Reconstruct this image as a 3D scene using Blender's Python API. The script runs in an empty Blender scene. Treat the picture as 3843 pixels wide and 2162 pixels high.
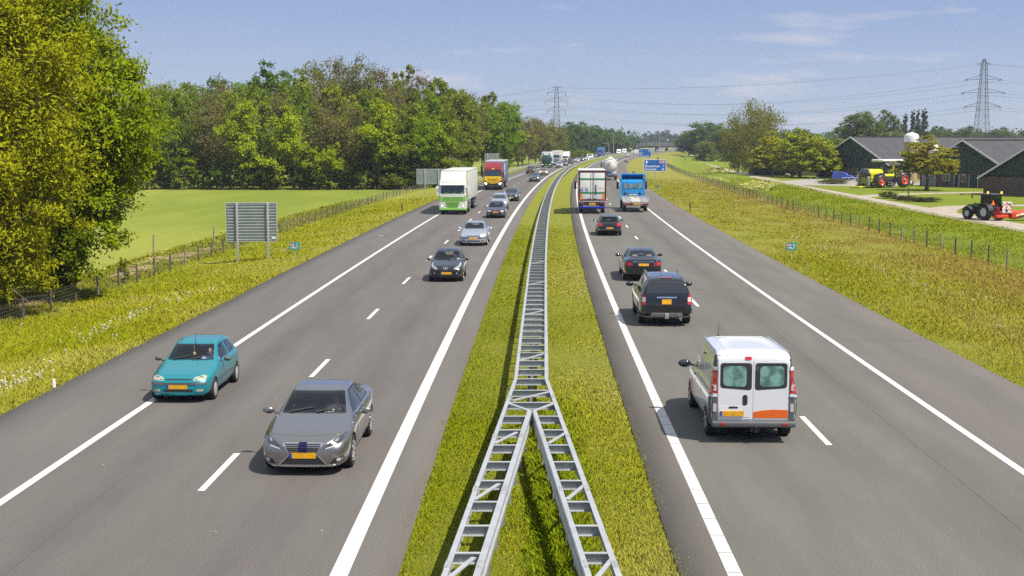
import bpy, bmesh, math, random
import numpy as np
from mathutils import Vector, Matrix
from mathutils.bvhtree import BVHTree

# ---------------------------------------------------------------- camera, sky, sun, exposure
SC = bpy.context.scene
COL = SC.collection
FPX, CAMH, YH, PW, PH = 4863.0, 6.64, 530.0, 3843.0, 2162.0
PITCH = math.atan((PH / 2 - YH) / FPX)
cam_d = bpy.data.cameras.new('camera')
cam = bpy.data.objects.new('camera', cam_d)
COL.objects.link(cam)
cam.location = (0, 0, CAMH)
cam.rotation_euler = (math.pi / 2 - PITCH, 0, 0)
cam_d.sensor_width = 36
cam_d.lens = FPX / PW * 36
cam_d.clip_start = 0.1
cam_d.clip_end = 9000
SC.camera = cam

SUN_DIR = Vector((0.55, -0.35, 1.0)).normalized()
SUN_EL = math.asin(SUN_DIR.z)
SUN_AZ = math.atan2(SUN_DIR.x, SUN_DIR.y)
W = bpy.data.worlds.new('World')
SC.world = W
W.use_nodes = True
nt = W.node_tree
bg = nt.nodes['Background']
sky = nt.nodes.new('ShaderNodeTexSky')
sky.sky_type = 'NISHITA'
sky.sun_disc = False
sky.sun_elevation = SUN_EL
sky.sun_rotation = SUN_AZ
sky.air_density = 1.0
sky.dust_density = 0.25
sky.ozone_density = 2.2
tc = nt.nodes.new('ShaderNodeTexCoord')
mp = nt.nodes.new('ShaderNodeMapping')
mp.inputs['Scale'].default_value = (1.0, 1.0, 5.5)
nt.links.new(tc.outputs['Generated'], mp.inputs['Vector'])
n1 = nt.nodes.new('ShaderNodeTexNoise'); n1.inputs['Scale'].default_value = 7.0
n1.inputs['Detail'].default_value = 6; n1.inputs['Roughness'].default_value = 0.55
nt.links.new(mp.outputs['Vector'], n1.inputs['Vector'])
n2 = nt.nodes.new('ShaderNodeTexNoise'); n2.inputs['Scale'].default_value = 2.2
n2.inputs['Detail'].default_value = 3
nt.links.new(mp.outputs['Vector'], n2.inputs['Vector'])
cr = nt.nodes.new('ShaderNodeValToRGB')
cr.color_ramp.elements[0].position = 0.55; cr.color_ramp.elements[0].color = (0, 0, 0, 1)
cr.color_ramp.elements[1].position = 0.74; cr.color_ramp.elements[1].color = (1, 1, 1, 1)
nt.links.new(n1.outputs['Fac'], cr.inputs['Fac'])
cr2 = nt.nodes.new('ShaderNodeValToRGB')
cr2.color_ramp.elements[0].position = 0.40; cr2.color_ramp.elements[0].color = (0, 0, 0, 1)
cr2.color_ramp.elements[1].position = 0.70; cr2.color_ramp.elements[1].color = (.55, .55, .55, 1)
nt.links.new(n2.outputs['Fac'], cr2.inputs['Fac'])
mu = nt.nodes.new('ShaderNodeMath'); mu.operation = 'MAXIMUM'
mb_ = nt.nodes.new('ShaderNodeMath'); mb_.operation = 'MULTIPLY'; mb_.inputs[1].default_value = 0.16
nt.links.new(cr2.outputs['Color'], mb_.inputs[0])
nt.links.new(cr.outputs['Color'], mu.inputs[0]); nt.links.new(mb_.outputs[0], mu.inputs[1])
sxyz = nt.nodes.new('ShaderNodeSeparateXYZ'); nt.links.new(tc.outputs['Generated'], sxyz.inputs[0])
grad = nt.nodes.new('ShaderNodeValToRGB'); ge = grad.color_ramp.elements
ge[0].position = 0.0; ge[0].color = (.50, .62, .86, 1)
ge[1].position = 1.0; ge[1].color = (.85, .92, 1.0, 1)  # upper sky, out of frame, made brighter as added fill for the shadows
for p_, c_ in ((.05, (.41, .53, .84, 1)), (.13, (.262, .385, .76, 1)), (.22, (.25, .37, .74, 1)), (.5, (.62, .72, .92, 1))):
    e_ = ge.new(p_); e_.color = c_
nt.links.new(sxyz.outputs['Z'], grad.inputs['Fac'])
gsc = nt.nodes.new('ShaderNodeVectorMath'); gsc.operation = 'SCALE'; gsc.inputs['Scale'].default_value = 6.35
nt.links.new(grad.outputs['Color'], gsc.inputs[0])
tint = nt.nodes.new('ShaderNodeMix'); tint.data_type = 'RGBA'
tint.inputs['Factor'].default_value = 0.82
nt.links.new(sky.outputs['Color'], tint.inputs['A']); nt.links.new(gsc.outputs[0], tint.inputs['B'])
mixc = nt.nodes.new('ShaderNodeMix'); mixc.data_type = 'RGBA'
fm = nt.nodes.new('ShaderNodeMath'); fm.operation = 'MULTIPLY'; fm.inputs[1].default_value = 0.6
nt.links.new(mu.outputs[0], fm.inputs[0])
nt.links.new(fm.outputs[0], mixc.inputs['Factor'])
nt.links.new(tint.outputs['Result'], mixc.inputs['A'])
mixc.inputs['B'].default_value = (6.4, 5.9, 6.0, 1)
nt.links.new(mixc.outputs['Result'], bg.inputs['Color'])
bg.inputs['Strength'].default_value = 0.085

sun_d = bpy.data.lights.new('sun', 'SUN')
sun_d.energy = 4.3
sun_d.angle = math.radians(0.53)
sun_d.color = (1.0, 0.93, 0.82)
sun = bpy.data.objects.new('sun', sun_d)
COL.objects.link(sun)
sun.location = SUN_DIR * 100
sun.rotation_euler = SUN_DIR.to_track_quat('Z', 'Y').to_euler()
SC.view_settings.view_transform = 'Standard'
SC.view_settings.look = 'None'
SC.view_settings.gamma = 1
SC.view_settings.use_curve_mapping = False
SC.view_settings.exposure = 0.62
SC.cycles.max_bounces = 6
SC.cycles.transparent_max_bounces = 10
SC.cycles.use_denoising = False

# ---------------------------------------------------------------- helpers
RND = random.Random(7)
NR = np.random.default_rng(11)

def P(x, y, z=0.0):
    """a pixel of the photograph dropped on the level plane z: its real place"""
    a = (x - PW / 2) / FPX
    b = (y - PH / 2) / FPX
    d = (a, math.cos(PITCH) - b * math.sin(PITCH), -math.sin(PITCH) - b * math.cos(PITCH))
    t = (z - CAMH) / d[2]
    return Vector((d[0] * t, d[1] * t, z))

def PD(x, y, D):
    """a pixel at the forward distance D"""
    a = (x - PW / 2) / FPX
    b = (y - PH / 2) / FPX
    d = (a, math.cos(PITCH) - b * math.sin(PITCH), -math.sin(PITCH) - b * math.cos(PITCH))
    t = D / d[1]
    return Vector((d[0] * t, D, CAMH + d[2] * t))

_MD = np.array([-30, 19, 29, 46, 69, 89, 104, 134, 144, 181, 217, 242, 291, 330, 347, 375, 389, 430, 518, 616, 641, 710, 1000])
_MX = np.array([-.25, .4, .55, .93, 1.5, 2.1, 2.65, 4.0, 4.35, 6.1, 7.7, 9.1, 12.6, 15.7, 17.2, 20.2, 21.8, 26.3, 36.7, 50.9, 55.1, 66.0, 117.])
_PF = np.polyfit(_MD / 100.0, _MX, 5, w=np.where(_MD < 150, 6., np.where(_MD < 400, 2., .7)))
_PD1 = np.polyder(_PF)
def M(D):
    D = np.asarray(D, float)
    Dc = np.clip(D, -40, 1000)
    v = np.polyval(_PF, Dc / 100.0)
    s = np.polyval(_PD1, 10.0) / 100.0
    return v + np.where(D > 1000, (D - 1000) * s, 0)
def XQ(q, D):
    """east position of a line that keeps the offset q from the middle of the motorway"""
    q = np.asarray(q, float); D = np.asarray(D, float)
    t = np.clip((D - 165) / 130., 0, 1); t = t * t * (3 - 2 * t)
    return M(D) + np.where(q < -3, -3 + (q + 3) * (1 - .19 * t), q)
def heading(D):
    d = (float(M(D + 2)) - float(M(D - 2))) / 4
    return math.atan2(d, 1)       # turn to the right of +Y
_ZQ = np.array([-3000, -27, -23, -20, -13.3, -13.0, -2.2, 0, 2.2, 13.0, 13.4, 20, 26, 27.5, 29.5, 31, 34, 37, 40, 3000])
_ZZ = np.array([-.9, -.9, -.8, -.75, -.05, -.04, -.04, -.10, -.04, -.04, -.05, -.35, -.6, -.7, -1.2, -1.15, -.75, -.85, -1.0, -1.0])
def zq(q): return np.interp(q, _ZQ, _ZZ)
def zg(x, y): return float(zq(x - float(M(y))))

MATS = {}
def mat(name, col=(.5, .5, .5), rough=.6, metal=0., coat=0., spec=.5, col2=None, scale=4., bump=0., bscale=60., detail=4, world=False, lo=.35, hi=.65, stretch=None, emit=None, estr=1.):
    if name in MATS: return MATS[name]
    m = bpy.data.materials.new(name); m.use_nodes = True
    t = m.node_tree; b = t.nodes['Principled BSDF']
    b.inputs['Base Color'].default_value = (*col, 1)
    b.inputs['Roughness'].default_value = rough
    b.inputs['Metallic'].default_value = metal
    b.inputs['Coat Weight'].default_value = coat
    b.inputs['Coat Roughness'].default_value = .04
    b.inputs['Specular IOR Level'].default_value = spec
    vec = None
    if col2 is not None or bump:
        if world:
            g = t.nodes.new('ShaderNodeNewGeometry'); vec = g.outputs['Position']
        else:
            g = t.nodes.new('ShaderNodeTexCoord'); vec = g.outputs['Object']
        if stretch:
            mpn = t.nodes.new('ShaderNodeMapping'); mpn.inputs['Scale'].default_value = stretch
            t.links.new(vec, mpn.inputs['Vector']); vec = mpn.outputs['Vector']
    if col2 is not None:
        n = t.nodes.new('ShaderNodeTexNoise'); n.inputs['Scale'].default_value = scale; n.inputs['Detail'].default_value = detail
        t.links.new(vec, n.inputs['Vector'])
        r = t.nodes.new('ShaderNodeValToRGB')
        r.color_ramp.elements[0].position = lo; r.color_ramp.elements[0].color = (*col, 1)
        r.color_ramp.elements[1].position = hi; r.color_ramp.elements[1].color = (*col2, 1)
        t.links.new(n.outputs['Fac'], r.inputs['Fac'])
        t.links.new(r.outputs['Color'], b.inputs['Base Color'])
    if bump:
        n = t.nodes.new('ShaderNodeTexNoise'); n.inputs['Scale'].default_value = bscale; n.inputs['Detail'].default_value = 3
        t.links.new(vec, n.inputs['Vector'])
        bp = t.nodes.new('ShaderNodeBump'); bp.inputs['Strength'].default_value = bump; bp.inputs['Distance'].default_value = .02
        t.links.new(n.outputs['Fac'], bp.inputs['Height']); t.links.new(bp.outputs['Normal'], b.inputs['Normal'])
    if emit is not None:
        b.inputs['Emission Color'].default_value = (*emit, 1); b.inputs['Emission Strength'].default_value = estr
    MATS[name] = m
    return m

def tag(o, label=None, cat=None, group=None, kind=None):
    if label: o['label'] = label
    if cat: o['category'] = cat
    if group: o['group'] = group
    if kind: o['kind'] = kind
    return o
def empty(name, loc, rz=0., label=None, cat=None, group=None):
    o = bpy.data.objects.new(name, None); COL.objects.link(o)
    o.empty_display_size = .3
    o.location = loc; o.rotation_euler = (0, 0, rz)
    return tag(o, label, cat, group)
def link(name, me, m=None, parent=None, smooth=35):
    if m is not None:
        me.materials.clear()
        for k in (m if isinstance(m, (list, tuple)) else [m]): me.materials.append(k)
    if smooth:
        me.polygons.foreach_set('use_smooth', np.ones(len(me.polygons), bool))
        me.set_sharp_from_angle(angle=math.radians(smooth))
    o = bpy.data.objects.new(name, me); COL.objects.link(o)
    if parent is not None: o.parent = parent
    return o
KIDS = None
def children(o):
    return [c for c in o.children]
def copy_tree(o, parent=None):
    c = o.copy(); COL.objects.link(c)
    if parent is not None: c.parent = parent
    for ch in children(o): copy_tree(ch, c)
    return c

class MB:
    """collects simple solids into one mesh"""
    def __init__(s): s.v = []; s.f = []; s.mi = []; s.m = 0
    def add(s, vs, fs):
        n = len(s.v); s.v.extend([tuple(map(float, v)) for v in vs]); s.f.extend([tuple(n + i for i in f) for f in fs]); s.mi.extend([s.m] * len(fs))
        return s
    def box(s, c, d, rz=0., b=0.):
        x, y, z = d[0] / 2, d[1] / 2, d[2] / 2
        if b > 0:
            bm = bmesh.new(); bmesh.ops.create_cube(bm, size=1)
            for v in bm.verts: v.co = Vector((v.co.x * d[0], v.co.y * d[1], v.co.z * d[2]))
            bmesh.ops.bevel(bm, geom=bm.edges[:], offset=min(b, x * .9, y * .9, z * .9), segments=3, profile=.5, affect='EDGES')
            bm.verts.ensure_lookup_table()
            vs = [v.co.copy() for v in bm.verts]; bm.verts.index_update()
            fs = [[v.index for v in f.verts] for f in bm.faces]; bm.free()
        else:
            vs = [Vector((i * x, j * y, k * z)) for i in (-1, 1) for j in (-1, 1) for k in (-1, 1)]
            fs = [(0, 1, 3, 2), (4, 6, 7, 5), (0, 4, 5, 1), (2, 3, 7, 6), (0, 2, 6, 4), (1, 5, 7, 3)]
        r = Matrix.Rotation(rz, 3, 'Z'); c = Vector(c)
        return s.add([r @ v + c for v in vs], fs)
    def tube(s, pts, r, n=8, cap=True):
        pts = [Vector(p) for p in pts]; rr = r if isinstance(r, (list, tuple)) else [r] * len(pts)
        vs = []; fs = []
        for i, p in enumerate(pts):
            d = (pts[min(i + 1, len(pts) - 1)] - pts[max(i - 1, 0)])
            if d.length < 1e-9: d = Vector((0, 0, 1))
            q = d.to_track_quat('Z', 'Y').to_matrix()
            for k in range(n):
                a = 2 * math.pi * k / n
                vs.append(p + q @ Vector((math.cos(a) * rr[i], math.sin(a) * rr[i], 0)))
        for i in range(len(pts) - 1):
            for k in range(n):
                a, b = i * n + k, i * n + (k + 1) % n
                fs.append((a, b, b + n, a + n))
        if cap: fs.append(tuple(range(n))[::-1]); fs.append(tuple(range((len(pts) - 1) * n, len(pts) * n)))
        return s.add(vs, fs)
    def bar(s, a, b, w, h=None):
        """square section bar between two points"""
        a, b = Vector(a), Vector(b); h = h or w
        q = (b - a).to_track_quat('Z', 'Y').to_matrix()
        vs = [p + q @ Vector((i * w / 2, j * h / 2, 0)) for p in (a, b) for i, j in ((-1, -1), (1, -1), (1, 1), (-1, 1))]
        return s.add(vs, [(3, 2, 1, 0), (4, 5, 6, 7), (0, 1, 5, 4), (1, 2, 6, 5), (2, 3, 7, 6), (3, 0, 4, 7)])
    def lathe(s, prof, c=(0, 0, 0), axis='Z', n=24):
        """profile (r, h) revolved round an axis"""
        vs = []; fs = []; c = Vector(c)
        for r, h in prof:
            for k in range(n):
                a = 2 * math.pi * k / n; u, w = math.cos(a) * r, math.sin(a) * r
                vs.append(c + (Vector((u, w, h)) if axis == 'Z' else Vector((u, h, w)) if axis == 'Y' else Vector((h, u, w))))
        for i in range(len(prof) - 1):
            for k in range(n):
                a, b = i * n + k, i * n + (k + 1) % n
                fs.append((a, b, b + n, a + n))
        return s.add(vs, fs)
    def prism(s, poly, lo, hi, axis='Y'):
        """2D outline extruded along an axis; outline is (x,z) for Y, (y,z) for X, (x,y) for Z"""
        def mk3(p, h): return (p[0], h, p[1]) if axis == 'Y' else (h, p[0], p[1]) if axis == 'X' else (p[0], p[1], h)
        n = len(poly)
        vs = [mk3(p, lo) for p in poly] + [mk3(p, hi) for p in poly]
        fs = [tuple(range(n))[::-1], tuple(range(n, 2 * n))] + [(i, (i + 1) % n, n + (i + 1) % n, n + i) for i in range(n)]
        return s.add(vs, fs)
    def ball(s, c, r, n=10, m=7):
        c = Vector(c); r = Vector(r) if isinstance(r, (tuple, list)) else Vector((r, r, r))
        vs = []; fs = []
        for i in range(m + 1):
            t = math.pi * i / m
            for k in range(n):
                a = 2 * math.pi * k / n
                vs.append(c + Vector((r.x * math.sin(t) * math.cos(a), r.y * math.sin(t) * math.sin(a), r.z * math.cos(t))))
        for i in range(m):
            for k in range(n):
                a, b = i * n + k, i * n + (k + 1) % n
                fs.append((a, a + n, b + n, b))
        return s.add(vs, fs)
    def mesh(s, name='mesh'):
        me = bpy.data.meshes.new(name)
        me.from_pydata(s.v, [], s.f)
        if any(s.mi): me.polygons.foreach_set('material_index', np.array(s.mi, np.int32))
        bm = bmesh.new(); bm.from_mesh(me)
        bmesh.ops.remove_doubles(bm, verts=bm.verts, dist=1e-5)
        bmesh.ops.recalc_face_normals(bm, faces=bm.faces); bm.to_mesh(me); bm.free()
        return me
    def build(s, name, m, parent=None, smooth=35):
        return link(name, s.mesh(name), m, parent, smooth)

def quads_mesh(name, V, F4, m=None, cols=None, smooth=0):
    """fast mesh from numpy quads"""
    me = bpy.data.meshes.new(name)
    me.vertices.add(len(V)); me.vertices.foreach_set('co', V.astype(np.float32).ravel())
    k = F4.shape[1]
    me.loops.add(F4.size); me.loops.foreach_set('vertex_index', F4.astype(np.int32).ravel())
    me.polygons.add(len(F4)); me.polygons.foreach_set('loop_start', np.arange(0, F4.size, k, dtype=np.int32))
    if cols is not None:
        a = me.color_attributes.new('tone', 'FLOAT_COLOR', 'POINT')
        a.data.foreach_set('color', cols.astype(np.float32).ravel())
    me.update(calc_edges=True)
    if m is not None: me.materials.append(m)
    if smooth: me.polygons.foreach_set('use_smooth', np.ones(len(me.polygons), bool))
    return me

def text_mesh(txt, size, mname, parent, m, loc, rot, align='LEFT', sx=1., ext=.004, bold=0.):
    cu = bpy.data.curves.new(mname, 'FONT'); cu.body = txt; cu.size = size; cu.align_x = align
    cu.extrude = ext; cu.offset = bold; cu.resolution_u = 3
    o = bpy.data.objects.new(mname, cu); COL.objects.link(o)
    dg = bpy.context.evaluated_depsgraph_get()
    me = bpy.data.meshes.new_from_object(o.evaluated_get(dg))
    bpy.data.objects.remove(o); bpy.data.curves.remove(cu)
    for v in me.vertices: v.co.x *= sx
    p = link(mname, me, m, parent, 0)
    p.location = loc; p.rotation_euler = rot
    return p
# ---------------------------------------------------------------- materials of the ground
def grass_mat(name, a, b, c, d, s1=.35, s2=3., streak=None):
    m = bpy.data.materials.new(name); m.use_nodes = True; t = m.node_tree; bs = t.nodes['Principled BSDF']
    bs.inputs['Roughness'].default_value = .9; bs.inputs['Specular IOR Level'].default_value = .1
    g = t.nodes.new('ShaderNodeNewGeometry')
    def noise(sc, det, st=None):
        n = t.nodes.new('ShaderNodeTexNoise'); n.inputs['Scale'].default_value = sc; n.inputs['Detail'].default_value = det
        n.inputs['Roughness'].default_value = .65
        src = g.outputs['Position']
        if st:
            mpn = t.nodes.new('ShaderNodeMapping'); mpn.inputs['Scale'].default_value = st
            t.links.new(src, mpn.inputs['Vector']); src = mpn.outputs['Vector']
        t.links.new(src, n.inputs['Vector']); return n.outputs['Fac']
    def ramp(f, p0, c0, p1, c1):
        r = t.nodes.new('ShaderNodeValToRGB'); r.color_ramp.elements[0].position = p0; r.color_ramp.elements[0].color = (*c0, 1)
        r.color_ramp.elements[1].position = p1; r.color_ramp.elements[1].color = (*c1, 1); t.links.new(f, r.inputs['Fac']); return r.outputs['Color']
    def mix(f, x, y):
        k = t.nodes.new('ShaderNodeMix'); k.data_type = 'RGBA'; t.links.new(f, k.inputs['Factor']); t.links.new(x, k.inputs['A']); t.links.new(y, k.inputs['B']); return k.outputs['Result']
    base = ramp(noise(s1, 5, streak), .36 if not streak else .42, a, .64 if not streak else .58, b)
    fine = ramp(noise(s2 * 4, 6), .3, c, .7, d)
    k = t.nodes.new('ShaderNodeMix'); k.data_type = 'RGBA'; k.inputs['Factor'].default_value = .5
    t.links.new(base, k.inputs['A']); t.links.new(fine, k.inputs['B'])
    t.links.new(k.outputs['Result'], bs.inputs['Base Color'])
    bp = t.nodes.new('ShaderNodeBump'); bp.inputs['Strength'].default_value = 1.; bp.inputs['Distance'].default_value = .2
    t.links.new(noise(s2 * 2.2, 6), bp.inputs['Height']); t.links.new(bp.outputs['Normal'], bs.inputs['Normal'])
    return m
G_MED = grass_mat('median_turf', (0.187, 0.221, 0.013), (0.274, 0.279, 0.040), (0.158, 0.189, 0.012), (0.302, 0.295, 0.060), .5, 4)
G_VERGE = grass_mat('verge_turf', (0.209, 0.238, 0.018), (0.274, 0.279, 0.040), (0.180, 0.213, 0.016), (0.302, 0.295, 0.070), .22, 2)
G_MEADOW = grass_mat('rough_meadow', (0.202, 0.221, 0.025), (0.245, 0.205, 0.040), (0.173, 0.189, 0.022), (0.274, 0.254, 0.065), .07, 1.6)
G_FIELD = grass_mat('pasture_turf', (.12, .17, .016), (.27, .28, .05), (.13, .17, .016), (.26, .28, .05), .035, .55, (1, .25, 1))
G_BANK = grass_mat('bank_turf', (0.137, 0.189, 0.012), (0.187, 0.230, 0.020), (0.115, 0.164, 0.010), (0.223, 0.254, 0.030), .12, 1.6)

def asphalt(name, stops, fine=1.):
    """base colour by distance across the carriageway (UV x), wheel-track wear, speckle"""
    m = bpy.data.materials.new(name); m.use_nodes = True; t = m.node_tree; bs = t.nodes['Principled BSDF']
    bs.inputs['Roughness'].default_value = .85; bs.inputs['Specular IOR Level'].default_value = .25
    uv = t.nodes.new('ShaderNodeUVMap'); sx = t.nodes.new('ShaderNodeSeparateXYZ'); t.links.new(uv.outputs['UV'], sx.inputs[0])
    g = t.nodes.new('ShaderNodeNewGeometry')
    mr = t.nodes.new('ShaderNodeMapRange'); mr.inputs['From Min'].default_value = stops[0][0]; mr.inputs['From Max'].default_value = stops[-1][0]
    wob = t.nodes.new('ShaderNodeTexNoise'); wob.inputs['Scale'].default_value = .6; wob.inputs['Detail'].default_value = 5
    t.links.new(g.outputs['Position'], wob.inputs['Vector'])
    ad = t.nodes.new('ShaderNodeMath'); ad.operation = 'MULTIPLY_ADD'; ad.inputs[1].default_value = .7; t.links.new(wob.outputs['Fac'], ad.inputs[0]); t.links.new(sx.outputs['X'], ad.inputs[2])
    sb = t.nodes.new('ShaderNodeMath'); sb.operation = 'SUBTRACT'; sb.inputs[1].default_value = .35; t.links.new(ad.outputs[0], sb.inputs[0])
    t.links.new(sb.outputs[0], mr.inputs['Value'])
    r = t.nodes.new('ShaderNodeValToRGB'); el = r.color_ramp.elements
    w = stops[-1][0] - stops[0][0]
    el[0].position = 0; el[0].color = (*stops[0][1], 1); el[1].position = 1; el[1].color = (*stops[-1][1], 1)
    for q, c in stops[1:-1]:
        e = el.new((q - stops[0][0]) / w); e.color = (*c, 1)
    t.links.new(mr.outputs['Result'], r.inputs['Fac'])
    sp = t.nodes.new('ShaderNodeTexNoise'); sp.inputs['Scale'].default_value = 26; sp.inputs['Detail'].default_value = 5; sp.inputs['Roughness'].default_value = .8
    t.links.new(g.outputs['Position'], sp.inputs['Vector'])
    pt = t.nodes.new('ShaderNodeTexNoise'); pt.inputs['Scale'].default_value = 1.0; pt.inputs['Detail'].default_value = 5; pt.inputs['Roughness'].default_value = .6
    mpn = t.nodes.new('ShaderNodeMapping'); mpn.inputs['Scale'].default_value = (1, .12, 1)
    t.links.new(g.outputs['Position'], mpn.inputs['Vector']); t.links.new(mpn.outputs['Vector'], pt.inputs['Vector'])
    a = t.nodes.new('ShaderNodeMapRange'); a.inputs['From Min'].default_value = .25; a.inputs['From Max'].default_value = .75; a.inputs['To Min'].default_value = .5; a.inputs['To Max'].default_value = 1.5
    t.links.new(sp.outputs['Fac'], a.inputs['Value'])
    b2 = t.nodes.new('ShaderNodeMapRange'); b2.inputs['From Min'].default_value = .3; b2.inputs['From Max'].default_value = .7; b2.inputs['To Min'].default_value = .88; b2.inputs['To Max'].default_value = 1.1
    t.links.new(pt.outputs['Fac'], b2.inputs['Value'])
    mm = t.nodes.new('ShaderNodeMath'); mm.operation = 'MULTIPLY'; t.links.new(a.outputs[0], mm.inputs[0]); t.links.new(b2.outputs[0], mm.inputs[1])
    k = t.nodes.new('ShaderNodeVectorMath'); k.operation = 'SCALE'; t.links.new(r.outputs['Color'], k.inputs[0]); t.links.new(mm.outputs[0], k.inputs['Scale'])
    t.links.new(k.outputs[0], bs.inputs['Base Color'])
    bp = t.nodes.new('ShaderNodeBump'); bp.inputs['Strength'].default_value = .35; bp.inputs['Distance'].default_value = .01
    t.links.new(sp.outputs['Fac'], bp.inputs['Height']); t.links.new(bp.outputs['Normal'], bs.inputs['Normal'])
    return m
SHL = (.124, .115, .107); LANE = (.120, .110, .102); DK = (.108, .098, .092); LT = (.125, .115, .107)
A_LEFT = asphalt('left_asphalt', [(-13.2, SHL), (-10.1, SHL), (-9.9, LANE), (-9.1, LT), (-8.25, DK), (-7.3, LT), (-6.5, LANE), (-5.6, LT), (-4.8, DK), (-3.9, LT), (-3.1, LANE), (-2.95, SHL), (-2.0, SHL)])
RL = (.124, .119, .104); RD = (.109, .103, .091); RLT = (.131, .126, .111); RS = (.132, .121, .108)
A_RIGHT = asphalt('right_asphalt', [(2.0, (.126, .114, .10)), (2.9, (.126, .114, .10)), (3.1, RL), (3.9, RLT), (4.75, RL), (5.6, RLT), (6.5, RL), (7.4, RLT), (8.2, RD), (9.1, RLT), (9.85, RL), (10.05, RS), (13.3, RS)])
PAINT = mat('road_paint', (.60, .59, .565), .7, col2=(.40, .39, .375), scale=14, lo=.4, hi=.85, detail=8, world=True)

# ---------------------------------------------------------------- ground sheets
DROWS = np.concatenate([np.arange(-30, 120, 2.), np.arange(120, 400, 5.), np.arange(400, 1100, 15.), np.arange(1100, 4200, 100.)])
def sheet(name, qs, m, rows=DROWS, dz=0., label=None, bumpy=0., zfun=zq):
    qs = np.asarray(qs, float)
    X = XQ(qs[None, :], rows[:, None]); Y = np.repeat(rows[:, None], len(qs), 1)
    Z = np.repeat(zfun(qs)[None, :], len(rows), 0) + dz
    if bumpy:
        Z = Z + bumpy * (np.sin(X * .9 + 1.3 * np.sin(Y * .31)) * np.cos(Y * .47 + np.sin(X * .23)))
        Z[:, 0] = zfun(qs[:1])[0] + dz; Z[:, -1] = zfun(qs[-1:])[0] + dz
    V = np.stack([X, Y, Z], -1).reshape(-1, 3)
    n, k = len(rows), len(qs)
    i = np.arange((n - 1) * k).reshape(n - 1, k)[:, :-1].ravel()
    F = np.stack([i, i + 1, i + 1 + k, i + k], -1)
    me = quads_mesh(name, V, F, m, smooth=1)
    uv = me.uv_layers.new(name='UVMap')
    q = np.repeat(qs[None, :], n, 0).reshape(-1); yy = Y.reshape(-1)
    vi = F.ravel()
    uv.data.foreach_set('uv', np.stack([q[vi], yy[vi]], -1).astype(np.float32).ravel())
    o = bpy.data.objects.new(name, me); COL.objects.link(o)
    return tag(o, kind='structure')
sheet('median', np.linspace(-2.2, 2.2, 12), G_MED, bumpy=.012)
sheet('verge', np.concatenate([np.linspace(-23, -13.0, 14)]), G_VERGE, bumpy=.04)
sheet('roadside_meadow', np.linspace(13.0, 27.5, 16), G_MEADOW, bumpy=.05)
sheet('ditch_bank', np.linspace(27.5, 40, 12), G_BANK, bumpy=.06)
sheet('field', [-900, -400, -200, -100, -60, -40, -30, -27, -23], G_FIELD)
sheet('farm_ground', [40, 45, 55, 70, 100, 150, 250, 500, 1500], G_BANK)
# the flat country all the way to the horizon
far = MB(); far.add([(-8000, -60, -1.6), (8000, -60, -1.6), (8000, 8500, -1.6), (-8000, 8500, -1.6)], [(0, 1, 2, 3)])
tag(far.build('ground', G_FIELD, smooth=0), kind='structure')
def flat0(q): return np.zeros_like(q)
def road(name, q0, q1, m):
    qs = np.concatenate([[q0, q0], np.linspace(q0, q1, 14)[1:-1], [q1, q1]])
    def zf(q):
        z = np.zeros(len(q)); z[0] = z[-1] = -.2; return z
    return sheet(name, qs, m, zfun=zf)
road('left_carriageway', -13.1, -2.15, A_LEFT)
road('right_carriageway', 2.2, 13.15, A_RIGHT)

def strip(name, q, w, D0, D1, step=None):
    rows = np.arange(D0, D1 + .01, step or (2. if D1 - D0 > 30 else (D1 - D0) / 2))
    return rows
def line_obj(name, segs, m=None, z=.006):
    Vs = []; Fs = []; n = 0
    for q, w, rows in segs:
        dx = XQ(q, rows) - q
        h = np.array([heading(d) for d in rows])
        c, s = np.cos(h), np.sin(h)
        L = np.stack([dx + q - c * w / 2, rows + s * w / 2, np.full(len(rows), z)], -1)
        R = np.stack([dx + q + c * w / 2, rows - s * w / 2, np.full(len(rows), z)], -1)
        V = np.stack([L, R], 1).reshape(-1, 3)
        i = np.arange(len(rows) - 1) * 2
        Fs.append(np.stack([i, i + 1, i + 3, i + 2], -1) + n); Vs.append(V); n += len(V)
    me = quads_mesh(name, np.concatenate(Vs), np.concatenate(Fs), m or PAINT)
    o = bpy.data.objects.new(name, me); COL.objects.link(o); return tag(o, kind='structure')
LROWS = np.concatenate([np.arange(8, 120, 2.), np.arange(120, 400, 5.), np.arange(400, 1300, 15.)])
segs = [(-9.92, .19, LROWS), (-3.05, .28, LROWS), (9.82, .19, LROWS)]
# the near part of the inner right line is laid in planks with narrow joints
d = 8.0
while d < 62:
    segs.append((3.05, .23, np.array([d, d + .93]))); d += .955
segs.append((3.05, .23, np.concatenate([[d], LROWS[LROWS > d]])))
line_obj('edge_line', segs)
dl = []
for k in range(0, 90):
    y0 = 24.15 + 12.03 * (k - 1)
    dl.append((-6.42, .14, np.linspace(y0, y0 + 3, 3)))
for k in range(0, 90):
    y0 = 27.9 + 12.03 * (k - 1)
    dl.append((6.42, .14, np.linspace(y0, y0 + 3, 3)))
line_obj('lane_line', dl)

TAR = mat('tar_seam', (.07, .066, .063), .6, col2=(.11, .103, .096), scale=3, world=True)
line_obj('tar_seam', [(8.32, .016, LROWS), (-8.2, .012, LROWS)] + [(q, w, np.linspace(d, d + .03, 2)) for q, w, d in ((6.5, 6.6, 58.), (-6.5, 6.6, 96.), (11.6, 3.0, 43.))], TAR, .003)

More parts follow.
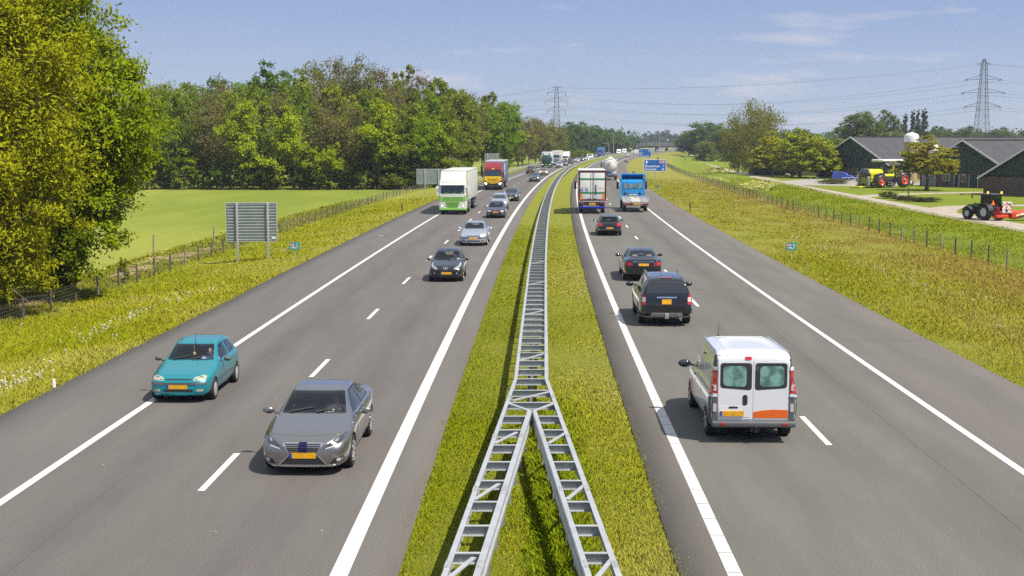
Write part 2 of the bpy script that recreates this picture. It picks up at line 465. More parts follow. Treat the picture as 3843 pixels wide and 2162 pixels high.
# farm track, side roads, yard
TRACK = mat('track_surface', (.30, .25, .20), .95, col2=(.40, .335, .27), scale=1.2, bump=.2, bscale=25, world=True)
YARD = mat('yard_surface', (.33, .31, .28), .95, col2=(.26, .24, .21), scale=.8, bump=.2, bscale=20, world=True)
def path(name, pts, w, m, z, sub=8):
    pts = [Vector((*p, 0)) for p in pts]; out = []
    for i in range(len(pts) - 1):
        p0, p1, p2, p3 = pts[max(i - 1, 0)], pts[i], pts[i + 1], pts[min(i + 2, len(pts) - 1)]
        for k in range(sub):
            t = k / sub
            out.append(.5 * ((2 * p1) + (p2 - p0) * t + (2 * p0 - 5 * p1 + 4 * p2 - p3) * t * t + (3 * p1 - p0 - 3 * p2 + p3) * t ** 3))
    out.append(pts[-1]); b = MB(); vs = []
    for i, p in enumerate(out):
        d = (out[min(i + 1, len(out) - 1)] - out[max(i - 1, 0)]).normalized(); n = Vector((d.y, -d.x, 0))
        for s, zz in ((-1, -.3), (-1, z), (1, z), (1, -.3)):
            q = p + n * s * w / 2
            vs.append((q.x, q.y, zz if zz == z else z - .3))
    b.add(vs, [(i * 4 + k, i * 4 + k + 1, i * 4 + k + 5, i * 4 + k + 4) for i in range(len(out) - 1) for k in range(3)])
    return tag(b.build(name, m, smooth=0), kind='structure')
TRK = [(41.5, 30), (43, 60), (45, 110), (46.2, 160), (48.8, 232), (52, 276), (56.5, 347), (64.2, 437), (73, 523), (84, 600), (101, 720), (122, 830)]
path('farm_track', TRK, 3.9, TRACK, -.96)
path('farm_driveway', [(46.5, 177), (52, 184), (60, 190), (72, 195), (95, 198)], 3.2, TRACK, -.968)
path('gateway_path', [(45.5, 138), (50, 149), (56, 153.5), (64, 155), (90, 157)], 3.4, TRACK, -.964)
yb = MB(); yb.prism([(49, 228), (58, 222), (72, 228), (92, 214), (98, 222), (80, 246), (60, 262), (51, 250)], -1.3, -.972, 'Z')
tag(yb.build('farmyard', YARD, smooth=0), kind='structure')
# ---------------------------------------------------------------- central barrier
GALV = mat('galvanised_steel', (.44, .46, .475), .5, .25, col2=(.36, .375, .39), scale=3, lo=.3, hi=.7)
GALV_DULL = mat('weathered_steel', (.36, .37, .37), .55, .2, col2=(.27, .28, .285), scale=4)
DARKSTEEL = mat('dark_steel', (.10, .105, .11), .5, .5)
_RAIL = [(-.045, .75), (.035, .75), (.05, .73), (.05, .66), (.012, .62), (.012, .57), (.05, .53), (.05, .46), (.035, .44), (.02, .445), (.034, .47), (.034, .52), (-.003, .56), (-.003, .63), (.034, .67), (.034, .72), (-.045, .735)]
def rail(name, pts, side, parent, m=GALV, prof=_RAIL, z0=0.):
    b = MB(); vs = []; n = len(prof)
    for i, p in enumerate(pts):
        a, c = Vector(pts[max(i - 1, 0)]), Vector(pts[min(i + 1, len(pts) - 1)])
        d = (c - a).normalized(); nr = Vector((d.y, -d.x)) * side
        for u, z in prof: vs.append((p[0] + nr.x * u, p[1] + nr.y * u, z + z0))
    fs = [(i * n + k, i * n + (k + 1) % n, (i + 1) * n + (k + 1) % n, (i + 1) * n + k) for i in range(len(pts) - 1) for k in range(n)]
    fs += [tuple(range(n)), tuple(range((len(pts) - 1) * n, len(pts) * n))[::-1]]
    b.add(vs, fs)
    return b.build(name, m, parent, 30)
def rung(b, xl, xr, y, rz_y=0., bolts=True):
    """C-shaped crossbar: top flange, web, bottom lip"""
    L = Vector((xl, y, 0)); R = Vector((xr, y + rz_y, 0))
    c = (L + R) / 2; w = (R - L).length; rz = math.atan2(R.y - L.y, R.x - L.x)
    b.box((c.x, c.y, .742), (w, .075, .012), rz)
    b.box((c.x, c.y + .012, .665), (w, .010, .142), rz)
    b.box((c.x, c.y - .018, .590), (w, .058, .010), rz)
    if bolts:
        for u in (-.13, -.06, .1):
            b.ball((c.x + u * w / .5, c.y - .0, .665 + (.02 if u > -.1 else -.02)), .013, 6, 4)
bar = empty('crash_barrier', (0, 30, 0), label='galvanised steel ladder-like crash barrier along the grass median, forking in two in front', cat='barrier')
def rel(o): o.location = (o.location.x, o.location.y - 30, o.location.z); return o
SPLIT = 31.9
BROWS = np.concatenate([[SPLIT], np.arange(34, 120, 2.), np.arange(120, 420, 5.), np.arange(420, 860, 12.)])
def bx(D):
    return float(M(D)) - .13 if D > 60 else float(np.interp(D, [12, SPLIT, 45, 60], [.475, .475, .80, float(M(60)) - .13]))
lo_ = lambda D: .09 + (D - SPLIT) * .069
li_ = lambda D: .39 + (D - 28.1) * .08
ri_ = lambda D: .49 - (D - 28.1) * .0503
ro_ = lambda D: .86 - (D - SPLIT) * .0407
main_l = [(bx(d) - .385, d) for d in BROWS]; main_r = [(bx(d) + .385, d) for d in BROWS]
near = np.arange(11., SPLIT, 1.5)
rel(rail('rail', [(lo_(d), d) for d in near] + main_l, -1, bar))
rel(rail('rail', [(ro_(d), d) for d in near] + main_r, 1, bar))
inn = np.append(np.arange(11., 27.9, 1.4), 28.1)
rel(rail('rail', [(li_(d), d) for d in inn], 1, bar))
rel(rail('rail', [(ri_(d), d) for d in inn], -1, bar))
rungD = [11.45 + 1.335 * k for k in range(14)]
nr_ = 0
for k, d in enumerate(rungD):
    if d < 28.5:
        for a, c in ((lo_, li_), (ri_, ro_)):
            b = MB(); rung(b, a(d), c(d), d)
            rel(b.build('crossbar', GALV, bar, 0)); nr_ += 1
            pb = MB(); px = c(d) - .07 if a is lo_ else a(d) + .07
            pb.box((px, d + .07, .22), (.07, .07, .74)); rel(pb.build('post', GALV_DULL, bar, 0))
            if k % 3 == 1:
                db = MB(); db.bar((a(d) + .05, d + .15, .735), (c(d) - .03, d + 1.15, .735), .075, .02); rel(db.build('brace', GALV, bar, 0))
for d in (28.95, 30.4):
    b = MB(); rung(b, lo_(d), ro_(d), d); rel(b.build('crossbar', GALV, bar, 0)); nr_ += 1
for s in (0, 1):
    db = MB()
    if s: db.bar((ro_(28.9) - .03, 28.9, .735), (ri_(28.1) + .02, 28.1, .735), .09, .02)
    else: db.bar((lo_(28.9) + .03, 28.9, .735), (li_(28.1) - .02, 28.1, .735), .09, .02)
    rel(db.build('brace', GALV, bar, 0))
db = MB(); db.bar((lo_(29.2) + .1, 29.2, .735), (ro_(30.2) - .05, 30.25, .735), .075, .02); rel(db.build('brace', GALV, bar, 0))
for fn, s_ in ((lo_, -1), (ro_, 1), (li_, 1), (ri_, -1)):
    for d in (13.6, 17.6, 21.6, 25.6, 29.6):
        if fn in (li_, ri_) and d > 28: continue
        b = MB(); sl = (fn(d + .1) - fn(d - .1)) / .2; b.box((fn(d), d, .749), (.093, .30, .012), -math.atan(sl))
        for q in (-.09, .09): b.ball((fn(d) + q * sl, d + q, .757), .014, 6, 4)
        b.box((fn(d) + s_ * .045, d, .69), (.022, .30, .07), -math.atan(sl)); rel(b.build('joint_plate', GALV_DULL, bar, 0))
for d in range(36, 80, 4):
    for s_ in (-1, 1):
        b = MB(); b.box((bx(d) + s_ * .385, d, .749), (.093, .30, .012)); rel(b.build('joint_plate', GALV_DULL, bar, 0))
stuffb = MB(); d = SPLIT; k = 0
while d < 700:
    if nr_ < 100:
        b = MB(); rung(b, bx(d) - .37, bx(d) + .37, d, 0., d < 60); rel(b.build('crossbar', GALV, bar, 0)); nr_ += 1
        if k % 2 == 0:
            pb = MB(); pb.box((bx(d), d + .07, .22), (.08, .08, .74)); rel(pb.build('post', GALV_DULL, bar, 0))
        if k % 7 == 2 and d < 70:
            db = MB(); db.bar((bx(d) - .33, d + .1, .735), (bx(d) + .33, d + 1.2, .735), .075, .02); rel(db.build('brace', GALV, bar, 0))
    else:
        stuffb.box((bx(d), d, .742), (.72, .075, .012)); stuffb.box((bx(d), d + .012, .665), (.72, .01, .14))
        if k % 3 == 0: stuffb.box((bx(d), d + .06, .22), (.07, .07, .74))
    d += 1.335 if d < 330 else 2.67
    k += 1
o = rel(stuffb.build('crossbars', GALV, bar, 0)); tag(o, kind='stuff')

# guard rail on the far left shoulder
gr = empty('guard_rail', (float(XQ(-13.5, 300)), 300, 0), label='single steel guard rail curving along the far left shoulder below the woods', cat='guard rail')
gp = [(float(XQ(-13.5, D)), D) for D in np.arange(205, 700, 6.)]
o = rail('rail', gp, 1, gr); o.location = -gr.location
for i, (x, y) in enumerate(gp):
    pb = MB(); pb.box((x - .1, y, .25), (.1, .1, .85)); o = pb.build('post', GALV_DULL, gr, 0); o.location = -gr.location
gr2 = empty('guard_rail', (float(XQ(14, 600)), 600, 0), label='distant steel guard rail on the right shoulder before the motorway bridge', cat='guard rail')
gp = [(float(XQ(13.9, D)), D) for D in np.arange(560, 840, 8.)]
o = rail('rail', gp, -1, gr2); o.location = -gr2.location

# ---------------------------------------------------------------- fences
WOOD = mat('weathered_wood', (.075, .06, .048), .9, col2=(.13, .105, .085), scale=8)
PALEWOOD = mat('pale_wood', (.27, .24, .20), .9, col2=(.20, .17, .14), scale=8)
WIRE = mat('fence_wire', (.16, .15, .13), .6, .3)
def fence(name, label, Ds, qf, zf, ph, mesh_h, hcell, wcell, wr=.006, jitter=.03, pr=.055):
    x0 = float(XQ(qf(Ds[len(Ds) // 2]), Ds[len(Ds) // 2])); y0 = Ds[len(Ds) // 2]
    f = empty(name, (x0, y0, zf(y0)), label=label, cat='fence'); off = -f.location
    tops = []
    rest = MB()
    for i, D in enumerate(Ds):
        x = float(XQ(qf(D), D)); z = zf(D); h = ph + RND.uniform(-.05, .07)
        lean = Vector((RND.uniform(-jitter, jitter), RND.uniform(-jitter, jitter), 0))
        b = MB() if i < 98 else rest
        b.tube([(x, D, z - .3), (x + lean.x, D + lean.y, z + h)], [pr, pr * .92], 8)
        if i < 98: b.build('post', WOOD if RND.random() < .8 else PALEWOOD, f).location = off
        tops.append(Vector((x, D, z)))
    if rest.v: o = rest.build('posts', WOOD, f); o.location = off; tag(o, kind='stuff')
    w = MB()
    for i in range(len(tops) - 1):
        a, c = tops[i], tops[i + 1]
        nn = len(hcell)
        for hh in hcell:
            w.bar(a + Vector((0, 0, hh)), c + Vector((0, 0, hh)), wr, wr)
        L = (c - a).length; n = max(1, int(L / wcell))
        for k in range(1, n):
            p = a.lerp(c, k / n); w.bar(p + Vector((0, 0, hcell[0])), p + Vector((0, 0, mesh_h)), wr * .75, wr * .75)
    o = w.build('wire_mesh', WIRE, f, 0); o.location = off
    return f
fl = np.concatenate([np.arange(44, 130, 3.0), np.arange(130, 240, 3.0)])
fence('post_and_wire_fence', 'low post and wire fence between the left verge and the pasture', list(fl), lambda D: -21.3, lambda D: -.77, 1.0, .9, [.2, .35, .5, .65, .8, .92], .16, .007)
fr = np.concatenate([np.arange(62, 230, 3.1), np.arange(230, 520, 4.)])
_fq = lambda D: float(np.interp(D, [60, 94, 147, 355, 607], [27.0, 26.6, 25.4, 24.6, 19.5]))
fence('post_and_wire_fence', 'long post and wire fence between the right meadow and the green ditch bank', list(fr), _fq, lambda D: float(zq(_fq(D))), 1.15, .95, [.25, .4, .55, .7, .85, 1.0], .2, .006)
for (px, py, h) in ((576, 951, 1.25), (802, 912, 1.2)):
    p = P(px, py, -.9); b = MB(); b.tube([p + Vector((0, 0, -.3)), p + Vector((.04, 0, h))], [.06, .055], 8)
    tag(b.build('fence_post', PALEWOOD), 'lone pale post in the pasture behind the fence, ' + ('closer to the big left tree' if px < 600 else 'closer to the sign back'), 'post')

# ---------------------------------------------------------------- sign backs on the left
ALU = mat('sign_aluminium', (.42, .46, .46), .5, .35, col2=(.36, .40, .40), scale=2)
ALUW = mat('pale_aluminium', (.55, .57, .57), .5, .3)
def sign_back(label, base, w, z0, z1, posts, rz, ribs=13, spill=True):
    t = empty('road_sign', base, rz, label, 'road sign')
    b = MB(); b.box((0, .05, (z0 + z1) / 2), (w, .012, z1 - z0)); b.build('panel', ALU, t, 0)
    h = (z1 - z0) / ribs
    for i in range(ribs):
        z = z0 + (i + .5) * h
        r = MB(); r.prism([(-.03, z + h * .22), (.044, z + h * .32), (.044, z - h * .34), (-.03, z - h * .06)], -w / 2 + .03, w / 2 - .03, 'X')
        r.build('rib', ALU, t, 0)
    e = MB()
    for s in (-1, 1): e.box((s * w / 2, .02, (z0 + z1) / 2), (.03, .1, z1 - z0 + .03))
    e.box((0, .02, z0), (w - .03, .1, .03)); e.box((0, .02, z1), (w - .03, .1, .03)); e.build('rim', ALUW, t, 0)
    for px in posts:
        p = MB(); p.box((px, -.09, z1 / 2 - .2), (.12, .11, z1 + .38), 0, .012); p.build('post', GALV, t)
        c = MB()
        for i in range(0, ribs, 2): c.box((px + .085, -.04, z0 + (i + .5) * h), (.06, .05, .05))
        c.build('clamp', ALUW, t, 0)
    return t
sb = P(947, 985, -.55)
t = sign_back('tall grey back of a ribbed road sign on two posts, nearest on the left verge', (sb.x, sb.y, -.55), 2.98, 1.27, 3.56, (-.84, .97), math.radians(4))
s_ = MB(); s_.box((1.3, -.045, 1.47), (.24, .01, .10)); s_.build('sticker', mat('sticker_white', (.75, .8, .82), .5), t, 0)
p = P(1640, 727, -.35); sign_back('grey back of a ribbed road sign on thin posts beside the green and white lorry', (p.x, p.y, -.35), 5.4, .95 + .35, 3.3, (-1.6, .2, 2.2), math.radians(5), 14)
p = P(1838, 690, -.3); sign_back('grey back of a ribbed road sign half hidden behind the red and yellow lorry', (p.x - .4, 262, -.3), 2.9, 2.1, 4.5, (-1., 1.), math.radians(8), 14)

# ---------------------------------------------------------------- blue motorway signs
BLUE = mat('sign_blue', (.012, .105, .42), .45, coat=.3)
WHITE = mat('sign_white', (.80, .82, .85), .5)
RED = mat('sign_red', (.45, .02, .03), .45)
TEAL = mat('sign_teal', (.005, .25, .24), .45)
PWHITE = mat('gloss_white', (.78, .78, .77), .3, coat=.4)
def rrect(w, h, r, n=5, cx=0, cy=0):
    out = []
    for sx, sy, a0 in ((1, 1, 0), (-1, 1, 90), (-1, -1, 180), (1, -1, 270)):
        for k in range(n + 1):
            a = math.radians(a0 + 90 * k / n); out.append((cx + sx * (w / 2 - r) + r * math.cos(a), cy + sy * (h / 2 - r) + r * math.sin(a)))
    return out
def arrow_poly(c, s, ang):
    pts = [(0, .55), (.42, .05), (.42, -.1), (.14, .12), (.12, -.55), (-.12, -.55), (-.14, .12), (-.42, -.1), (-.42, .05)]
    ca, sa = math.cos(ang), math.sin(ang)
    return [(c[0] + s * (x * ca - y * sa), c[1] + s * (x * sa + y * ca)) for x, y in pts]
def blue_sign(label, pos, w, h, rz, posts, zc, lines, arrow, shield, num=None):
    t = empty('direction_sign', pos, rz, label, 'road sign')
    b = MB(); b.prism(rrect(w, h, .18, 5, 0, zc), 0, .05); b.build('panel', WHITE, t, 0)
    b = MB(); b.prism(rrect(w - .14, h - .14, .13, 5, 0, zc), -.006, .02); b.build('face', BLUE, t, 0)
    for px in posts:
        p = MB(); p.tube([(px, .14, -.6), (px, .14, zc)], .055, 8); p.build('post', GALV, t)
    a = MB(); a.prism(arrow_poly(*arrow), -.012, -.002); a.build('arrow', WHITE, t, 0)
    if shield:
        cx, cz, sw, sh, tx = shield
        b = MB(); b.prism(rrect(sw, sh, .06, 4, cx, cz), -.012, -.002); s = b.build('route_shield', WHITE, t, 0)
        b = MB(); b.prism(rrect(sw - .07, sh - .07, .04, 4, cx, cz), -.016, -.008); b.build('shield_face', RED, s, 0)
        text_mesh(tx, sh * .85, 'lettering', s, WHITE, (cx, -.02, cz - sh * .29), (math.pi / 2, 0, 0), 'CENTER', 1., .004, .006)
    for tx, size, x, z, al in lines:
        text_mesh(tx, size, 'lettering', t, WHITE, (x, -.014, z), (math.pi / 2, 0, 0), al, 1.02, .004, .008 * size / .5)
    return t
D1 = 222.; c1 = PD(2458, 621, D1); w1 = (2499.5 - 2416) / FPX * D1; h1 = (643.5 - 599) / FPX * D1
zb = zg(c1.x, D1)
zc = c1.z - zb
k = w1 / 3.6
blue_sign('blue motorway sign with red route number and two place names on thin posts', (c1.x, D1, zb), w1, h1, -.02, (-1.1 * k, .1 * k, 1.2 * k), zc,
          [('Doetinchem', .47 * k, -1.58 * k, zc - .27 * k, 'LEFT'), ('Enschede', .47 * k, -1.58 * k, zc - .76 * k, 'LEFT'), ('7', .42 * k, 1.5 * k, zc - .27 * k, 'RIGHT'), ('63', .42 * k, 1.5 * k, zc - .76 * k, 'RIGHT')],
          ((-1.33 * k, zc + .52 * k), .56 * k, 0), (1.13 * k, zc + .55 * k, .84 * k, .46 * k, 'A18'))
D2 = 330.; c2 = PD(2420.5, 574.5, D2); w2 = (2444.5 - 2397) / FPX * D2; h2 = (591 - 559) / FPX * D2
zb = zg(c2.x, D2); zc = c2.z - zb; k = w2 / 3.4
blue_sign('blue exit sign with a slanting white arrow and three place names', (c2.x, D2, zb), w2, h2, -.02, (-1.0 * k, 0., 1.0 * k), zc,
          [('Wehl', .34 * k, -1.45 * k, zc + .05 * k, 'LEFT'), ('Kilder', .34 * k, -1.45 * k, zc - .40 * k, 'LEFT'), ('Doetinchem-West', .34 * k, -1.45 * k, zc - .87 * k, 'LEFT'), ('2', .4 * k, -1.1 * k, zc + .55 * k, 'LEFT')],
          ((1.2 * k, zc + .68 * k), .62 * k, -math.pi / 4), None)
def hecto(label, px, py, z, rz, side, full=True, sc=1.):
    p = P(px, py, z)
    t = empty('kilometre_sign', p, rz, label, 'marker sign')
    b = MB(); b.tube([(0, .03, -.3), (0, .03, 1.0 * sc)], .028, 8); b.build('post', GALV, t)
    w, h, zc = .62 * sc, .44 * sc, .86 * sc
    b = MB(); b.prism(rrect(w, h, .03, 3, 0, zc), -.012, .006); pn = b.build('panel', mat('teal_rim', (.1, .42, .40), .5), t, 0)
    b = MB(); b.prism(rrect(w - .04, h - .04, .02, 3, 0, zc), -.018, -.006); b.build('face', TEAL, pn, 0)
    b = MB(); b.prism(rrect(w * .42, h * .36, .015, 3, -w * .22, zc + h * .2), -.024, -.012); b.build('route_shield', RED, t, 0)
    for tx, s, x, z in (('A18', .15, -w * .22, zc + h * .08), (side, .14, w * .26, zc + h * .1), ('194,7', .21, -.02, zc - h * .36)):
        text_mesh(tx, s * sc, 'lettering', t, WHITE, (x, -.027, z), (math.pi / 2, 0, 0), 'CENTER', 1., .002, .004)
    return t
hecto('small teal kilometre sign on the left verge near the tall sign back', 1106, 979, -.25, 0, 'Li')
hecto('small teal kilometre sign in the right meadow, large enough to read', 2968, 980, -.3, 0, 'Re')
hecto('tiny teal kilometre sign in the grass behind the tow truck', 2466, 722, -.15, -.5, 'Re', sc=.9)
hecto('tiny teal kilometre sign in the grass below the large blue sign', 2377, 662, -.1, -.5, 'Re', sc=.9)
# marker posts in the grass
BLACK = mat('dark_plastic', (.02, .02, .022), .5)
REDREF = mat('red_reflector', (.5, .03, .02), .3)
for px, py, z, h, lab in ((1508, 798, -.3, .8, 'short dark marker post at the edge of the left verge beyond the pasture fence'), (1789, 681, -.2, .9, 'short dark marker post in the grass between the two lorries on the left'), (2590, 793, -.2, .85, 'short dark red-topped marker post in the right meadow'), (2350, 642, -.05, 2.2, 'slim marker post with small boards by the right shoulder near the tanker')):
    p = P(px, py, z); t = empty('marker_post', p, 0, lab, 'marker post')
    b = MB(); b.box((0, 0, h / 2 - .1), (.11, .05, h + .2)); b.build('post', BLACK if h < 1 else GALV, t, 0)
    b = MB(); b.box((0, -.005, h - .12), (.115, .055, .12)); b.build('reflector', REDREF, t, 0)
    if h > 1:
        for s in (-1, 1):
            b = MB(); b.box((s * .22, 0, h - .1 - .12 * s), (.4, .03, .3), 0); b.build('board', BLACK, t, 0)
# ---------------------------------------------------------------- vehicles: lofted bodies
def paint(name, col, metal=.35, rough=.32, flake=.0):
    return mat(name, col, rough, metal, 1.0, .5)
GLASS = bpy.data.materials.new('window_glass'); GLASS.use_nodes = True
_t = GLASS.node_tree; _t.nodes.remove(_t.nodes['Principled BSDF'])
_tr = _t.nodes.new('ShaderNodeBsdfTransparent'); _tr.inputs['Color'].default_value = (.92, .95, .94, 1)
_gl = _t.nodes.new('ShaderNodeBsdfGlossy'); _gl.inputs['Roughness'].default_value = .02; _gl.inputs['Color'].default_value = (.9, .95, 1, 1)
_fr = _t.nodes.new('ShaderNodeFresnel'); _fr.inputs['IOR'].default_value = 1.6
_mx = _t.nodes.new('ShaderNodeMixShader'); _t.links.new(_fr.outputs[0], _mx.inputs[0]); _t.links.new(_tr.outputs[0], _mx.inputs[1]); _t.links.new(_gl.outputs[0], _mx.inputs[2])
_t.links.new(_mx.outputs[0], _t.nodes['Material Output'].inputs['Surface'])
DGLASS = mat('dark_window', (.012, .017, .022), .06, 0, 1., .8)
CGLASS = mat('cab_window', (.022, .034, .042), .08, 0, .6, .7)
VGLASS = mat('green_tinted_window', (.07, .15, .145), .06, 0, 1., .6, col2=(.19, .38, .345), scale=4.5, lo=.40, hi=.56)
TYRE = mat('tyre_rubber', (.018, .018, .018), .85)
RIM = mat('alloy_rim', (.45, .46, .47), .35, .7)
RIMW = mat('hub_cap', (.40, .39, .35), .5, .2)
TRIM = mat('black_trim', (.022, .023, .025), .5)
GREYTRIM = mat('grey_bumper_plastic', (.085, .09, .098), .6)
CHROME = mat('chrome', (.75, .76, .78), .12, 1.)
WELL = mat('wheel_well', (.008, .008, .008), .9)
CABIN = mat('car_interior', (.030, .033, .038), .8)
SEATM = mat('seat_fabric', (.035, .037, .042), .9)
SEATL = mat('beige_seat', (.35, .33, .25), .8)
PLATE = mat('yellow_plate', (.80, .40, .008), .5, col2=(.62, .30, .006), scale=5)
PLATEB = mat('plate_blue', (.01, .05, .42), .5)
PLATEW = mat('white_plate', (.6, .62, .64), .5)
LAMP = mat('headlamp_glass', (.42, .44, .45), .25, .1, .6)
LAMPY = mat('yellowed_headlamp', (.40, .39, .29), .3, .1, .6)
LAMPON = mat('lit_headlamp', (.9, .85, .7), .3, emit=(1, .85, .6), estr=2.2)
LAMPDK = mat('dark_headlamp', (.06, .065, .07), .12, .4, 1.)
TAIL = mat('tail_lamp', (.50, .012, .012), .15, 0, 1.)
TAILD = mat('dark_tail_lamp', (.22, .006, .008), .15, 0, 1.)
TAILW = mat('clear_tail_lamp', (.55, .45, .43), .2, 0, 1.)
ORANGE = mat('orange_lamp', (.8, .25, .01), .25, 0, .8)
SKIN = mat('skin', (.42, .24, .17), .6)
HAIR = mat('hair', (.05, .035, .025), .8)
SHIRTW = mat('white_shirt', (.68, .69, .71), .8)
SHIRTB = mat('blue_striped_shirt', (.55, .65, .85), .8, col2=(.25, .38, .66), scale=14, stretch=(1, 6, 1))

def pchip(xs, ys, x):
    xs = np.asarray(xs, float); ys = np.asarray(ys, float); x = np.clip(np.asarray(x, float), xs[0], xs[-1])
    h = np.diff(xs); d = np.diff(ys) / h; n = len(xs); m = np.zeros(n)
    if n == 2: return ys[0] + (x - xs[0]) * d[0]
    for i in range(1, n - 1):
        if d[i - 1] * d[i] > 0:
            w1, w2 = 2 * h[i] + h[i - 1], h[i] + 2 * h[i - 1]; m[i] = (w1 + w2) / (w1 / d[i - 1] + w2 / d[i])
    m[0], m[-1] = d[0], d[-1]
    i = np.clip(np.searchsorted(xs, x) - 1, 0, n - 2); t = (x - xs[i]) / h[i]
    return (2 * t**3 - 3 * t**2 + 1) * ys[i] + (t**3 - 2 * t**2 + t) * h[i] * m[i] + (-2 * t**3 + 3 * t**2) * ys[i + 1] + (t**3 - t**2) * h[i] * m[i + 1]
def prof(tab, s, kind='pchip'):
    xs, ys = zip(*tab)
    return pchip(xs, ys, s) if kind == 'pchip' else np.interp(s, xs, ys)
def chaikin(p, it=2):
    for _ in range(it):
        q = np.empty((2 * len(p), 2)); nx = np.roll(p, -1, 0)
        q[0::2] = .75 * p + .25 * nx; q[1::2] = .25 * p + .75 * nx; p = q
    return p
def loft(S, inset=0., s0=None, s1=None, zcut=None):
    """closed body: local x forward (front at 0, rear at -L), y left, z up"""
    L = S['L']
    keys = sorted({round(a, 4) for k in ('top', 'belt', 'w', 'wt', 'bot') for a, _ in S[k]})
    extra = list(np.arange(0, L, .07))
    ss = sorted(set(keys) | {round(e, 4) for e in extra if min(abs(e - k) for k in keys) > .02})
    ss = np.array([s for s in ss if (s0 is None or s >= s0) and (s1 is None or s <= s1)])
    top, belt, w, wt, bot = (prof(S[k], ss) for k in ('top', 'belt', 'w', 'wt', 'bot'))
    edge = prof(S['edge'], ss) if 'edge' in S else np.clip((top - belt) * .22, .02, .075)
    rings = []
    for i in range(len(ss)):
        T, B, Wd, Wt, b = top[i] - inset, belt[i], w[i] - inset * 1.3, wt[i] - inset * 1.2, bot[i]
        if zcut is not None: b = zcut
        B = min(B, T - .02)
        half = [(.80 * Wd, b), (.965 * Wd, b + .07), (Wd, b + .55 * (B - b)), (.985 * Wd, B - .06), (.945 * Wd, B), (Wt, T - edge[i]), (Wt * .93, T - edge[i] * .35), (Wt * .6, T - edge[i] * .06)]
        if zcut is not None: half = [(.9 * Wd, b), (Wd, b + .1), (Wd, B - .06), (.945 * Wd, B), (Wt, T - edge[i]), (Wt * .6, T)]
        ring = np.array(half + [(-y, z) for y, z in half[::-1]])
        rings.append(chaikin(ring, 2 if zcut is None else 1))
    R = np.array(rings); n, k = R.shape[:2]
    V = np.concatenate([np.repeat(-ss[:, None], k, 1)[..., None], R], -1).reshape(-1, 3)
    i = np.arange((n - 1) * k).reshape(n - 1, k); j = (np.arange(k) + 1) % k
    F = np.stack([i, i + k, i[:, j] + k, i[:, j]], -1).reshape(-1, 4)
    me = bpy.data.meshes.new('body')
    faces = [tuple(f) for f in F] + [tuple(range(k)), tuple(range((n - 1) * k, n * k))[::-1]]
    me.from_pydata([tuple(v) for v in V], [], faces)
    bm = bmesh.new(); bm.from_mesh(me); bmesh.ops.recalc_face_normals(bm, faces=bm.faces); bm.to_mesh(me); bm.free()
    return me

def round_poly(pts, r=.04, n=4):
    out = []; N = len(pts)
    for i in range(N):
        p = Vector(pts[i]); a = Vector(pts[i - 1]); c = Vector(pts[(i + 1) % N])
        u, v = (a - p), (c - p); rr = min(r, u.length * .45, v.length * .45)
        if rr < 1e-4: out.append(tuple(p)); continue
        p0, p1 = p + u.normalized() * rr, p + v.normalized() * rr
        for k in range(n + 1):
            t = k / n; out.append(tuple((1 - t)**2 * p0 + 2 * t * (1 - t) * p + t * t * p1))
    return out
def mirror(poly): return [(-a, b) for a, b in poly][::-1]
class Skin:
    """lays outlines drawn in front, rear, side or top view onto a body"""
    def __init__(s, me, L):
        bm = bmesh.new(); bm.from_mesh(me); s.bvh = BVHTree.FromBMesh(bm); bm.free(); s.L = L
    def patch(s, poly, view, off=.004, thick=.014, step=.07, r=.03):
        if r: poly = round_poly(poly, r)
        bm = bmesh.new()
        f = bm.faces.new([bm.verts.new((a, b, 0)) for a, b in poly])
        for ax in (0, 1):
            lo, hi = min(p[ax] for p in poly), max(p[ax] for p in poly); n = int((hi - lo) / step)
            for i in range(1, n + 1):
                c = lo + (hi - lo) * i / (n + 1); pc = Vector((c, 0, 0)) if ax == 0 else Vector((0, c, 0)); pn = Vector((1, 0, 0)) if ax == 0 else Vector((0, 1, 0))
                bmesh.ops.bisect_plane(bm, geom=bm.verts[:] + bm.edges[:] + bm.faces[:], plane_co=pc, plane_no=pn)
        bmesh.ops.triangulate(bm, faces=bm.faces[:])
        L = s.L
        d, o = {'front': (Vector((-1, 0, 0)), lambda a, b: Vector((2, a, b))), 'rear': (Vector((1, 0, 0)), lambda a, b: Vector((-L - 2, a, b))),
                'left': (Vector((0, -1, 0)), lambda a, b: Vector((-a, 3, b))), 'right': (Vector((0, 1, 0)), lambda a, b: Vector((-a, -3, b))),
                'top': (Vector((0, 0, -1)), lambda a, b: Vector((-a, b, 5)))}[view]
        hits = {}
        for v in bm.verts:
            org = o(v.co.x, v.co.y); h = s.bvh.ray_cast(org, d)
            if h[0] is None:
                h2 = s.bvh.find_nearest(org + d * 2.2); hits[v] = (h2[0], h2[1])
            else: hits[v] = (h[0], h[1])
        for v in bm.verts:
            p, n = hits[v]
            nn = n if n.dot(d) < 0 else -n
            v.co = p + nn * off
            hits[v] = -nn
        bmesh.ops.recalc_face_normals(bm, faces=bm.faces)
        av = sum((f.normal for f in bm.faces), Vector())
        if av.dot(d) > 0: bmesh.ops.reverse_faces(bm, faces=bm.faces)
        edges = [e for e in bm.edges if e.is_boundary]
        g = bmesh.ops.extrude_edge_only(bm, edges=edges)
        for v in [x for x in g['geom'] if isinstance(x, bmesh.types.BMVert)]:
            v.co += d * thick
        me = bpy.data.meshes.new('patch'); bm.to_mesh(me); bm.free()
        return me

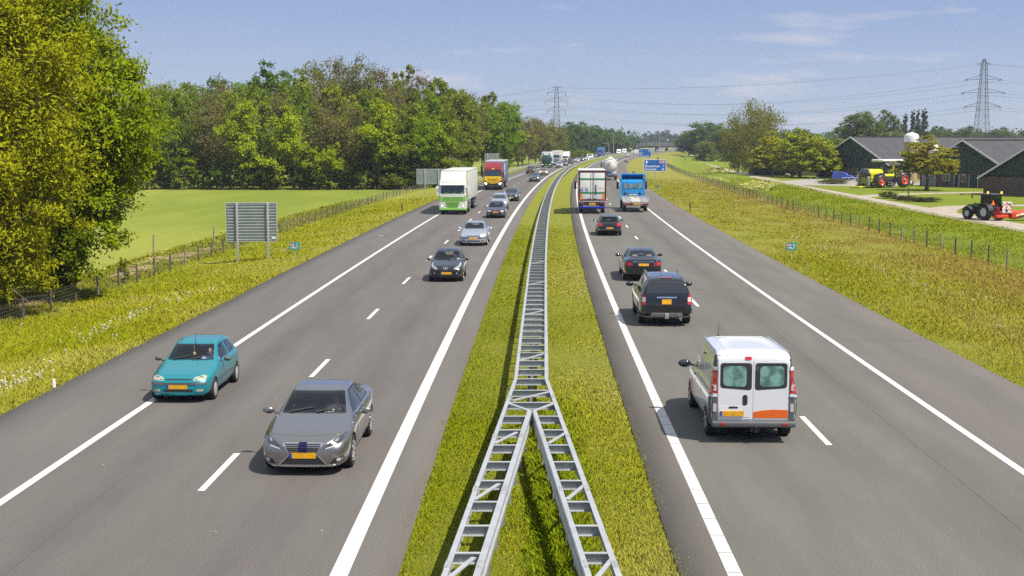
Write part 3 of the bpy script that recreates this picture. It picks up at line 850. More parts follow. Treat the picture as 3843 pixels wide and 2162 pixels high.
def boolean(me, cutters, m_extra=None):
    o = bpy.data.objects.new('tmp', me); COL.objects.link(o)
    cs = []
    for c in cutters:
        co = bpy.data.objects.new('cut', c); COL.objects.link(co); cs.append(co)
        md = o.modifiers.new('b', 'BOOLEAN'); md.operation = 'DIFFERENCE'; md.solver = 'EXACT'; md.object = co
    dg = bpy.context.evaluated_depsgraph_get(); dg.update()
    out = bpy.data.meshes.new_from_object(o.evaluated_get(dg))
    for c in cs: bpy.data.objects.remove(c)
    bpy.data.objects.remove(o)
    return out
def wheel(parent, x, y, R, wd, rimm, spokes=5, face=1, cap=False, rr=.66):
    b = MB(); h = wd / 2
    b.lathe([(R * rr, -h), (R * .93, -h), (R, -h * .7), (R, h * .7), (R * .93, h), (R * rr, h), (R * rr, -h)], axis='Y', n=30)
    o = b.build('wheel', TYRE, parent); o.location = (x, y, R)
    b = MB(); f = face * h
    ri = R * rr
    b.lathe([(ri * 1.0, -h * .9), (ri * .98, f * .96), (ri * .90, f * .96), (ri * .86, f * .55), (ri * .2, f * .5), (0.001, f * .5)], axis='Y', n=30)
    if cap:
        b.lathe([(ri * .97, f * .8), (ri * .8, f * 1.0), (ri * .3, f * 1.05), (.001, f * 1.05)], axis='Y', n=24)
    else:
        for k in range(spokes):
            a = 2 * math.pi * k / spokes; c, s_ = math.cos(a), math.sin(a)
            b.bar((c * ri * .12, f * .75, s_ * ri * .12), (c * ri * .93, f * .9, s_ * ri * .93), .055 * R / .3, .035)
        b.ball((0, f * .78, 0), (ri * .2, .03, ri * .2), 10, 6)
    r = b.build('rim', rimm, o)
    if not cap:
        d = MB(); d.lathe([(ri * .85, f * .58), (ri * .2, f * .53)], axis='Y', n=24); d.build('brake_disc', DARKSTEEL, o)
    return o
def plate(sk, parent, view, cy, cz, w=.52, h=.115, m=None, blue=True, side=1):
    o = link('number_plate', sk.patch([(cy - w / 2, cz - h / 2), (cy + w / 2, cz - h / 2), (cy + w / 2, cz + h / 2), (cy - w / 2, cz + h / 2)], view, .012, .03, .5, .01), m or PLATE, parent, 0)
    if blue:
        # the narrow blue band is at the reader's left
        s = side * (-1 if view == 'rear' else 1) * -1
        # front: viewer sees +y on the right; rear: viewer sees +y on the left
        y0 = (cy - w / 2) if view == 'front' else (cy + w / 2 - .045)
        link('country_band', sk.patch([(y0, cz - h / 2 + .004), (y0 + .045, cz - h / 2 + .004), (y0 + .045, cz + h / 2 - .004), (y0, cz + h / 2 - .004)], view, .015, .006, .5, 0), PLATEB, o, 0)
    return o

HUMAN = {}
def human_mesh():
    """seated driver, arms forward to the wheel; body one surface grown on a skeleton"""
    if HUMAN: return HUMAN
    J = {'pelvis': (0, 0, .10), 'waist': (.02, 0, .28), 'chest': (.0, 0, .48), 'neck': (.0, 0, .62), 'hipL': (.05, .10, .08), 'hipR': (.05, -.10, .08), 'kneeL': (.46, .14, .16), 'kneeR': (.46, -.14, .16), 'ankL': (.66, .14, -.20), 'ankR': (.66, -.14, -.20),
         'shL': (0, .19, .56), 'shR': (0, -.19, .56), 'elL': (.16, .27, .36), 'elR': (.16, -.27, .36), 'wrL': (.36, .17, .43), 'wrR': (.36, -.17, .43)}
    Rd = {'pelvis': .15, 'waist': .14, 'chest': .155, 'neck': .062, 'hipL': .095, 'hipR': .095, 'kneeL': .065, 'kneeR': .065, 'ankL': .045, 'ankR': .045, 'shL': .07, 'shR': .07, 'elL': .047, 'elR': .047, 'wrL': .033, 'wrR': .033}
    E = [('pelvis', 'waist'), ('waist', 'chest'), ('chest', 'neck'), ('pelvis', 'hipL'), ('pelvis', 'hipR'), ('hipL', 'kneeL'), ('hipR', 'kneeR'), ('kneeL', 'ankL'), ('kneeR', 'ankR'), ('chest', 'shL'), ('chest', 'shR'), ('shL', 'elL'), ('shR', 'elR'), ('elL', 'wrL'), ('elR', 'wrR')]
    def grow(pts, rad, edges, lv=1):
        nm = list(pts); me = bpy.data.meshes.new('h'); me.from_pydata([pts[k] for k in nm], [(nm.index(a), nm.index(b)) for a, b in edges], [])
        o = bpy.data.objects.new('h', me); COL.objects.link(o); o.modifiers.new('s', 'SKIN')
        sv = me.skin_vertices[0].data
        for i, k in enumerate(nm): sv[i].radius = (rad[k], rad[k])
        sv[0].use_root = True
        md = o.modifiers.new('u', 'SUBSURF'); md.levels = lv
        dg = bpy.context.evaluated_depsgraph_get(); out = bpy.data.meshes.new_from_object(o.evaluated_get(dg)); bpy.data.objects.remove(o); return out
    HUMAN['body'] = grow(J, Rd, E, 1)
    hb = MB(); hb.ball((.03, 0, .76), (.098, .078, .118), 16, 12); hb.ball((.125, 0, .745), (.022, .014, .024), 8, 6)
    hb.ball((.105, 0, .69), (.03, .03, .012), 8, 5)
    for s in (-1, 1):
        hb.ball((.02, s * .078, .755), (.018, .01, .03), 8, 6)
    hb.tube([(0, 0, .60), (.01, 0, .70)], .052, 10)
    HUMAN['head'] = hb.mesh()
    h2 = MB()
    for s in (-1, 1): h2.ball((.112, s * .034, .775), (.012, .014, .008), 8, 5)
    HUMAN['eyes'] = h2.mesh()
    hr = MB(); hr.ball((.005, 0, .805), (.105, .086, .085), 14, 8); hr.ball((-.045, 0, .755), (.065, .078, .10), 12, 8); HUMAN['hair'] = hr.mesh()
    for s, nm in ((1, 'L'), (-1, 'R')):
        pts = {'w': (.36, s * .17, .43), 'p': (.42, s * .165, .455)}; rad = {'w': .028, 'p': .032}; ed = [('w', 'p')]
        for k in range(4):
            yy = s * (.165 + .012 * (k - 1.5)); zz = .475 - .018 * k + .02; ln = (.9, 1., .95, .75)[k]
            pts['a%d' % k] = (.445, yy, zz); pts['b%d' % k] = (.475 * 1.0 + .012 * ln, yy - s * .02 * ln, zz + .008); pts['c%d' % k] = (.47, yy - s * .04 * ln, zz - .005)
            for q, r_ in (('a', .010), ('b', .009), ('c', .0075)): rad[q + str(k)] = r_
            ed += [('p', 'a%d' % k), ('a%d' % k, 'b%d' % k), ('b%d' % k, 'c%d' % k)]
        pts['t1'] = (.40, s * .135, .47); pts['t2'] = (.43, s * .12, .485); rad['t1'] = .011; rad['t2'] = .009; ed += [('p', 't1'), ('t1', 't2')]
        HUMAN['hand' + nm] = grow(pts, rad, ed, 1)
    return HUMAN
def person_in(car_o, x, y, z, shirt, label, sc=1.):
    H = human_mesh()
    p = empty('person', (0, 0, 0), 0, label, 'person')
    mw = Matrix.Translation(car_o.location) @ Matrix.Rotation(car_o.rotation_euler.z, 4, 'Z') @ Matrix.Translation((x, y, z))
    p.location = mw.to_translation(); p.rotation_euler = (0, 0, car_o.rotation_euler.z); p.scale = (sc, sc, sc)
    link('clothing', H['body'].copy(), shirt, p, 60)
    h = link('head', H['head'].copy(), SKIN, p, 60)
    link('hair', H['hair'].copy(), HAIR, h, 60); link('eye', H['eyes'].copy(), BLACK, h, 60)
    link('hand', H['handL'].copy(), SKIN, p, 60); link('hand', H['handR'].copy(), SKIN, p, 60)
    return p

def seat(parent, x, y, z, m):
    b = MB(); b.box((x + .0, y, z + .12), (.5, .5, .16), 0, .05)
    b.prism(round_poly([(x - .22, z + .12), (x - .10, z + .12), (x - .22, z + .72), (x - .32, z + .72)], .04), y - .23, y + .23)
    b.box((x - .30, y, z + .82), (.09, .27, .17), 0, .04); b.box((x - .29, y, z + .73), (.03, .12, .08))
    return b.build('seat', m, parent)

def build_car(name, label, cat, S, group=None):
    t = empty(name, (0, 0, 0), 0, label, cat, group)
    L = S['L']; pm = S['paint']; raw = loft(S); sk = Skin(raw, L)
    R = S['R']; cut = []
    wl = MB(); tw = S['w_track']
    for xw in (S['wf'], S['wr']):
        for s in (-1, 1): wl.lathe([(.001, -.22), (R * S.get('arch', 1.13), -.22), (R * S.get('arch', 1.13), .16), (.001, .16)], (-xw, s * tw, R * 1.02), 'Y', 28)
    # lathes above are closed at the axis
    wm = wl.mesh(); wm.materials.append(WELL); cut.append(wm)
    fw = S.get('front_win'); rw = S.get('rear_win'); sw = S.get('side_win', [])
    interior = S.get('interior')
    if interior:
        cb = loft(S, .045, S['cab'][0], S['cab'][1], S['cab'][2]); cb.materials.append(CABIN); cut.append(cb)
        def winprism(poly, axis, lo, hi):
            b = MB(); b.prism(round_poly(poly, .04), lo, hi, axis); m_ = b.mesh(); m_.materials.append(CABIN); return m_
        if fw: cut.append(winprism(fw, 'X', -S['cab'][0] - 1.1, .2))
        if rw: cut.append(winprism(rw, 'X', -L - .2, -S['cab'][1] + .75))
        for p_ in sw: cut.append(winprism([(-a, b_) for a, b_ in p_], 'Y', -1.2, 1.2))
    raw.materials.append(pm)
    me = boolean(raw, cut)
    body = link('body', me, None, t, S.get('smooth', 40))
    gm = GLASS if interior else DGLASS
    def part(nm, poly, view, m, parent=None, **k):
        return link(nm, sk.patch(poly, view, **k), m, parent or t, 30)
    if fw: 
        ws = part('windscreen', fw, 'front', gm, r=.06, off=.002)
        if S.get('wipers', 1):
            (y0, z0), (y1, z1) = fw[0], fw[1]
            for a, b_ in (((y0 * .75, z0 + .0), (y0 * .05, z0 + .07)), ((y0 * .0 + .05, z0 + .0), (y1 * .72, z0 + .07))):
                link('wiper', sk.patch([(a[0], a[1]), (b_[0], b_[1]), (b_[0], b_[1] + .02), (a[0], a[1] + .025)], 'front', .02, .02, .2, 0), TRIM, t, 0)
    if rw: part('rear_window', rw, 'rear', S.get('rear_glass', gm), r=.06, off=.002)
    for p_ in sw:
        for v in ('left', 'right'): part('side_window', p_, v, S.get('side_glass', gm), r=.04, off=.002)
    for v in ('left', 'right'):
        for p_ in S.get('side_trim', []): part('window_surround', p_, v, TRIM, r=.04, off=.001)
    for p_ in S.get('doors', []):
        for v, sgn in (('left', 1), ('right', -1)):
            d = part('door', p_, v, pm, r=.05, off=.005, thick=.02)
            xs = [a for a, _ in p_]; zs = [z for _, z in p_]; hx, hz = max(xs) - .12, max(zs) - .10
            link('handle', sk.patch([(hx - .10, hz - .012), (hx + .08, hz - .012), (hx + .08, hz + .014), (hx - .10, hz + .014)], v, .03, .03, .2, .01), S.get('handle', pm), d, 0)
    if 'hood' in S: part('bonnet', S['hood'], 'top', pm, r=.05, off=.004, thick=.015)
    for nm, poly, view, m, kw in S.get('patches', []):
        kw = dict(kw); mir = kw.pop('mir', False); par = kw.pop('on', None)
        for pp in ([poly, mirror(poly)] if mir else [poly]):
            part(nm, pp, view, m, **kw)
    for nm, poly, m, kw in S.get('side_patches', []):
        for v in ('left', 'right'): part(nm, poly, v, m, **kw)
    for view, cy, cz, w_, h_, m, bl in S.get('plates', []): plate(sk, t, view, cy, cz, w_, h_, m, bl)
    # mirrors
    mx, my, mz, msz, mm = S['mirror']
    for s in (-1, 1):
        b = MB(); b.ball((-mx, s * my, mz), (msz * .55, msz, msz * .62), 12, 8); b.bar((-mx + .02, s * (my - msz), mz - .04), (-mx + .06, s * (my - msz - .13), mz - .07), .05, .04)
        o = b.build('wing_mirror', mm, t); g = MB(); g.ball((-mx - msz * .32, s * my, mz), (msz * .28, msz * .85, msz * .5), 10, 6); g.build('mirror_glass', DGLASS, o)
    for xw in (S['wf'], S['wr']):
        for s in (-1, 1): wheel(t, -xw, s * (tw - S.get('tin', .0)), R, S.get('tyre_w', .2), S.get('rim', RIM), S.get('spokes', 5), s, S.get('cap', False))
    ub = MB(); ub.box((-L * .5, 0, prof(S['bot'], [L * .5])[0] + .0), (L * .8, S['w'][len(S['w']) // 2][1] * 1.4, .08)); ub.build('underbody', WELL, t, 0)
    if S.get('antenna'):
        ax, az, ah, lean = S['antenna']; b = MB(); b.tube([(-ax, 0, az), (-ax - lean, 0, az + ah)], [.008, .004], 6); b.ball((-ax, 0, az), .02, 8, 5); b.build('aerial', TRIM, t)
    if interior:
        sx = S['cab'][3]; fz = S['cab'][2]
        for s in (-1, 1): seat(t, -sx, s * .36, fz, S.get('seatm', SEATM))
        b = MB(); b.box((-sx - .95, 0, fz + .12), (.45, 1.15, .16), 0, .05); b.box((-sx - 1.18, 0, fz + .38), (.14, 1.15, .5), 0, .05)
        for s in (-1, 1): b.box((-sx - 1.2, s * .34, fz + .68), (.09, .26, .14), 0, .04)
        b.build('rear_bench', S.get('seatm', SEATM), t)
        b = MB(); b.box((-sx + .78, 0, fz + .36), (.34, 1.2, .24), 0, .08); b.build('dashboard', CABIN, t)
        b = MB(); n = 20
        for k in range(n + 1): pass
        pts = [(-sx + .47 + .06 * math.sin(2 * math.pi * k / n), .36 + .18 * math.cos(2 * math.pi * k / n), fz + .52 + .17 * math.sin(2 * math.pi * k / n)) for k in range(n + 1)]
        b.tube(pts, .015, 8); b.bar(pts[0], pts[10], .03, .02); b.build('steering_wheel', TRIM, t)
    return t
def place(t, px, py, rear_facing=False, off=0., z=0., D=None, turn=0.):
    """front (or rear) ground point at a pixel; heading along the road"""
    p = P(px, py, z) if D is None else PD(px, py, D)
    h = heading(p.y)
    # local +x forward. oncoming: forward is -Y turned with the road
    ang = (-math.pi / 2 - h) if not rear_facing else (math.pi / 2 - h)
    t.rotation_euler = (0, 0, ang + turn)
    f = Vector((math.cos(ang), math.sin(ang), 0))
    t.location = Vector((p.x, p.y, z)) + f * off
    return t
BASE = {
 'sedan': dict(L=4.66, W=1.81, H=1.43,
  top=[(0, .60), (.05, .67), (.22, .76), (.6, .86), (1.0, .93), (1.30, .985), (2.05, 1.355), (2.4, 1.42), (2.8, 1.43), (3.25, 1.38), (3.95, 1.09), (4.3, 1.06), (4.56, 1.03), (4.63, .93), (4.66, .75)],
  belt=[(0, .52), (.25, .68), (.6, .77), (1.3, .88), (2.3, .92), (3.3, .96), (4.0, .99), (4.45, .95), (4.66, .66)],
  w=[(0, .56), (.07, .72), (.2, .815), (.45, .88), (.9, .905), (2.3, .895), (3.7, .905), (4.2, .885), (4.5, .82), (4.62, .72), (4.66, .60)],
  wt=[(0, .45), (.22, .64), (.6, .72), (1.3, .75), (2.05, .60), (2.8, .58), (3.25, .58), (3.95, .64), (4.35, .70), (4.6, .66), (4.66, .5)],
  bot=[(0, .21), (.1, .165), (.6, .17), (4.0, .20), (4.5, .27), (4.66, .38)],
  front_win=[(-.68, 1.0), (.68, 1.0), (.545, 1.345), (-.545, 1.345)], rear_win=[(-.60, 1.11), (.60, 1.11), (.50, 1.345), (-.50, 1.345)],
  side_win=[[(1.62, .965), (2.62, .99), (2.62, 1.315), (2.25, 1.30)], [(2.70, .99), (3.50, 1.03), (3.62, 1.09), (3.25, 1.27), (2.70, 1.315)]],
  doors=[[(1.45, .28), (2.64, .26), (2.64, .955), (1.50, .93)], [(2.67, .26), (3.25, .28), (3.55, .62), (3.62, .985), (2.67, .955)]],
  hood=[(.35, -.70), (1.22, -.74), (1.27, 0), (1.22, .74), (.35, .70), (.27, .4), (.24, 0), (.27, -.4)],
  mirror=(1.72, 1.03, .99, .13), wf=.86, wr=3.66, R=.325, w_track=.79, cab=(1.42, 3.75, .42, 2.35)),
 'hatch': dict(L=3.68, W=1.60, H=1.38,
  top=[(0, .54), (.05, .61), (.18, .69), (.5, .78), (.95, .87), (1.12, .905), (1.75, 1.27), (2.05, 1.355), (2.5, 1.38), (3.0, 1.34), (3.26, 1.25), (3.52, .92), (3.64, .82), (3.68, .62)],
  belt=[(0, .48), (.2, .62), (.6, .72), (1.12, .82), (2, .86), (3, .88), (3.45, .86), (3.68, .55)],
  w=[(0, .52), (.06, .66), (.18, .735), (.45, .785), (.9, .80), (3.0, .80), (3.4, .765), (3.6, .70), (3.68, .58)],
  wt=[(0, .42), (.18, .58), (.6, .65), (1.12, .675), (1.75, .56), (2.5, .545), (3.2, .54), (3.5, .60), (3.68, .48)],
  bot=[(0, .22), (.1, .17), (.5, .17), (3.1, .2), (3.5, .26), (3.68, .36)],
  front_win=[(-.615, .925), (.615, .925), (.50, 1.265), (-.50, 1.265)], rear_win=[(-.55, .95), (.55, .95), (.47, 1.23), (-.47, 1.23)],
  side_win=[[(1.40, .885), (2.32, .905), (2.32, 1.265), (1.90, 1.235)], [(2.40, .91), (3.14, .94), (3.10, 1.08), (2.92, 1.245), (2.40, 1.265)]],
  doors=[[(1.22, .26), (2.30, .24), (2.36, .5), (2.36, .87), (1.24, .84)]],
  hood=[(.28, -.60), (1.05, -.655), (1.09, 0), (1.05, .655), (.28, .60), (.20, .35), (.18, 0), (.20, -.35)],
  mirror=(1.46, .92, .92, .10), wf=.64, wr=3.02, R=.275, w_track=.70, cab=(1.22, 3.30, .38, 1.95)),
 'suv': dict(L=4.85, W=1.88, H=1.78,
  top=[(0, .80), (.05, .92), (.2, 1.05), (.7, 1.12), (1.25, 1.18), (1.95, 1.62), (2.25, 1.72), (2.9, 1.755), (3.9, 1.74), (4.4, 1.70), (4.62, 1.55), (4.78, 1.15), (4.83, .95), (4.85, .75)],
  belt=[(0, .72), (.2, .95), (.7, 1.02), (1.25, 1.08), (2.5, 1.10), (4.0, 1.13), (4.65, 1.10), (4.85, .70)],
  w=[(0, .74), (.1, .84), (.3, .91), (.8, .94), (4.2, .94), (4.6, .91), (4.8, .86), (4.85, .80)],
  wt=[(0, .6), (.2, .76), (1.25, .80), (1.95, .66), (2.9, .645), (4.0, .64), (4.5, .64), (4.7, .74), (4.85, .70)],
  bot=[(0, .42), (.15, .32), (.7, .30), (4.3, .32), (4.7, .36), (4.85, .44)],
  front_win=[(-.72, 1.2), (.72, 1.2), (.60, 1.60), (-.60, 1.60)], rear_win=[(-.73, 1.20), (.73, 1.20), (.60, 1.66), (-.60, 1.66)],
  side_win=[[(1.52, 1.14), (2.58, 1.16), (2.58, 1.60), (2.12, 1.58)], [(2.66, 1.16), (3.55, 1.18), (3.50, 1.60), (2.66, 1.61)], [(3.64, 1.18), (4.48, 1.22), (4.28, 1.57), (3.64, 1.60)]],
  doors=[[(1.40, .42), (2.60, .40), (2.60, 1.13), (1.45, 1.10)], [(2.63, .40), (3.35, .42), (3.60, .8), (3.62, 1.15), (2.63, 1.13)]],
  hood=[(.30, -.75), (1.15, -.80), (1.15, .80), (.30, .75), (.2, .4), (.2, -.4)],
  mirror=(1.62, 1.10, 1.19, .15), wf=.92, wr=3.78, R=.385, w_track=.80, cab=(1.40, 4.45, .6, 2.4)),
 'mpv': dict(L=4.05, W=1.70, H=1.60,
  top=[(0, .62), (.05, .72), (.2, .86), (.6, .99), (.95, 1.08), (1.75, 1.48), (2.1, 1.57), (2.7, 1.60), (3.4, 1.55), (3.7, 1.42), (3.95, 1.0), (4.02, .85), (4.05, .65)],
  belt=[(0, .54), (.2, .76), (.6, .88), (.95, .95), (2, .99), (3.3, 1.02), (3.85, .98), (4.05, .56)],
  w=[(0, .56), (.07, .69), (.2, .77), (.5, .83), (.9, .85), (3.3, .85), (3.8, .81), (3.98, .74), (4.05, .62)],
  wt=[(0, .45), (.2, .62), (.6, .70), (.95, .72), (1.75, .60), (2.7, .585), (3.5, .58), (3.9, .65), (4.05, .5)],
  bot=[(0, .30), (.1, .22), (.5, .2), (3.4, .22), (3.9, .28), (4.05, .38)],
  front_win=[(-.66, 1.08), (.66, 1.08), (.54, 1.475), (-.54, 1.475)], rear_win=[(-.60, 1.08), (.60, 1.08), (.52, 1.42), (-.52, 1.42)],
  side_win=[[(1.35, 1.03), (2.35, 1.05), (2.35, 1.47), (1.92, 1.44)], [(2.43, 1.05), (3.50, 1.08), (3.32, 1.42), (2.43, 1.47)]],
  doors=[[(1.2, .3), (2.36, .28), (2.36, 1.01), (1.22, .98)], [(2.39, .28), (3.0, .3), (3.3, .65), (3.4, 1.03), (2.39, 1.01)]],
  hood=[(.28, -.62), (.88, -.70), (.92, 0), (.88, .70), (.28, .62), (.2, 0)],
  mirror=(1.45, .98, 1.08, .12), wf=.78, wr=3.3, R=.30, w_track=.75, cab=(1.1, 3.6, .45, 2.0)),
}
def spec(base, L=None, W=None, H=None, **kw):
    b = BASE[base]; S = {}
    fl, fw_, fh = (L or b['L']) / b['L'], (W or b['W']) / b['W'], (H or b['H']) / b['H']
    for k, v in b.items():
        if k in ('top', 'belt', 'bot'): S[k] = [(s * fl, z * fh) for s, z in v]
        elif k in ('w', 'wt'): S[k] = [(s * fl, y * fw_) for s, y in v]
        elif k in ('front_win', 'rear_win'): S[k] = [(y * fw_, z * fh) for y, z in v]
        elif k in ('side_win', 'doors'): S[k] = [[(s * fl, z * fh) for s, z in p] for p in v]
        elif k == 'hood': S[k] = [(s * fl, y * fw_) for s, y in v]
        elif k == 'mirror': S[k] = (v[0] * fl, v[1] * fw_, v[2] * fh, v[3], kw['paint'])
        elif k == 'cab': S[k] = (v[0] * fl, v[1] * fl, v[2] * fh, v[3] * fl)
        elif k in ('wf', 'wr', 'L'): S[k] = v * fl
        elif k == 'w_track': S[k] = v * fw_
        elif k == 'R': S[k] = v
        elif k in ('W', 'H'): S[k] = v
    S['fl'], S['fw'], S['fh'] = fl, fw_, fh
    mm = kw.pop('mirror_mat', None)
    S.update(kw)
    if mm: S['mirror'] = S['mirror'][:4] + (mm,)
    return S
def bx2(y0, z0, y1, z1): return [(y0, z0), (y1, z0), (y1, z1), (y0, z1)]

# --- teal small hatchback
TEALP = paint('teal_paint', (.0, .225, .27), .30, .30)
S = spec('hatch', paint=TEALP, interior=True, cap=True, rim=RIMW, mirror_mat=GREYTRIM, handle=TRIM, antenna=(1.78, 1.27, .26, -.02),
  patches=[('headlight', [(.37, .575), (.66, .59), (.69, .66), (.60, .70), (.40, .655)], 'front', LAMPY, dict(mir=True)),
           ('grille_slot', [(-.34, .595), (.34, .595), (.32, .625), (-.32, .625)], 'front', TRIM, {}),
           ('bumper_strip', bx2(-.71, .485, .71, .535), 'front', GREYTRIM, dict(off=.015, thick=.03)),
           ('lower_grille', [(-.36, .295), (.36, .295), (.39, .365), (-.39, .365)], 'front', TRIM, {}),
           ('fog_lamp', bx2(.46, .31, .63, .375), 'front', LAMPY, dict(mir=True)),
           ('tail_light', [(.52, .62), (.68, .62), (.68, .84), (.54, .84)], 'rear', TAIL, dict(mir=True))],
  side_patches=[('side_moulding', [(1.0, .46), (2.7, .46), (2.7, .51), (1.0, .51)], GREYTRIM, dict(off=.012, thick=.02)),
                ('indicator', [(.14, .62), (.18, .62), (.18, .65), (.14, .65)], ORANGE, {})],
  plates=[('front', -.03, .43, .52, .11, PLATE, True)])
car = build_car('hatchback', 'small teal three-door hatchback with black mirrors, leftmost car on the near road', 'car', S)
place(car, 696, 1496, False, S['wf'])
person_in(car, -1.93, .36, .34, SHIRTB, 'person in a blue and white striped shirt driving the teal hatchback', .95)
b = MB(); b.tube([(-1.62, .0, 1.235), (-1.62, .0, 1.08)], .004, 5); b.lathe([(.001, .0), (.035, .02), (.04, .06), (.015, .10), (.001, .11)], (-1.62, 0, .97), 'Z', 10)
o = b.build('air_freshener', mat('straw_ornament', (.55, .34, .16), .7)); tag(o, 'small straw-coloured ornament hanging behind the windscreen of the teal hatchback', 'ornament'); o.matrix_world = Matrix.Translation(car.location) @ Matrix.Rotation(car.rotation_euler.z, 4, 'Z')

# --- grey saloon
GREYP = paint('graphite_metallic', (.27, .26, .25), .85, .26)
S = spec('sedan', paint=GREYP, interior=True, spokes=10, R=.335, antenna=None,
  patches=[('headlight', [(.41, .555), (.45, .63), (.60, .71), (.80, .80), (.84, .74), (.70, .63)], 'front', LAMPDK, dict(mir=True)),
           ('running_lamp', [(.43, .545), (.66, .60), (.66, .625), (.45, .575)], 'front', LAMP, dict(mir=True, off=.009)),
           ('headlamp_lens', [(.62, .67), (.68, .69), (.70, .74), (.64, .72)], 'front', CHROME, dict(mir=True, off=.010, r=.03)),
           ('upper_grille', [(-.27, .475), (.27, .475), (.37, .655), (.33, .675), (-.33, .675), (-.37, .655)], 'front', TRIM, {}),
           ('lower_grille', [(-.46, .245), (.46, .245), (.27, .425), (-.27, .425)], 'front', BLACK, {}),
           ('grille_frame', [(.27, .43), (.30, .43), (.50, .245), (.46, .245)], 'front', CHROME, dict(mir=True, off=.012, r=.005)),
           ('grille_frame', [(.28, .47), (.31, .47), (.41, .66), (.37, .665)], 'front', CHROME, dict(mir=True, off=.012, r=.005)),
           ('grille_bar', bx2(-.29, .50, .29, 0.507), 'front', CHROME, dict(off=.010, r=0)), ('grille_bar', bx2(-.31, .54, .31, 0.547), 'front', CHROME, dict(off=.010, r=0)),
           ('grille_bar', bx2(-.33, .58, .33, 0.587), 'front', CHROME, dict(off=.010, r=0)), ('grille_bar', bx2(-.35, .62, .35, 0.627), 'front', CHROME, dict(off=.010, r=0)), ('grille_bar', bx2(-.36, .655, .36, .672), 'front', CHROME, dict(off=.010, r=0)),
           ('badge', bx2(-.085, .50, .085, .675), 'front', mat('navy_badge', (.005, .004, .045), .3), dict(off=.016, r=.02)),
           ('fog_recess', [(.53, .25), (.80, .30), (.80, .40), (.62, .37)], 'front', BLACK, dict(mir=True)),
           ('fog_lamp', bx2(.66, .305, .74, .365), 'front', LAMP, dict(mir=True, off=.01)),
           ('bumper_lip', [(-.60, .205), (.60, .205), (.66, .235), (-.66, .235)], 'front', CHROME, dict(off=.012)),
           ('tail_light', [(.45, .78), (.80, .80), (.80, .98), (.60, .94)], 'rear', TAIL, dict(mir=True))],
  side_patches=[('tail_light', [(4.28, .90), (4.60, .86), (4.60, .98), (4.40, .98)], TAIL, {}), ('sill_strip', [(1.5, .235), (3.3, .24), (3.3, .27), (1.5, .265)], CHROME, dict(off=.008)),
                ('window_line', [(1.55, .945), (3.6, .985), (3.6, .998), (1.55, .958)], CHROME, dict(off=.006, r=0))],
  side_trim=[[(1.55, .95), (2.66, .965), (3.62, 1.01), (3.70, 1.09), (3.28, 1.30), (2.66, 1.345), (2.22, 1.33)]],
  plates=[('front', 0, .425, .52, .115, PLATE, True)])
car = build_car('saloon_car', 'graphite grey saloon with a large hourglass grille, nearest car on the left road', 'car', S)
place(car, 1166, 1748, False, S['wf'])
person_in(car, -2.33, .36, .37, SHIRTW, 'person in a white shirt driving the graphite grey saloon', 1.)

# --- black small hatch
BLKB = paint('blue_black_paint', (.012, .014, .020), .3, .25)
S = spec('hatch', L=3.43, W=1.62, H=1.46, paint=BLKB, interior=True, cap=False, spokes=8, antenna=(1.7, 1.40, .1, .05),
  patches=[('headlight', [(.36, .62), (.50, .60), (.68, .72), (.72, .86), (.66, .87), (.56, .76)], 'front', LAMP, dict(mir=True)),
           ('intake', [(-.60, .50), (-.34, .315), (.34, .315), (.60, .50), (.62, .545), (-.62, .545)], 'front', BLACK, {}),
           ('intake_bar', [(-.58, .475), (.58, .475), (.60, .53), (-.60, .53)], 'front', BLKB, dict(off=.01)),
           ('emblem', [(-.135, .70), (-.10, .70), (-.055, .625), (.055, .625), (.10, .70), (.135, .70), (.075, .60), (-.075, .60)], 'front', CHROME, dict(off=.012, r=.008)),
           ('emblem', [(-.03, .635), (.02, .635), (.025, .67), (.045, .70), (.0, .712), (-.02, .68)], 'front', CHROME, dict(off=.012, r=.005)),
           ('lower_lip', [(-.55, .235), (.55, .235), (.62, .285), (-.62, .285)], 'front', BLKB, dict(off=.03, thick=.05)),
           ('fog_lamp', bx2(.50, .40, .56, .45), 'front', LAMP, dict(mir=True))],
  plates=[('front', .02, .425, .52, .115, PLATE, True)])
car = build_car('hatchback', 'tiny black hatchback with tall headlights and a wide smiling intake', 'car', S)
place(car, 1676, 1054, False, S['wf'])
person_in(car, -1.85, .34, .40, SHIRTW, 'person in a white top driving the tiny black hatchback', .95)

# --- silver fastback saloon
SILV = paint('silver_blue_paint', (.46, .50, .56), .6, .28)
S = spec('sedan', L=4.6, W=1.77, H=1.47, paint=SILV, interior=True, cap=False, spokes=6,
  patches=[('headlight', [(.44, .59), (.78, .60), (.80, .70), (.74, .80), (.58, .70)], 'front', LAMP, dict(mir=True)),
           ('grille', [(-.40, .585), (.40, .585), (.44, .675), (-.44, .675)], 'front', TRIM, {}),
           ('grille_bar', [(-.42, .625), (0, .645), (.42, .625), (.42, .64), (0, .66), (-.42, .64)], 'front', CHROME, dict(off=.012, r=0)),
           ('bumper_strip', bx2(.30, .505, .84, .555), 'front', TRIM, dict(mir=True, off=.014)),
           ('lower_grille', bx2(-.42, .29, .42, .36), 'front', BLACK, {}), ('fog_lamp', bx2(.52, .31, .70, .365), 'front', BLACK, dict(mir=True))],
  plates=[('front', 0, .475, .52, .115, PLATE, False)])
S['top'] = [(a, z) if a < 3.1 else (a, z) for a, z in S['top']]
silver = build_car('saloon_car', 'silver-blue fastback saloon with rounded headlights behind the tiny black hatchback', 'car', S)
place(silver, 1779, 920, False, S['wf'])
person_in(silver, -2.3, .36, .39, mat('dark_jumper', (.05, .06, .09), .9), 'person in dark clothes driving the silver-blue fastback saloon', 1.)

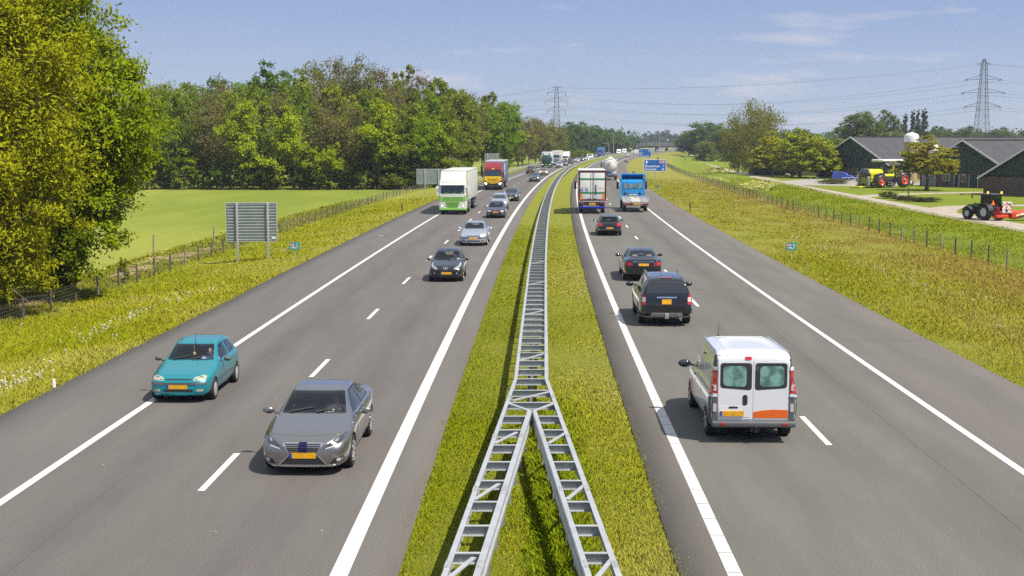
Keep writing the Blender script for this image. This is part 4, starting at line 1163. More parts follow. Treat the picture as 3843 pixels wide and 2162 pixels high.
# --- purple hatch
PURP = paint('aubergine_paint', (.030, .016, .038), .35, .28)
S = spec('hatch', L=3.85, W=1.66, H=1.42, paint=PURP, interior=True, mirror_mat=PURP,
  patches=[('headlight', [(.38, .58), (.68, .59), (.70, .69), (.42, .68)], 'front', LAMP, dict(mir=True)),
           ('grille', bx2(-.32, .60, .32, .66), 'front', TRIM, {}), ('emblem', rrect(.07, .07, .033, 4, 0, .655), 'front', CHROME, dict(off=.014, r=0)),
           ('bumper_strip', bx2(-.70, .46, .70, .50), 'front', TRIM, dict(off=.01)), ('lower_grille', bx2(-.5, .29, .5, .36), 'front', BLACK, {}),
           ('fog_lamp', bx2(.52, .38, .66, .44), 'front', LAMP, dict(mir=True))],
  plates=[('front', 0, .52, .50, .11, PLATE, False)])
car = build_car('hatchback', 'dark aubergine hatchback, foremost of three cars in a row beside the green lorry', 'car', S)
place(car, 1861, 818, False, S['wf'])

# --- silver MPV
S = spec('mpv', paint=SILV, 
  patches=[('headlight', [(.42, .66), (.70, .72), (.74, .86), (.68, .92), (.52, .80)], 'front', LAMP, dict(mir=True)), ('grille', bx2(-.3, .62, .3, .69), 'front', TRIM, {}),
           ('lower_grille', bx2(-.45, .3, .45, .42), 'front', BLACK, {})], plates=[('front', 0, .50, .52, .11, PLATE, False)])
car = build_car('compact_van', 'silver tall compact car half hidden behind the aubergine hatchback', 'car', S)
place(car, 1874, 787, False, S['wf'])
# --- dark 206-like hatch
DKG = paint('black_green_paint', (.016, .024, .024), .35, .26)
S = spec('hatch', L=3.83, W=1.66, H=1.43, paint=DKG, 
  patches=[('headlight', [(.36, .58), (.46, .60), (.70, .72), (.70, .79), (.60, .77)], 'front', LAMP, dict(mir=True)), ('grille', bx2(-.3, .5, .3, .57), 'front', TRIM, {}), ('emblem', rrect(.1, .1, .03, 4, 0, .66), 'front', CHROME, dict(off=.014, r=0)),
           ('lower_grille', bx2(-.5, .29, .5, .38), 'front', BLACK, {})], plates=[('front', 0, .46, .52, .11, PLATE, False)])
car = build_car('hatchback', 'black-green hatchback with slanted headlights behind the silver tall compact car', 'car', S)
place(car, 1919, 755, False, S['wf'])

# --- cars going away
AUD = paint('dark_green_black_paint', (.012, .018, .020), .45, .22)
S = spec('sedan', L=4.9, W=1.86, H=1.46, paint=AUD, interior=True, seatm=SEATL, antenna=(3.2, 1.42, .06, .05), spokes=9,
  patches=[('tail_light', [(.48, .755), (.88, .755), (.88, .93), (.50, .90)], 'rear', TAIL, dict(mir=True)), ('chrome_strip', bx2(-.50, .925, .50, .945), 'rear', CHROME, dict(off=.02)),
           ('boot_lid', [(-.62, .52), (.62, .52), (.64, .99), (-.64, .99)], 'rear', AUD, dict(off=.004)), ('bumper', bx2(-.84, .35, .84, .50), 'rear', AUD, dict(off=.02, thick=.04)),
           ('diffuser', bx2(-.6, .25, .6, .33), 'rear', TRIM, {}), ('exhaust', bx2(.42, .26, .56, .31), 'rear', CHROME, dict(mir=True, off=.02)), ('headlight', bx2(.5, .6, .8, .7), 'front', LAMP, dict(mir=True))],
  side_trim=[], plates=[('rear', 0, .80, .52, .115, PLATE, True)])
car = build_car('saloon_car', 'black-green saloon with beige seats and a chrome boot strip, ahead of the black SUV', 'car', S)
place(car, 2408, 1048, True, S['wr'])
AUDI = car
BMW = paint('black_paint', (.012, .012, .015), .3, .24)
S = spec('hatch', L=4.24, W=1.75, H=1.43, paint=BMW, R=.315, interior=True, antenna=(2.6, 1.42, .25, .1),
  patches=[('tail_light', [(.50, .68), (.78, .70), (.76, .92), (.64, .94), (.54, .86)], 'rear', TAIL, dict(mir=True)), ('tailgate', [(-.52, .46), (.52, .46), (.54, .90), (-.54, .90)], 'rear', BMW, dict(off=.004)),
           ('bumper', bx2(-.78, .33, .78, .44), 'rear', BMW, dict(off=.02, thick=.04)), ('bumper_line', [(-.76, .44), (.76, .44), (.76, .455), (-.76, .455)], 'rear', CHROME, dict(off=.024, r=0)), ('spoiler', bx2(-.5, 1.27, .5, 1.31), 'rear', BMW, dict(off=.05, thick=.08)), ('headlight', bx2(.5, .6, .8, .7), 'front', LAMP, dict(mir=True))],
  plates=[('rear', 0, .56, .52, .115, PLATE, True)])
car = build_car('hatchback', 'black hatchback with bright red tail lights behind the white lorry with green stripes', 'car', S)
place(car, 2286, 883, True, S['wr'])
SUVP = paint('black_suv_paint', (.010, .010, .013), .25, .2)
S = spec('suv', paint=SUVP, W=1.92, H=1.80, rear_glass=DGLASS, tyre_w=.24, antenna=(2.2, 1.74, .45, -.05), mirror_mat=BLACK,
  patches=[('tail_light', [(.74, .80), (.93, .80), (.92, 1.20), (.80, 1.20)], 'rear', TAIL, dict(mir=True)), ('lamp_insert', [(.75, .90), (.93, .90), (.93, 1.06), (.75, 1.06)], 'rear', TAILW, dict(mir=True, off=.008)),
           ('tailgate', [(-.72, .66), (.72, .66), (.74, 1.16), (-.74, 1.16)], 'rear', SUVP, dict(off=.005)), ('chrome_bar', bx2(-.36, 1.03, .36, 1.08), 'rear', CHROME, dict(off=.02)),
           ('bumper', bx2(-.9, .50, .9, .66), 'rear', SUVP, dict(off=.05, thick=.1)), ('skid_plate', [(-.90, .37), (.90, .37), (.90, .43), (.60, .44), (.54, .51), (-.54, .51), (-.60, .44), (-.90, .43)], 'rear', GALV_DULL, dict(off=.06, thick=.1, r=.02)),
           ('step_line', bx2(-.53, .49, .53, .515), 'rear', CHROME, dict(off=.075)), ('brake_light', bx2(-.22, 1.70, .22, 1.725), 'rear', TAILD, dict(off=.02)), ('rear_wiper', [(.03, 1.19), (.34, 1.14), (.34, 1.16), (.03, 1.215)], 'rear', TRIM, dict(off=.02, r=0)),
           ('headlight', bx2(.55, .8, .9, .95), 'front', LAMP, dict(mir=True))],
  plates=[('rear', 0, .90, .34, .17, PLATE, False)])
SUV = build_car('sport_utility_vehicle', 'black off-road car with roof rails and a dark rear window between saloon and white van', 'car', S)
place(SUV, 2491, 1211, True, S['wr'])
for s in (-1, 1):
    b = MB(); b.tube([(-2.3, s * .62, 1.74), (-2.45, s * .62, 1.82), (-3.9, s * .61, 1.82), (-4.15, s * .61, 1.73)], .025, 8); b.build('roof_rail', CHROME, SUV)
b = MB(); b.box((-4.86, 0, .40), (.14, .14, .22), 0, .02); b.build('tow_hitch', GALV_DULL, SUV)
b = MB(); b.tube([(-4.7, -.47, .34), (-4.95, -.47, .33)], .04, 10); b.build('exhaust', CHROME, SUV)
for k in range(4):
    b = MB(); b.box((-3.2, -.3 + .2 * k, 1.765), (1.6, .012, .012)); b.build('roof_rib', SUVP, SUV)
for car_, wr_ in ((AUDI, None),): pass
# --- white panel van
VW = paint('white_van_paint', (.70, .71, .73), .0, .28)
S = dict(L=4.78, paint=VW, smooth=40,
  top=[(0, .72), (.06, .86), (.3, .98), (.75, 1.12), (.95, 1.18), (1.75, 1.78), (2.05, 1.89), (2.4, 1.93), (4.3, 1.95), (4.66, 1.925), (4.735, 1.88), (4.78, 1.78)],
  belt=[(0, .6), (.3, .88), (.95, 1.05), (1.8, 1.1), (4.5, 1.12), (4.78, 1.12)],
  w=[(0, .66), (.1, .80), (.35, .91), (.8, .95), (4.5, .955), (4.72, .952), (4.78, .935)],
  wt=[(0, .5), (.3, .72), (.95, .80), (1.75, .74), (2.4, .80), (4.3, .825), (4.7, .83), (4.78, .81)],
  bot=[(0, .34), (.15, .26), (.6, .24), (4.3, .26), (4.7, .32), (4.78, .36)],
  edge=[(0, .05), (1.0, .06), (2.0, .13), (4.78, .12)],
  front_win=[(-.72, 1.2), (.72, 1.2), (.64, 1.74), (-.64, 1.74)], side_win=[[(1.25, 1.14), (2.02, 1.12), (2.02, 1.66), (1.88, 1.66), (1.55, 1.44)]],
  doors=[[(1.1, .34), (2.06, .34), (2.06, 1.08), (1.15, 1.08)], [(2.12, .36), (3.1, .36), (3.1, 1.72), (2.12, 1.72)]], hood=[(.3, -.7), (.9, -.78), (.9, .78), (.3, .7)],
  mirror=(1.42, 1.14, 1.2, .16, BLACK), wf=.86, wr=3.98, R=.33, w_track=.835, tyre_w=.22, handle=TRIM,
  patches=[
   ('rear_door', [(.0, .50), (-.775, .50), (-.775, 1.80), (-.70, 1.86), (.0, 1.87)], 'rear', VW, dict(off=.012, thick=.03, r=.04)), ('rear_door', [(.012, .50), (.775, .50), (.775, 1.80), (.70, 1.86), (.012, 1.87)], 'rear', VW, dict(off=.012, thick=.03, r=.04)),
   ('rear_glass_frame', [(-.735, 1.17), (-.03, 1.12), (-.03, 1.70), (-.735, 1.70)], 'rear', DGLASS, dict(off=.016, r=.07)), ('rear_glass_frame', [(.735, 1.17), (.04, 1.12), (.04, 1.70), (.735, 1.70)], 'rear', DGLASS, dict(off=.016, r=.07)),
   ('rear_window', [(-.67, 1.215), (-.14, 1.19), (-.14, 1.635), (-.67, 1.635)], 'rear', VGLASS, dict(off=.019, r=.10)), ('rear_window', [(.67, 1.215), (.16, 1.19), (.16, 1.635), (.67, 1.635)], 'rear', VGLASS, dict(off=.019, r=.10)),
   ('brake_light', bx2(.05, 1.765, .20, 1.825), 'rear', TAIL, dict(off=.018, r=.03)),
   ('door_handle', [(.13, .80), (.235, .80), (.235, 1.02), (.13, 1.02)], 'rear', TRIM, dict(off=.02, r=.05)),
   ('plate_recess', [(.08, .545), (.76, .545), (.76, .78), (.08, .78)], 'rear', VW, dict(off=.018, r=.02)),
   ('grip', [(.33, .735), (.55, .735), (.53, .775), (.35, .775)], 'rear', TRIM, dict(off=.024, r=.02)),
   ('orange_panel', [(.0, .525), (-.765, .525), (-.765, .70), (-.45, .71), (-.2, .69), (.0, .655)], 'rear', mat('orange_livery', (.72, .12, .005), .4, coat=.5), dict(off=.017, r=.01)),
   ('tail_light_housing', [(.79, 1.02), (.945, 1.02), (.93, 1.86), (.80, 1.86)], 'rear', GREYTRIM, dict(mir=True, off=.02, r=.04)),
   ('tail_light', [(.80, 1.06), (.945, 1.06), (.94, 1.54), (.81, 1.54)], 'rear', TAIL, dict(mir=True, off=.03, thick=.04)), ('lamp_insert', [(.82, 1.11), (.92, 1.11), (.92, 1.24), (.82, 1.24)], 'rear', TAILW, dict(mir=True, off=.036)),
   ('body_cap', [(.80, 1.545), (.945, 1.545), (.94, 1.615), (.80, 1.615)], 'rear', VW, dict(mir=True, off=.035, r=.01)), ('body_cap', [(.80, .985), (.945, .985), (.945, 1.05), (.80, 1.05)], 'rear', VW, dict(mir=True, off=.035, r=.01)),
   ('bumper_corner', [(.785, .36), (.93, .36), (.95, .95), (.79, .98)], 'rear', GREYTRIM, dict(mir=True, off=.025, thick=.05)), ('fog_light', bx2(.81, .66, .89, .84), 'rear', TAILW, dict(mir=True, off=.035)),
   ('headlight', [(.5, .75), (.8, .8), (.85, 1.0), (.6, .92)], 'front', LAMP, dict(mir=True)), ('grille', bx2(-.4, .62, .4, .72), 'front', TRIM, {})],
  side_patches=[('orange_panel', [(1.12, .40), (1.62, .40), (1.62, .74), (1.12, .76)], MATS['orange_livery'], dict(off=.009)), ('sill', [(.9, .26), (4.2, .28), (4.2, .40), (.9, .36)], GREYTRIM, dict(off=.012)),
     ('tail_light_housing', [(4.56, 1.02), (4.77, 1.02), (4.75, 1.86), (4.60, 1.80)], GREYTRIM, dict(off=.012, r=.04)), ('tail_light', [(4.62, 1.06), (4.77, 1.06), (4.77, 1.54), (4.66, 1.54)], TAIL, dict(off=.02)),
     ('bumper_corner', [(4.40, .34), (4.77, .36), (4.77, .98), (4.62, .98), (4.50, .6)], GREYTRIM, dict(off=.018)), ('door_rail', [(2.2, 1.045), (4.3, 1.06), (4.3, 1.075), (2.2, 1.06)], TRIM, dict(off=.006, r=0))],
  plates=[('rear', .47, .625, .52, .12, PLATE, True)])
S['plates'] = []
S = {k: ([(a, b * 1.05) for a, b in v] if k in ('top', 'belt') else v) for k, v in S.items()}
for k in ('patches', 'side_patches'): S[k] = [(p[0], [(a, b * 1.05) for a, b in p[1]], *p[2:]) for p in S[k]]
for k in ('side_win', 'doors'): S[k] = [[(a, b * 1.05) for a, b in p] for p in S[k]]
van = build_car('panel_van', 'white panel van with orange corner panel and green tinted rear windows on the right road', 'van', S)
place(van, 2802, 1630, True, S['wr'])
b = MB(); b.box((-4.815, .47, .655), (.02, .52, .115)); npl = b.build('number_plate', PLATE, van, 0)
b = MB(); b.box((-4.828, .71, .655), (.008, .045, .11)); b.build('country_band', PLATEB, npl, 0)
b = MB(); b.box((-4.84, 0, .43), (.22, 1.84, .13), 0, .035); bmp = b.build('bumper', GREYTRIM, van)
for s in (-1, 1):
    b = MB(); b.box((-4.953, s * .68, .45), (.012, .12, .04)); b.build('reflector', TAIL, bmp, 0)
b = MB(); b.box((-4.86, -.03, .32), (.1, .22, .12), 0, .02); b.tube([(-4.86, -.03, .28), (-4.98, -.03, .28), (-4.99, -.03, .36)], .022, 8); b.ball((-4.99, -.03, .39), .03, 8, 6); b.build('tow_hitch', TRIM, van)
for k in range(7):
    b = MB(); b.box((-2.55 - .30 * k, 0, 2.029), (.10, 1.12, .014), 0, .006); b.build('roof_rib', VW, van)
for s in (-1, 1):
    b = MB(); b.tube([(-2.1, s * .76, 1.975), (-4.5, s * .785, 1.995)], .012, 6); b.build('roof_gutter', VW, van)
b = MB(); b.tube([(-2.1, .42, 2.0), (-2.16, .42, 2.31), (-2.12, .40, 2.35)], [.008, .005, .004], 6); b.lathe([(.035, 0), (.015, .05), (.001, .06)], (-2.1, .42, 1.99), 'Z', 10); b.build('aerial', TRIM, van)

# ---------------------------------------------------------------- lorries
def lorry_wheel(par, x, y, R=.5, w=.3, face=1, double=False):
    o = wheel(par, x, y, R, w * (1.9 if double else 1), GALV_DULL, 8, face, False, .58); return o
WCAB = paint('cream_white_paint', (.66, .66, .60), .0, .3); LIME = paint('lime_paint', (.23, .56, .06), .0, .35)
TARP = mat('trailer_skin', (.56, .56, .50), .55, col2=(.47, .47, .42), scale=.7)
def cab_body(par, w, L, z0, zr, m, rake=.12, nose=.06, wsz=None, r=.10):
    """front at x=0; side outline extruded across"""
    pts = [(nose, z0), (0, z0 + .25), (.0, wsz[0]), (-rake, wsz[1]), (-rake - .12, zr), (-L, zr), (-L, z0)]
    b = MB(); b.prism(round_poly(pts, .08), -w / 2, w / 2)
    me = b.mesh(); bm = bmesh.new(); bm.from_mesh(me)
    ed = [e for e in bm.edges if len(e.link_faces) == 2 and e.link_faces[0].normal.angle(e.link_faces[1].normal) > .9]
    bmesh.ops.bevel(bm, geom=ed, offset=r, segments=3, profile=.5, affect='EDGES'); bm.to_mesh(me); bm.free()
    return link('cab', me, m, par, 40), me
def box_body(par, name, x0, x1, w, z0, z1, m, bev=.03):
    b = MB(); b.box(((x0 + x1) / 2, 0, (z0 + z1) / 2), (abs(x1 - x0), w, z1 - z0), 0, bev); return b.build(name, m, par)
def lorry_mirror(t, x, y, z, m, h=.62, w=.22):
    for s in (-1, 1):
        b = MB(); b.box((x, s * y, z), (.16, w, h), 0, .05); b.bar((x - .05, s * (y - .30), z + h * .35), (x, s * y, z + h * .35), .05); b.bar((x - .05, s * (y - .30), z - h * .3), (x, s * y, z - h * .3), .05); o = b.build('mirror', m, t)
def chassis(t, x0, x1, axles, w=2.4, tw=1.02, R=.5):
    b = MB()
    for s in (-1, 1): b.box(((x0 + x1) / 2, s * .45, .85), (abs(x1 - x0), .12, .26))
    b.build('chassis', DARKSTEEL, t, 0)
    for a in axles:
        for s in (-1, 1): lorry_wheel(t, a, s * tw, R, .32, s)

def front_lorry(label, cab_m, lower_m, grille_m, Lcab, zr, boxm, bx0, bx1, zb0, zb1, w=2.5, spoiler=None, wsz=(1.75, 2.65), lampy=.78, style='daf', mirror_m=None, roofm=None, bumper=None):
    t = empty('lorry', (0, 0, 0), 0, label, 'lorry')
    cab_o, me = cab_body(t, w, Lcab, .42, zr, cab_m, .14, .05, wsz)
    sk = Skin(me, Lcab)
    P_ = lambda nm, poly, m, **k: link(nm, sk.patch(poly, 'front', **k), m, t, 30)
    hw = w / 2
    P_('windscreen', [(-hw + .16, wsz[0] + .04), (hw - .16, wsz[0] + .04), (hw - .20, wsz[1] - .02), (-hw + .20, wsz[1] - .02)], CGLASS, r=.08, off=.006)
    for k in (-.75, -.05, .65):
        link('wiper', sk.patch([(k, wsz[0] - .02), (k + .45, wsz[0] + .24), (k + .46, wsz[0] + .27), (k - .03, wsz[0] + .02)], 'front', .02, .02, .3, 0), lower_m if style == 'daf' else TRIM, t, 0)
    for v in ('left', 'right'):
        link('side_window', sk.patch([(.35, wsz[0] + .08), (1.15, wsz[0] + .08), (1.15, wsz[1] - .1), (.50, wsz[1] - .1)], v, .006, .02, .3, .06), CGLASS, t, 30)
        link('door', sk.patch([(.28, .75), (1.3, .75), (1.3, wsz[0] + .02), (.28, wsz[0] + .02)], v, .012, .03, .3, .05), cab_m, t, 30)
    if bumper: P_('bumper', bx2(-hw + .02, .44, hw - .02, .62 if style == 'daf' else .72), bumper, off=.03, thick=.05, r=.06)
    for s in (-1, 1):
        pl = [(s * (hw - .48), .72), (s * (hw - .1), .74), (s * (hw - .08), .92), (s * (hw - .46), .90)]
        P_('headlight', pl if s > 0 else pl[::-1], LAMP, off=.012); 
        pl = [(s * (hw - .38), .76), (s * (hw - .2), .76), (s * (hw - .2), .87), (s * (hw - .38), .87)]
        P_('headlight_bulb', pl if s > 0 else pl[::-1], LAMPON, off=.018)
    return t, sk, P_, cab_o
# 1 lime and cream lorry
t, sk, P_, cab = front_lorry('cream lorry with lime green grille and bumper and a white trailer', WCAB, LIME, LIME, 2.1, 3.12, TARP, 0, 0, 0, 0, 2.48, bumper=LIME, wsz=(1.86, 2.62))
P_('upper_grille', [(-1.02, 1.22), (1.02, 1.22), (1.04, 1.64), (-1.04, 1.64)], LIME, off=.02, r=.05)
for z in (1.27, 1.36, 1.45, 1.54): P_('grille_shade', bx2(-.9, z, .92, z + .022), mat('grille_shadow', (.05, .12, .02), .5), off=.026, r=0)  # dark lime strips paint the shade between the grille bars
P_('grille_rim', bx2(-.99, 1.59, .99, 1.62), WCAB, off=.03, r=0)
for s in (-1, 1):
    pl = [(s * 1.02, 1.24), (s * 1.20, 1.24), (s * 1.20, 1.74), (s * 1.06, 1.66)]; P_('air_deflector', pl if s > 0 else pl[::-1], LIME, off=.02)
P_('lower_grille', [(-.50, .60), (.50, .60), (.66, 1.16), (-.66, 1.16)], LIME, off=.03, r=.06)
for k in range(6): P_('grille_shade', bx2(-.42 - .03 * k, .64 + .085 * k, .42 + .03 * k, .675 + .085 * k), MATS['grille_shadow'], off=.037, r=0)  # shade between the lower bars, painted on as dark strips
plate(sk, t, 'front', 0, .52, .52, .11, PLATEW, False)
for s in (-1, 1):
    pl = bx2(s * .95 - .14, .54, s * .95 + .14, .64); P_('fog_lamp', pl, LAMP, off=.04)
b = MB(); b.prism(round_poly([(-.35, 3.10), (-.75, 3.55), (-1.25, 3.88), (-2.05, 3.88), (-2.05, 3.10)], .12), -1.12, 1.12); b.build('roof_spoiler', WCAB, t)
for s in (-1, 1):
    b = MB(); b.prism([(-.5, 3.12), (-1.1, 3.6), (-1.15, 3.5), (-.62, 3.12)], s * 1.13 - .01, s * 1.13 + .01); b.build('spoiler_edge', LIME, t)
b = MB(); b.prism(round_poly([(.22, 2.66), (.24, 2.72), (-.12, 2.84), (-.14, 2.66)], .02), -1.12, 1.12); b.build('sun_visor', WCAB, t)
lorry_mirror(t, -.05, 1.42, 2.1, WCAB, .95)
box_body(t, 'trailer', -2.5, -15.6, 2.5, 1.22, 3.98, TARP)
b = MB()
for s in (-1, 1): b.box((-9, s * 1.252, 1.27), (13.1, .012, .10)); b.box((-9, s * 1.252, 3.93), (13.1, .012, .08))
b.build('trailer_rail', WCAB, t, 0)
chassis(t, -.6, -15.4, (-1.35, -4.9, -11.6, -12.9, -14.2)); box_body(t, 'fuel_tank', -2.5, -3.7, 2.3, .5, 1.1, GALV_DULL, .1)
LORRY1 = place(t, 1699, 806)
# 2 red and yellow lorry
REDP = paint('dark_red_paint', (.26, .012, .022), .15, .3); YEL = paint('yellow_paint', (.83, .55, .0), 0., .35)
t, sk, P_, cab = front_lorry('lorry with dark red cab, yellow grille and grey-blue curtain trailer', REDP, YEL, YEL, 2.1, 3.05, TARP, 0, 0, 0, 0, 2.48, bumper=TRIM, wsz=(1.85, 2.66), style='mb')
P_('black_lower_cab', [(-1.22, .45), (1.22, .45), (1.20, 1.05), (-1.20, 1.05)], mat('dark_cab_skirt', (.02, .022, .026), .4, coat=.4), off=.012)
P_('yellow_panel', [(-1.14, 1.30), (1.14, 1.30), (1.16, 1.84), (1.05, 1.88), (-1.05, 1.88), (-1.16, 1.84)], YEL, off=.02, r=.05)
P_('grille', [(-.80, 1.02), (-.25, .92), (.25, .92), (.80, 1.02), (.90, 1.36), (-.90, 1.36)], YEL, off=.026, r=.06)
for k, z in enumerate((1.06, 1.18, 1.30, 1.42, 1.52)): P_('grille_shade', [(-.72, z + .02), (0, z - .02), (.72, z + .02), (.72, z + .05), (0, z + .012), (-.72, z + .05)], mat('amber_shadow', (.20, .12, .0), .5), off=.034, r=0)  # shade in the yellow grille painted on as dark amber strips
for s in (-1, 1):
    pl = [(s * .75, .86), (s * 1.12, .92), (s * 1.15, 1.06), (s * .86, .98)]; P_('headlight', pl if s > 0 else pl[::-1], LAMPON, off=.024)
P_('visor_band', bx2(-1.08, 2.62, 1.08, 2.78), TRIM, off=.016, r=.04)
plate(sk, t, 'front', .05, .60, .52, .11, PLATE, False)
P_('emblem', [(-.16, 2.84), (-.06, 2.84), (-.02, 2.92), (.0, 2.84), (.09, 2.84), (.15, 3.0), (.06, 3.0), (.03, 2.93), (.0, 3.0), (-.1, 3.0)], YEL, off=.014, r=.01)
b = MB(); b.prism(round_poly([(-.28, 3.03), (-.55, 3.35), (-1.1, 3.75), (-2.05, 3.75), (-2.05, 3.03)], .12), -1.1, 1.1); b.build('roof_spoiler', REDP, t)
b = MB(); b.box((-.72, .05, 3.42), (.12, .85, .09), 0, .02); b.build('spoiler_slot', TRIM, t)
lorry_mirror(t, -.05, 1.40, 2.15, BLACK, .85, .18)
BLUT = mat('blue_grey_tarpaulin', (.115, .15, .225), .6, col2=(.095, .125, .19), scale=.8)
box_body(t, 'trailer', -2.5, -15.2, 2.5, 1.22, 3.86, BLUT)
b = MB(); b.box((-8.85, 0, 3.91), (12.7, 2.52, .10)); b.build('trailer_roof', PWHITE, t, 0)
b = MB(); b.box((-8.85, 0, 1.2), (12.7, 2.515, .30)); b.build('trailer_skirt', mat('dark_blue_grey', (.06, .075, .105), .6), t, 0)
for s in (1, -1):
    b = MB(); 
    for xa, xb, z0, z1 in ((-5.3, -7.6, 2.55, 3.5), (-5.8, -6.4, 1.85, 2.5), (-7.2, -8.0, 1.9, 2.3)): b.box(((xa + xb) / 2, s * 1.256, (z0 + z1) / 2), (abs(xb - xa), .012, z1 - z0))
    b.build('livery_mark', PWHITE, t, 0)
chassis(t, -.6, -15, (-1.35, -4.9, -11.2, -12.5, -13.8))
place(t, 1850, 714)
# 3 dark green lorry
GRN = paint('bottle_green_paint', (.012, .085, .055), .1, .35)
t, sk, P_, cab = front_lorry('distant lorry with bottle green cab and a white box body', GRN, TRIM, GRN, 2.1, 2.95, TARP, 0, 0, 0, 0, 2.48, bumper=GRN, wsz=(1.8, 2.55), style='x')
P_('grille', bx2(-.8, 1.0, .8, 1.6), mat('dark_green_grille', (.01, .045, .03), .5), off=.02); plate(sk, t, 'front', 0, .85, .52, .12, PLATE, False)
b = MB(); b.prism(round_poly([(-.25, 2.95), (-.8, 3.6), (-2.05, 3.75), (-2.05, 2.95)], .15), -.95, .95); b.build('roof_spoiler', GRN, t)
b = MB(); b.prism([(-.46, 3.2), (-.50, 3.26), (-.72, 3.52), (-.68, 3.46)], -.6, .6); b.box((-.50, 0, 3.3), (.1, 1.2, .18)); b.build('roof_sign', PWHITE, t, 0)
lorry_mirror(t, -.05, 1.40, 2.1, GRN, .8)
box_body(t, 'box_body', -2.45, -10.5, 2.55, 1.1, 3.95, PWHITE); chassis(t, -.6, -10, (-1.35, -6.6, -8.0))
place(t, 2050, 630)
# 4 grey lorry
GRW = paint('light_grey_paint', (.50, .50, .50), .2, .35)
t, sk, P_, cab = front_lorry('distant pale grey lorry with a row of roof lamps beside the bottle green lorry', GRW, TRIM, GRW, 2.1, 3.3, TARP, 0, 0, 0, 0, 2.5, bumper=GRW, wsz=(2.0, 2.85), style='x')
P_('grille', bx2(-1.0, .75, 1.0, 1.75), mat('grey_grille', (.17, .17, .18), .5), off=.02)
b = MB()
b.prism(round_poly([(-.25, 3.3), (-.8, 3.75), (-2.05, 3.85), (-2.05, 3.3)], .15), -1.05, 1.05); b.build('roof_spoiler', GRW, t)
b = MB(); b.box((-.32, 0, 3.55), (.06, 2.1, .05))
for k in range(6): b.lathe([(.001, .0), (.09, .0), (.09, -.1), (.001, -.1)], (-.24, -.85 + .34 * k, 3.55), 'X', 12)
b.build('lamp_bar', CHROME, t); lorry_mirror(t, -.05, 1.42, 2.3, GRW, .8)
box_body(t, 'trailer', -2.5, -15.2, 2.55, 1.2, 4.0, TARP); chassis(t, -.6, -15, (-1.35, -4.9, -11.2, -12.5, -13.8))
place(t, 2085, 620)
# 5 white box truck
t, sk, P_, cab = front_lorry('distant small white box lorry behind the pale grey lorry', PWHITE, TRIM, PWHITE, 1.7, 2.2, TARP, 0, 0, 0, 0, 2.1, bumper=PWHITE, wsz=(1.35, 2.0), style='x')
P_('grille', bx2(-.5, .8, .5, .95), TRIM, off=.02); lorry_mirror(t, -.1, 1.2, 1.6, BLACK, .45)
b = MB(); b.prism(round_poly([(-.3, 2.2), (-.9, 2.9), (-1.7, 3.2), (-1.7, 2.2)], .1), -.95, .95); b.build('roof_spoiler', PWHITE, t)
box_body(t, 'box_body', -1.8, -6.6, 2.4, .95, 3.4, PWHITE); chassis(t, -.5, -6.4, (-1.0, -5.2), 2.1, .88, .4)
place(t, 2121, 609)
# 6 blue lorry
BLP = paint('blue_lorry_paint', (.012, .085, .32), .1, .35)
t, sk, P_, cab = front_lorry('small far-off lorry that is blue all over', BLP, TRIM, BLP, 2.1, 3.2, TARP, 0, 0, 0, 0, 2.5, bumper=BLP, wsz=(1.85, 2.7), style='x')
P_('grille', bx2(-.8, .9, .8, 1.6), mat('dark_blue_grille', (.006, .03, .12), .5), off=.02); P_('sign_strip', bx2(-.6, 1.62, .6, 1.76), PWHITE, off=.02)
b = MB(); b.prism(round_poly([(-.3, 3.2), (-.9, 3.75), (-2.0, 3.85), (-2.0, 3.2)], .1), -1.05, 1.05); b.build('roof_spoiler', BLP, t)
lorry_mirror(t, -.05, 1.42, 2.2, BLP, .8); box_body(t, 'trailer', -2.5, -14, 2.52, 1.1, 4.0, mat('blue_trailer', (.05, .13, .36), .5)); chassis(t, -.6, -13.8, (-1.35, -4.9, -10.2, -11.5))
place(t, 2250, 589.5)

# --- rear views: white lorry with green stripes
MAROON = mat('maroon_frame', (.10, .018, .014), .5); GSTR = mat('green_stripe', (.005, .22, .06), .5); BBLUE = mat('blue_bumper', (.012, .02, .30), .4)
t = empty('lorry', (0, 0, 0), 0, 'white refrigerated lorry seen from behind, doors crossed by two green stripes', 'lorry')
DOORW = mat('lorry_door_white', (.70, .70, .68), .4, coat=.2)
Lb = 8.6
box_body(t, 'box_body', 0, 8.6, 2.55, 1.12, 4.0, DOORW, .03)
b = MB()
for s in (-1, 1): b.box((-.04, s * 1.205, 2.55), (.10, .15, 2.78), 0, .02)
b.box((-.04, 0, 3.86), (.10, 2.26, .17), 0, .02); b.box((-.04, 0, 1.26), (.10, 2.26, .16), 0, .02); b.build('door_frame', MAROON, t)
b = MB(); b.box((-.03, 0, 4.005), (.16, 2.56, .05)); b.build('roof_edge', PWHITE, t, 0)
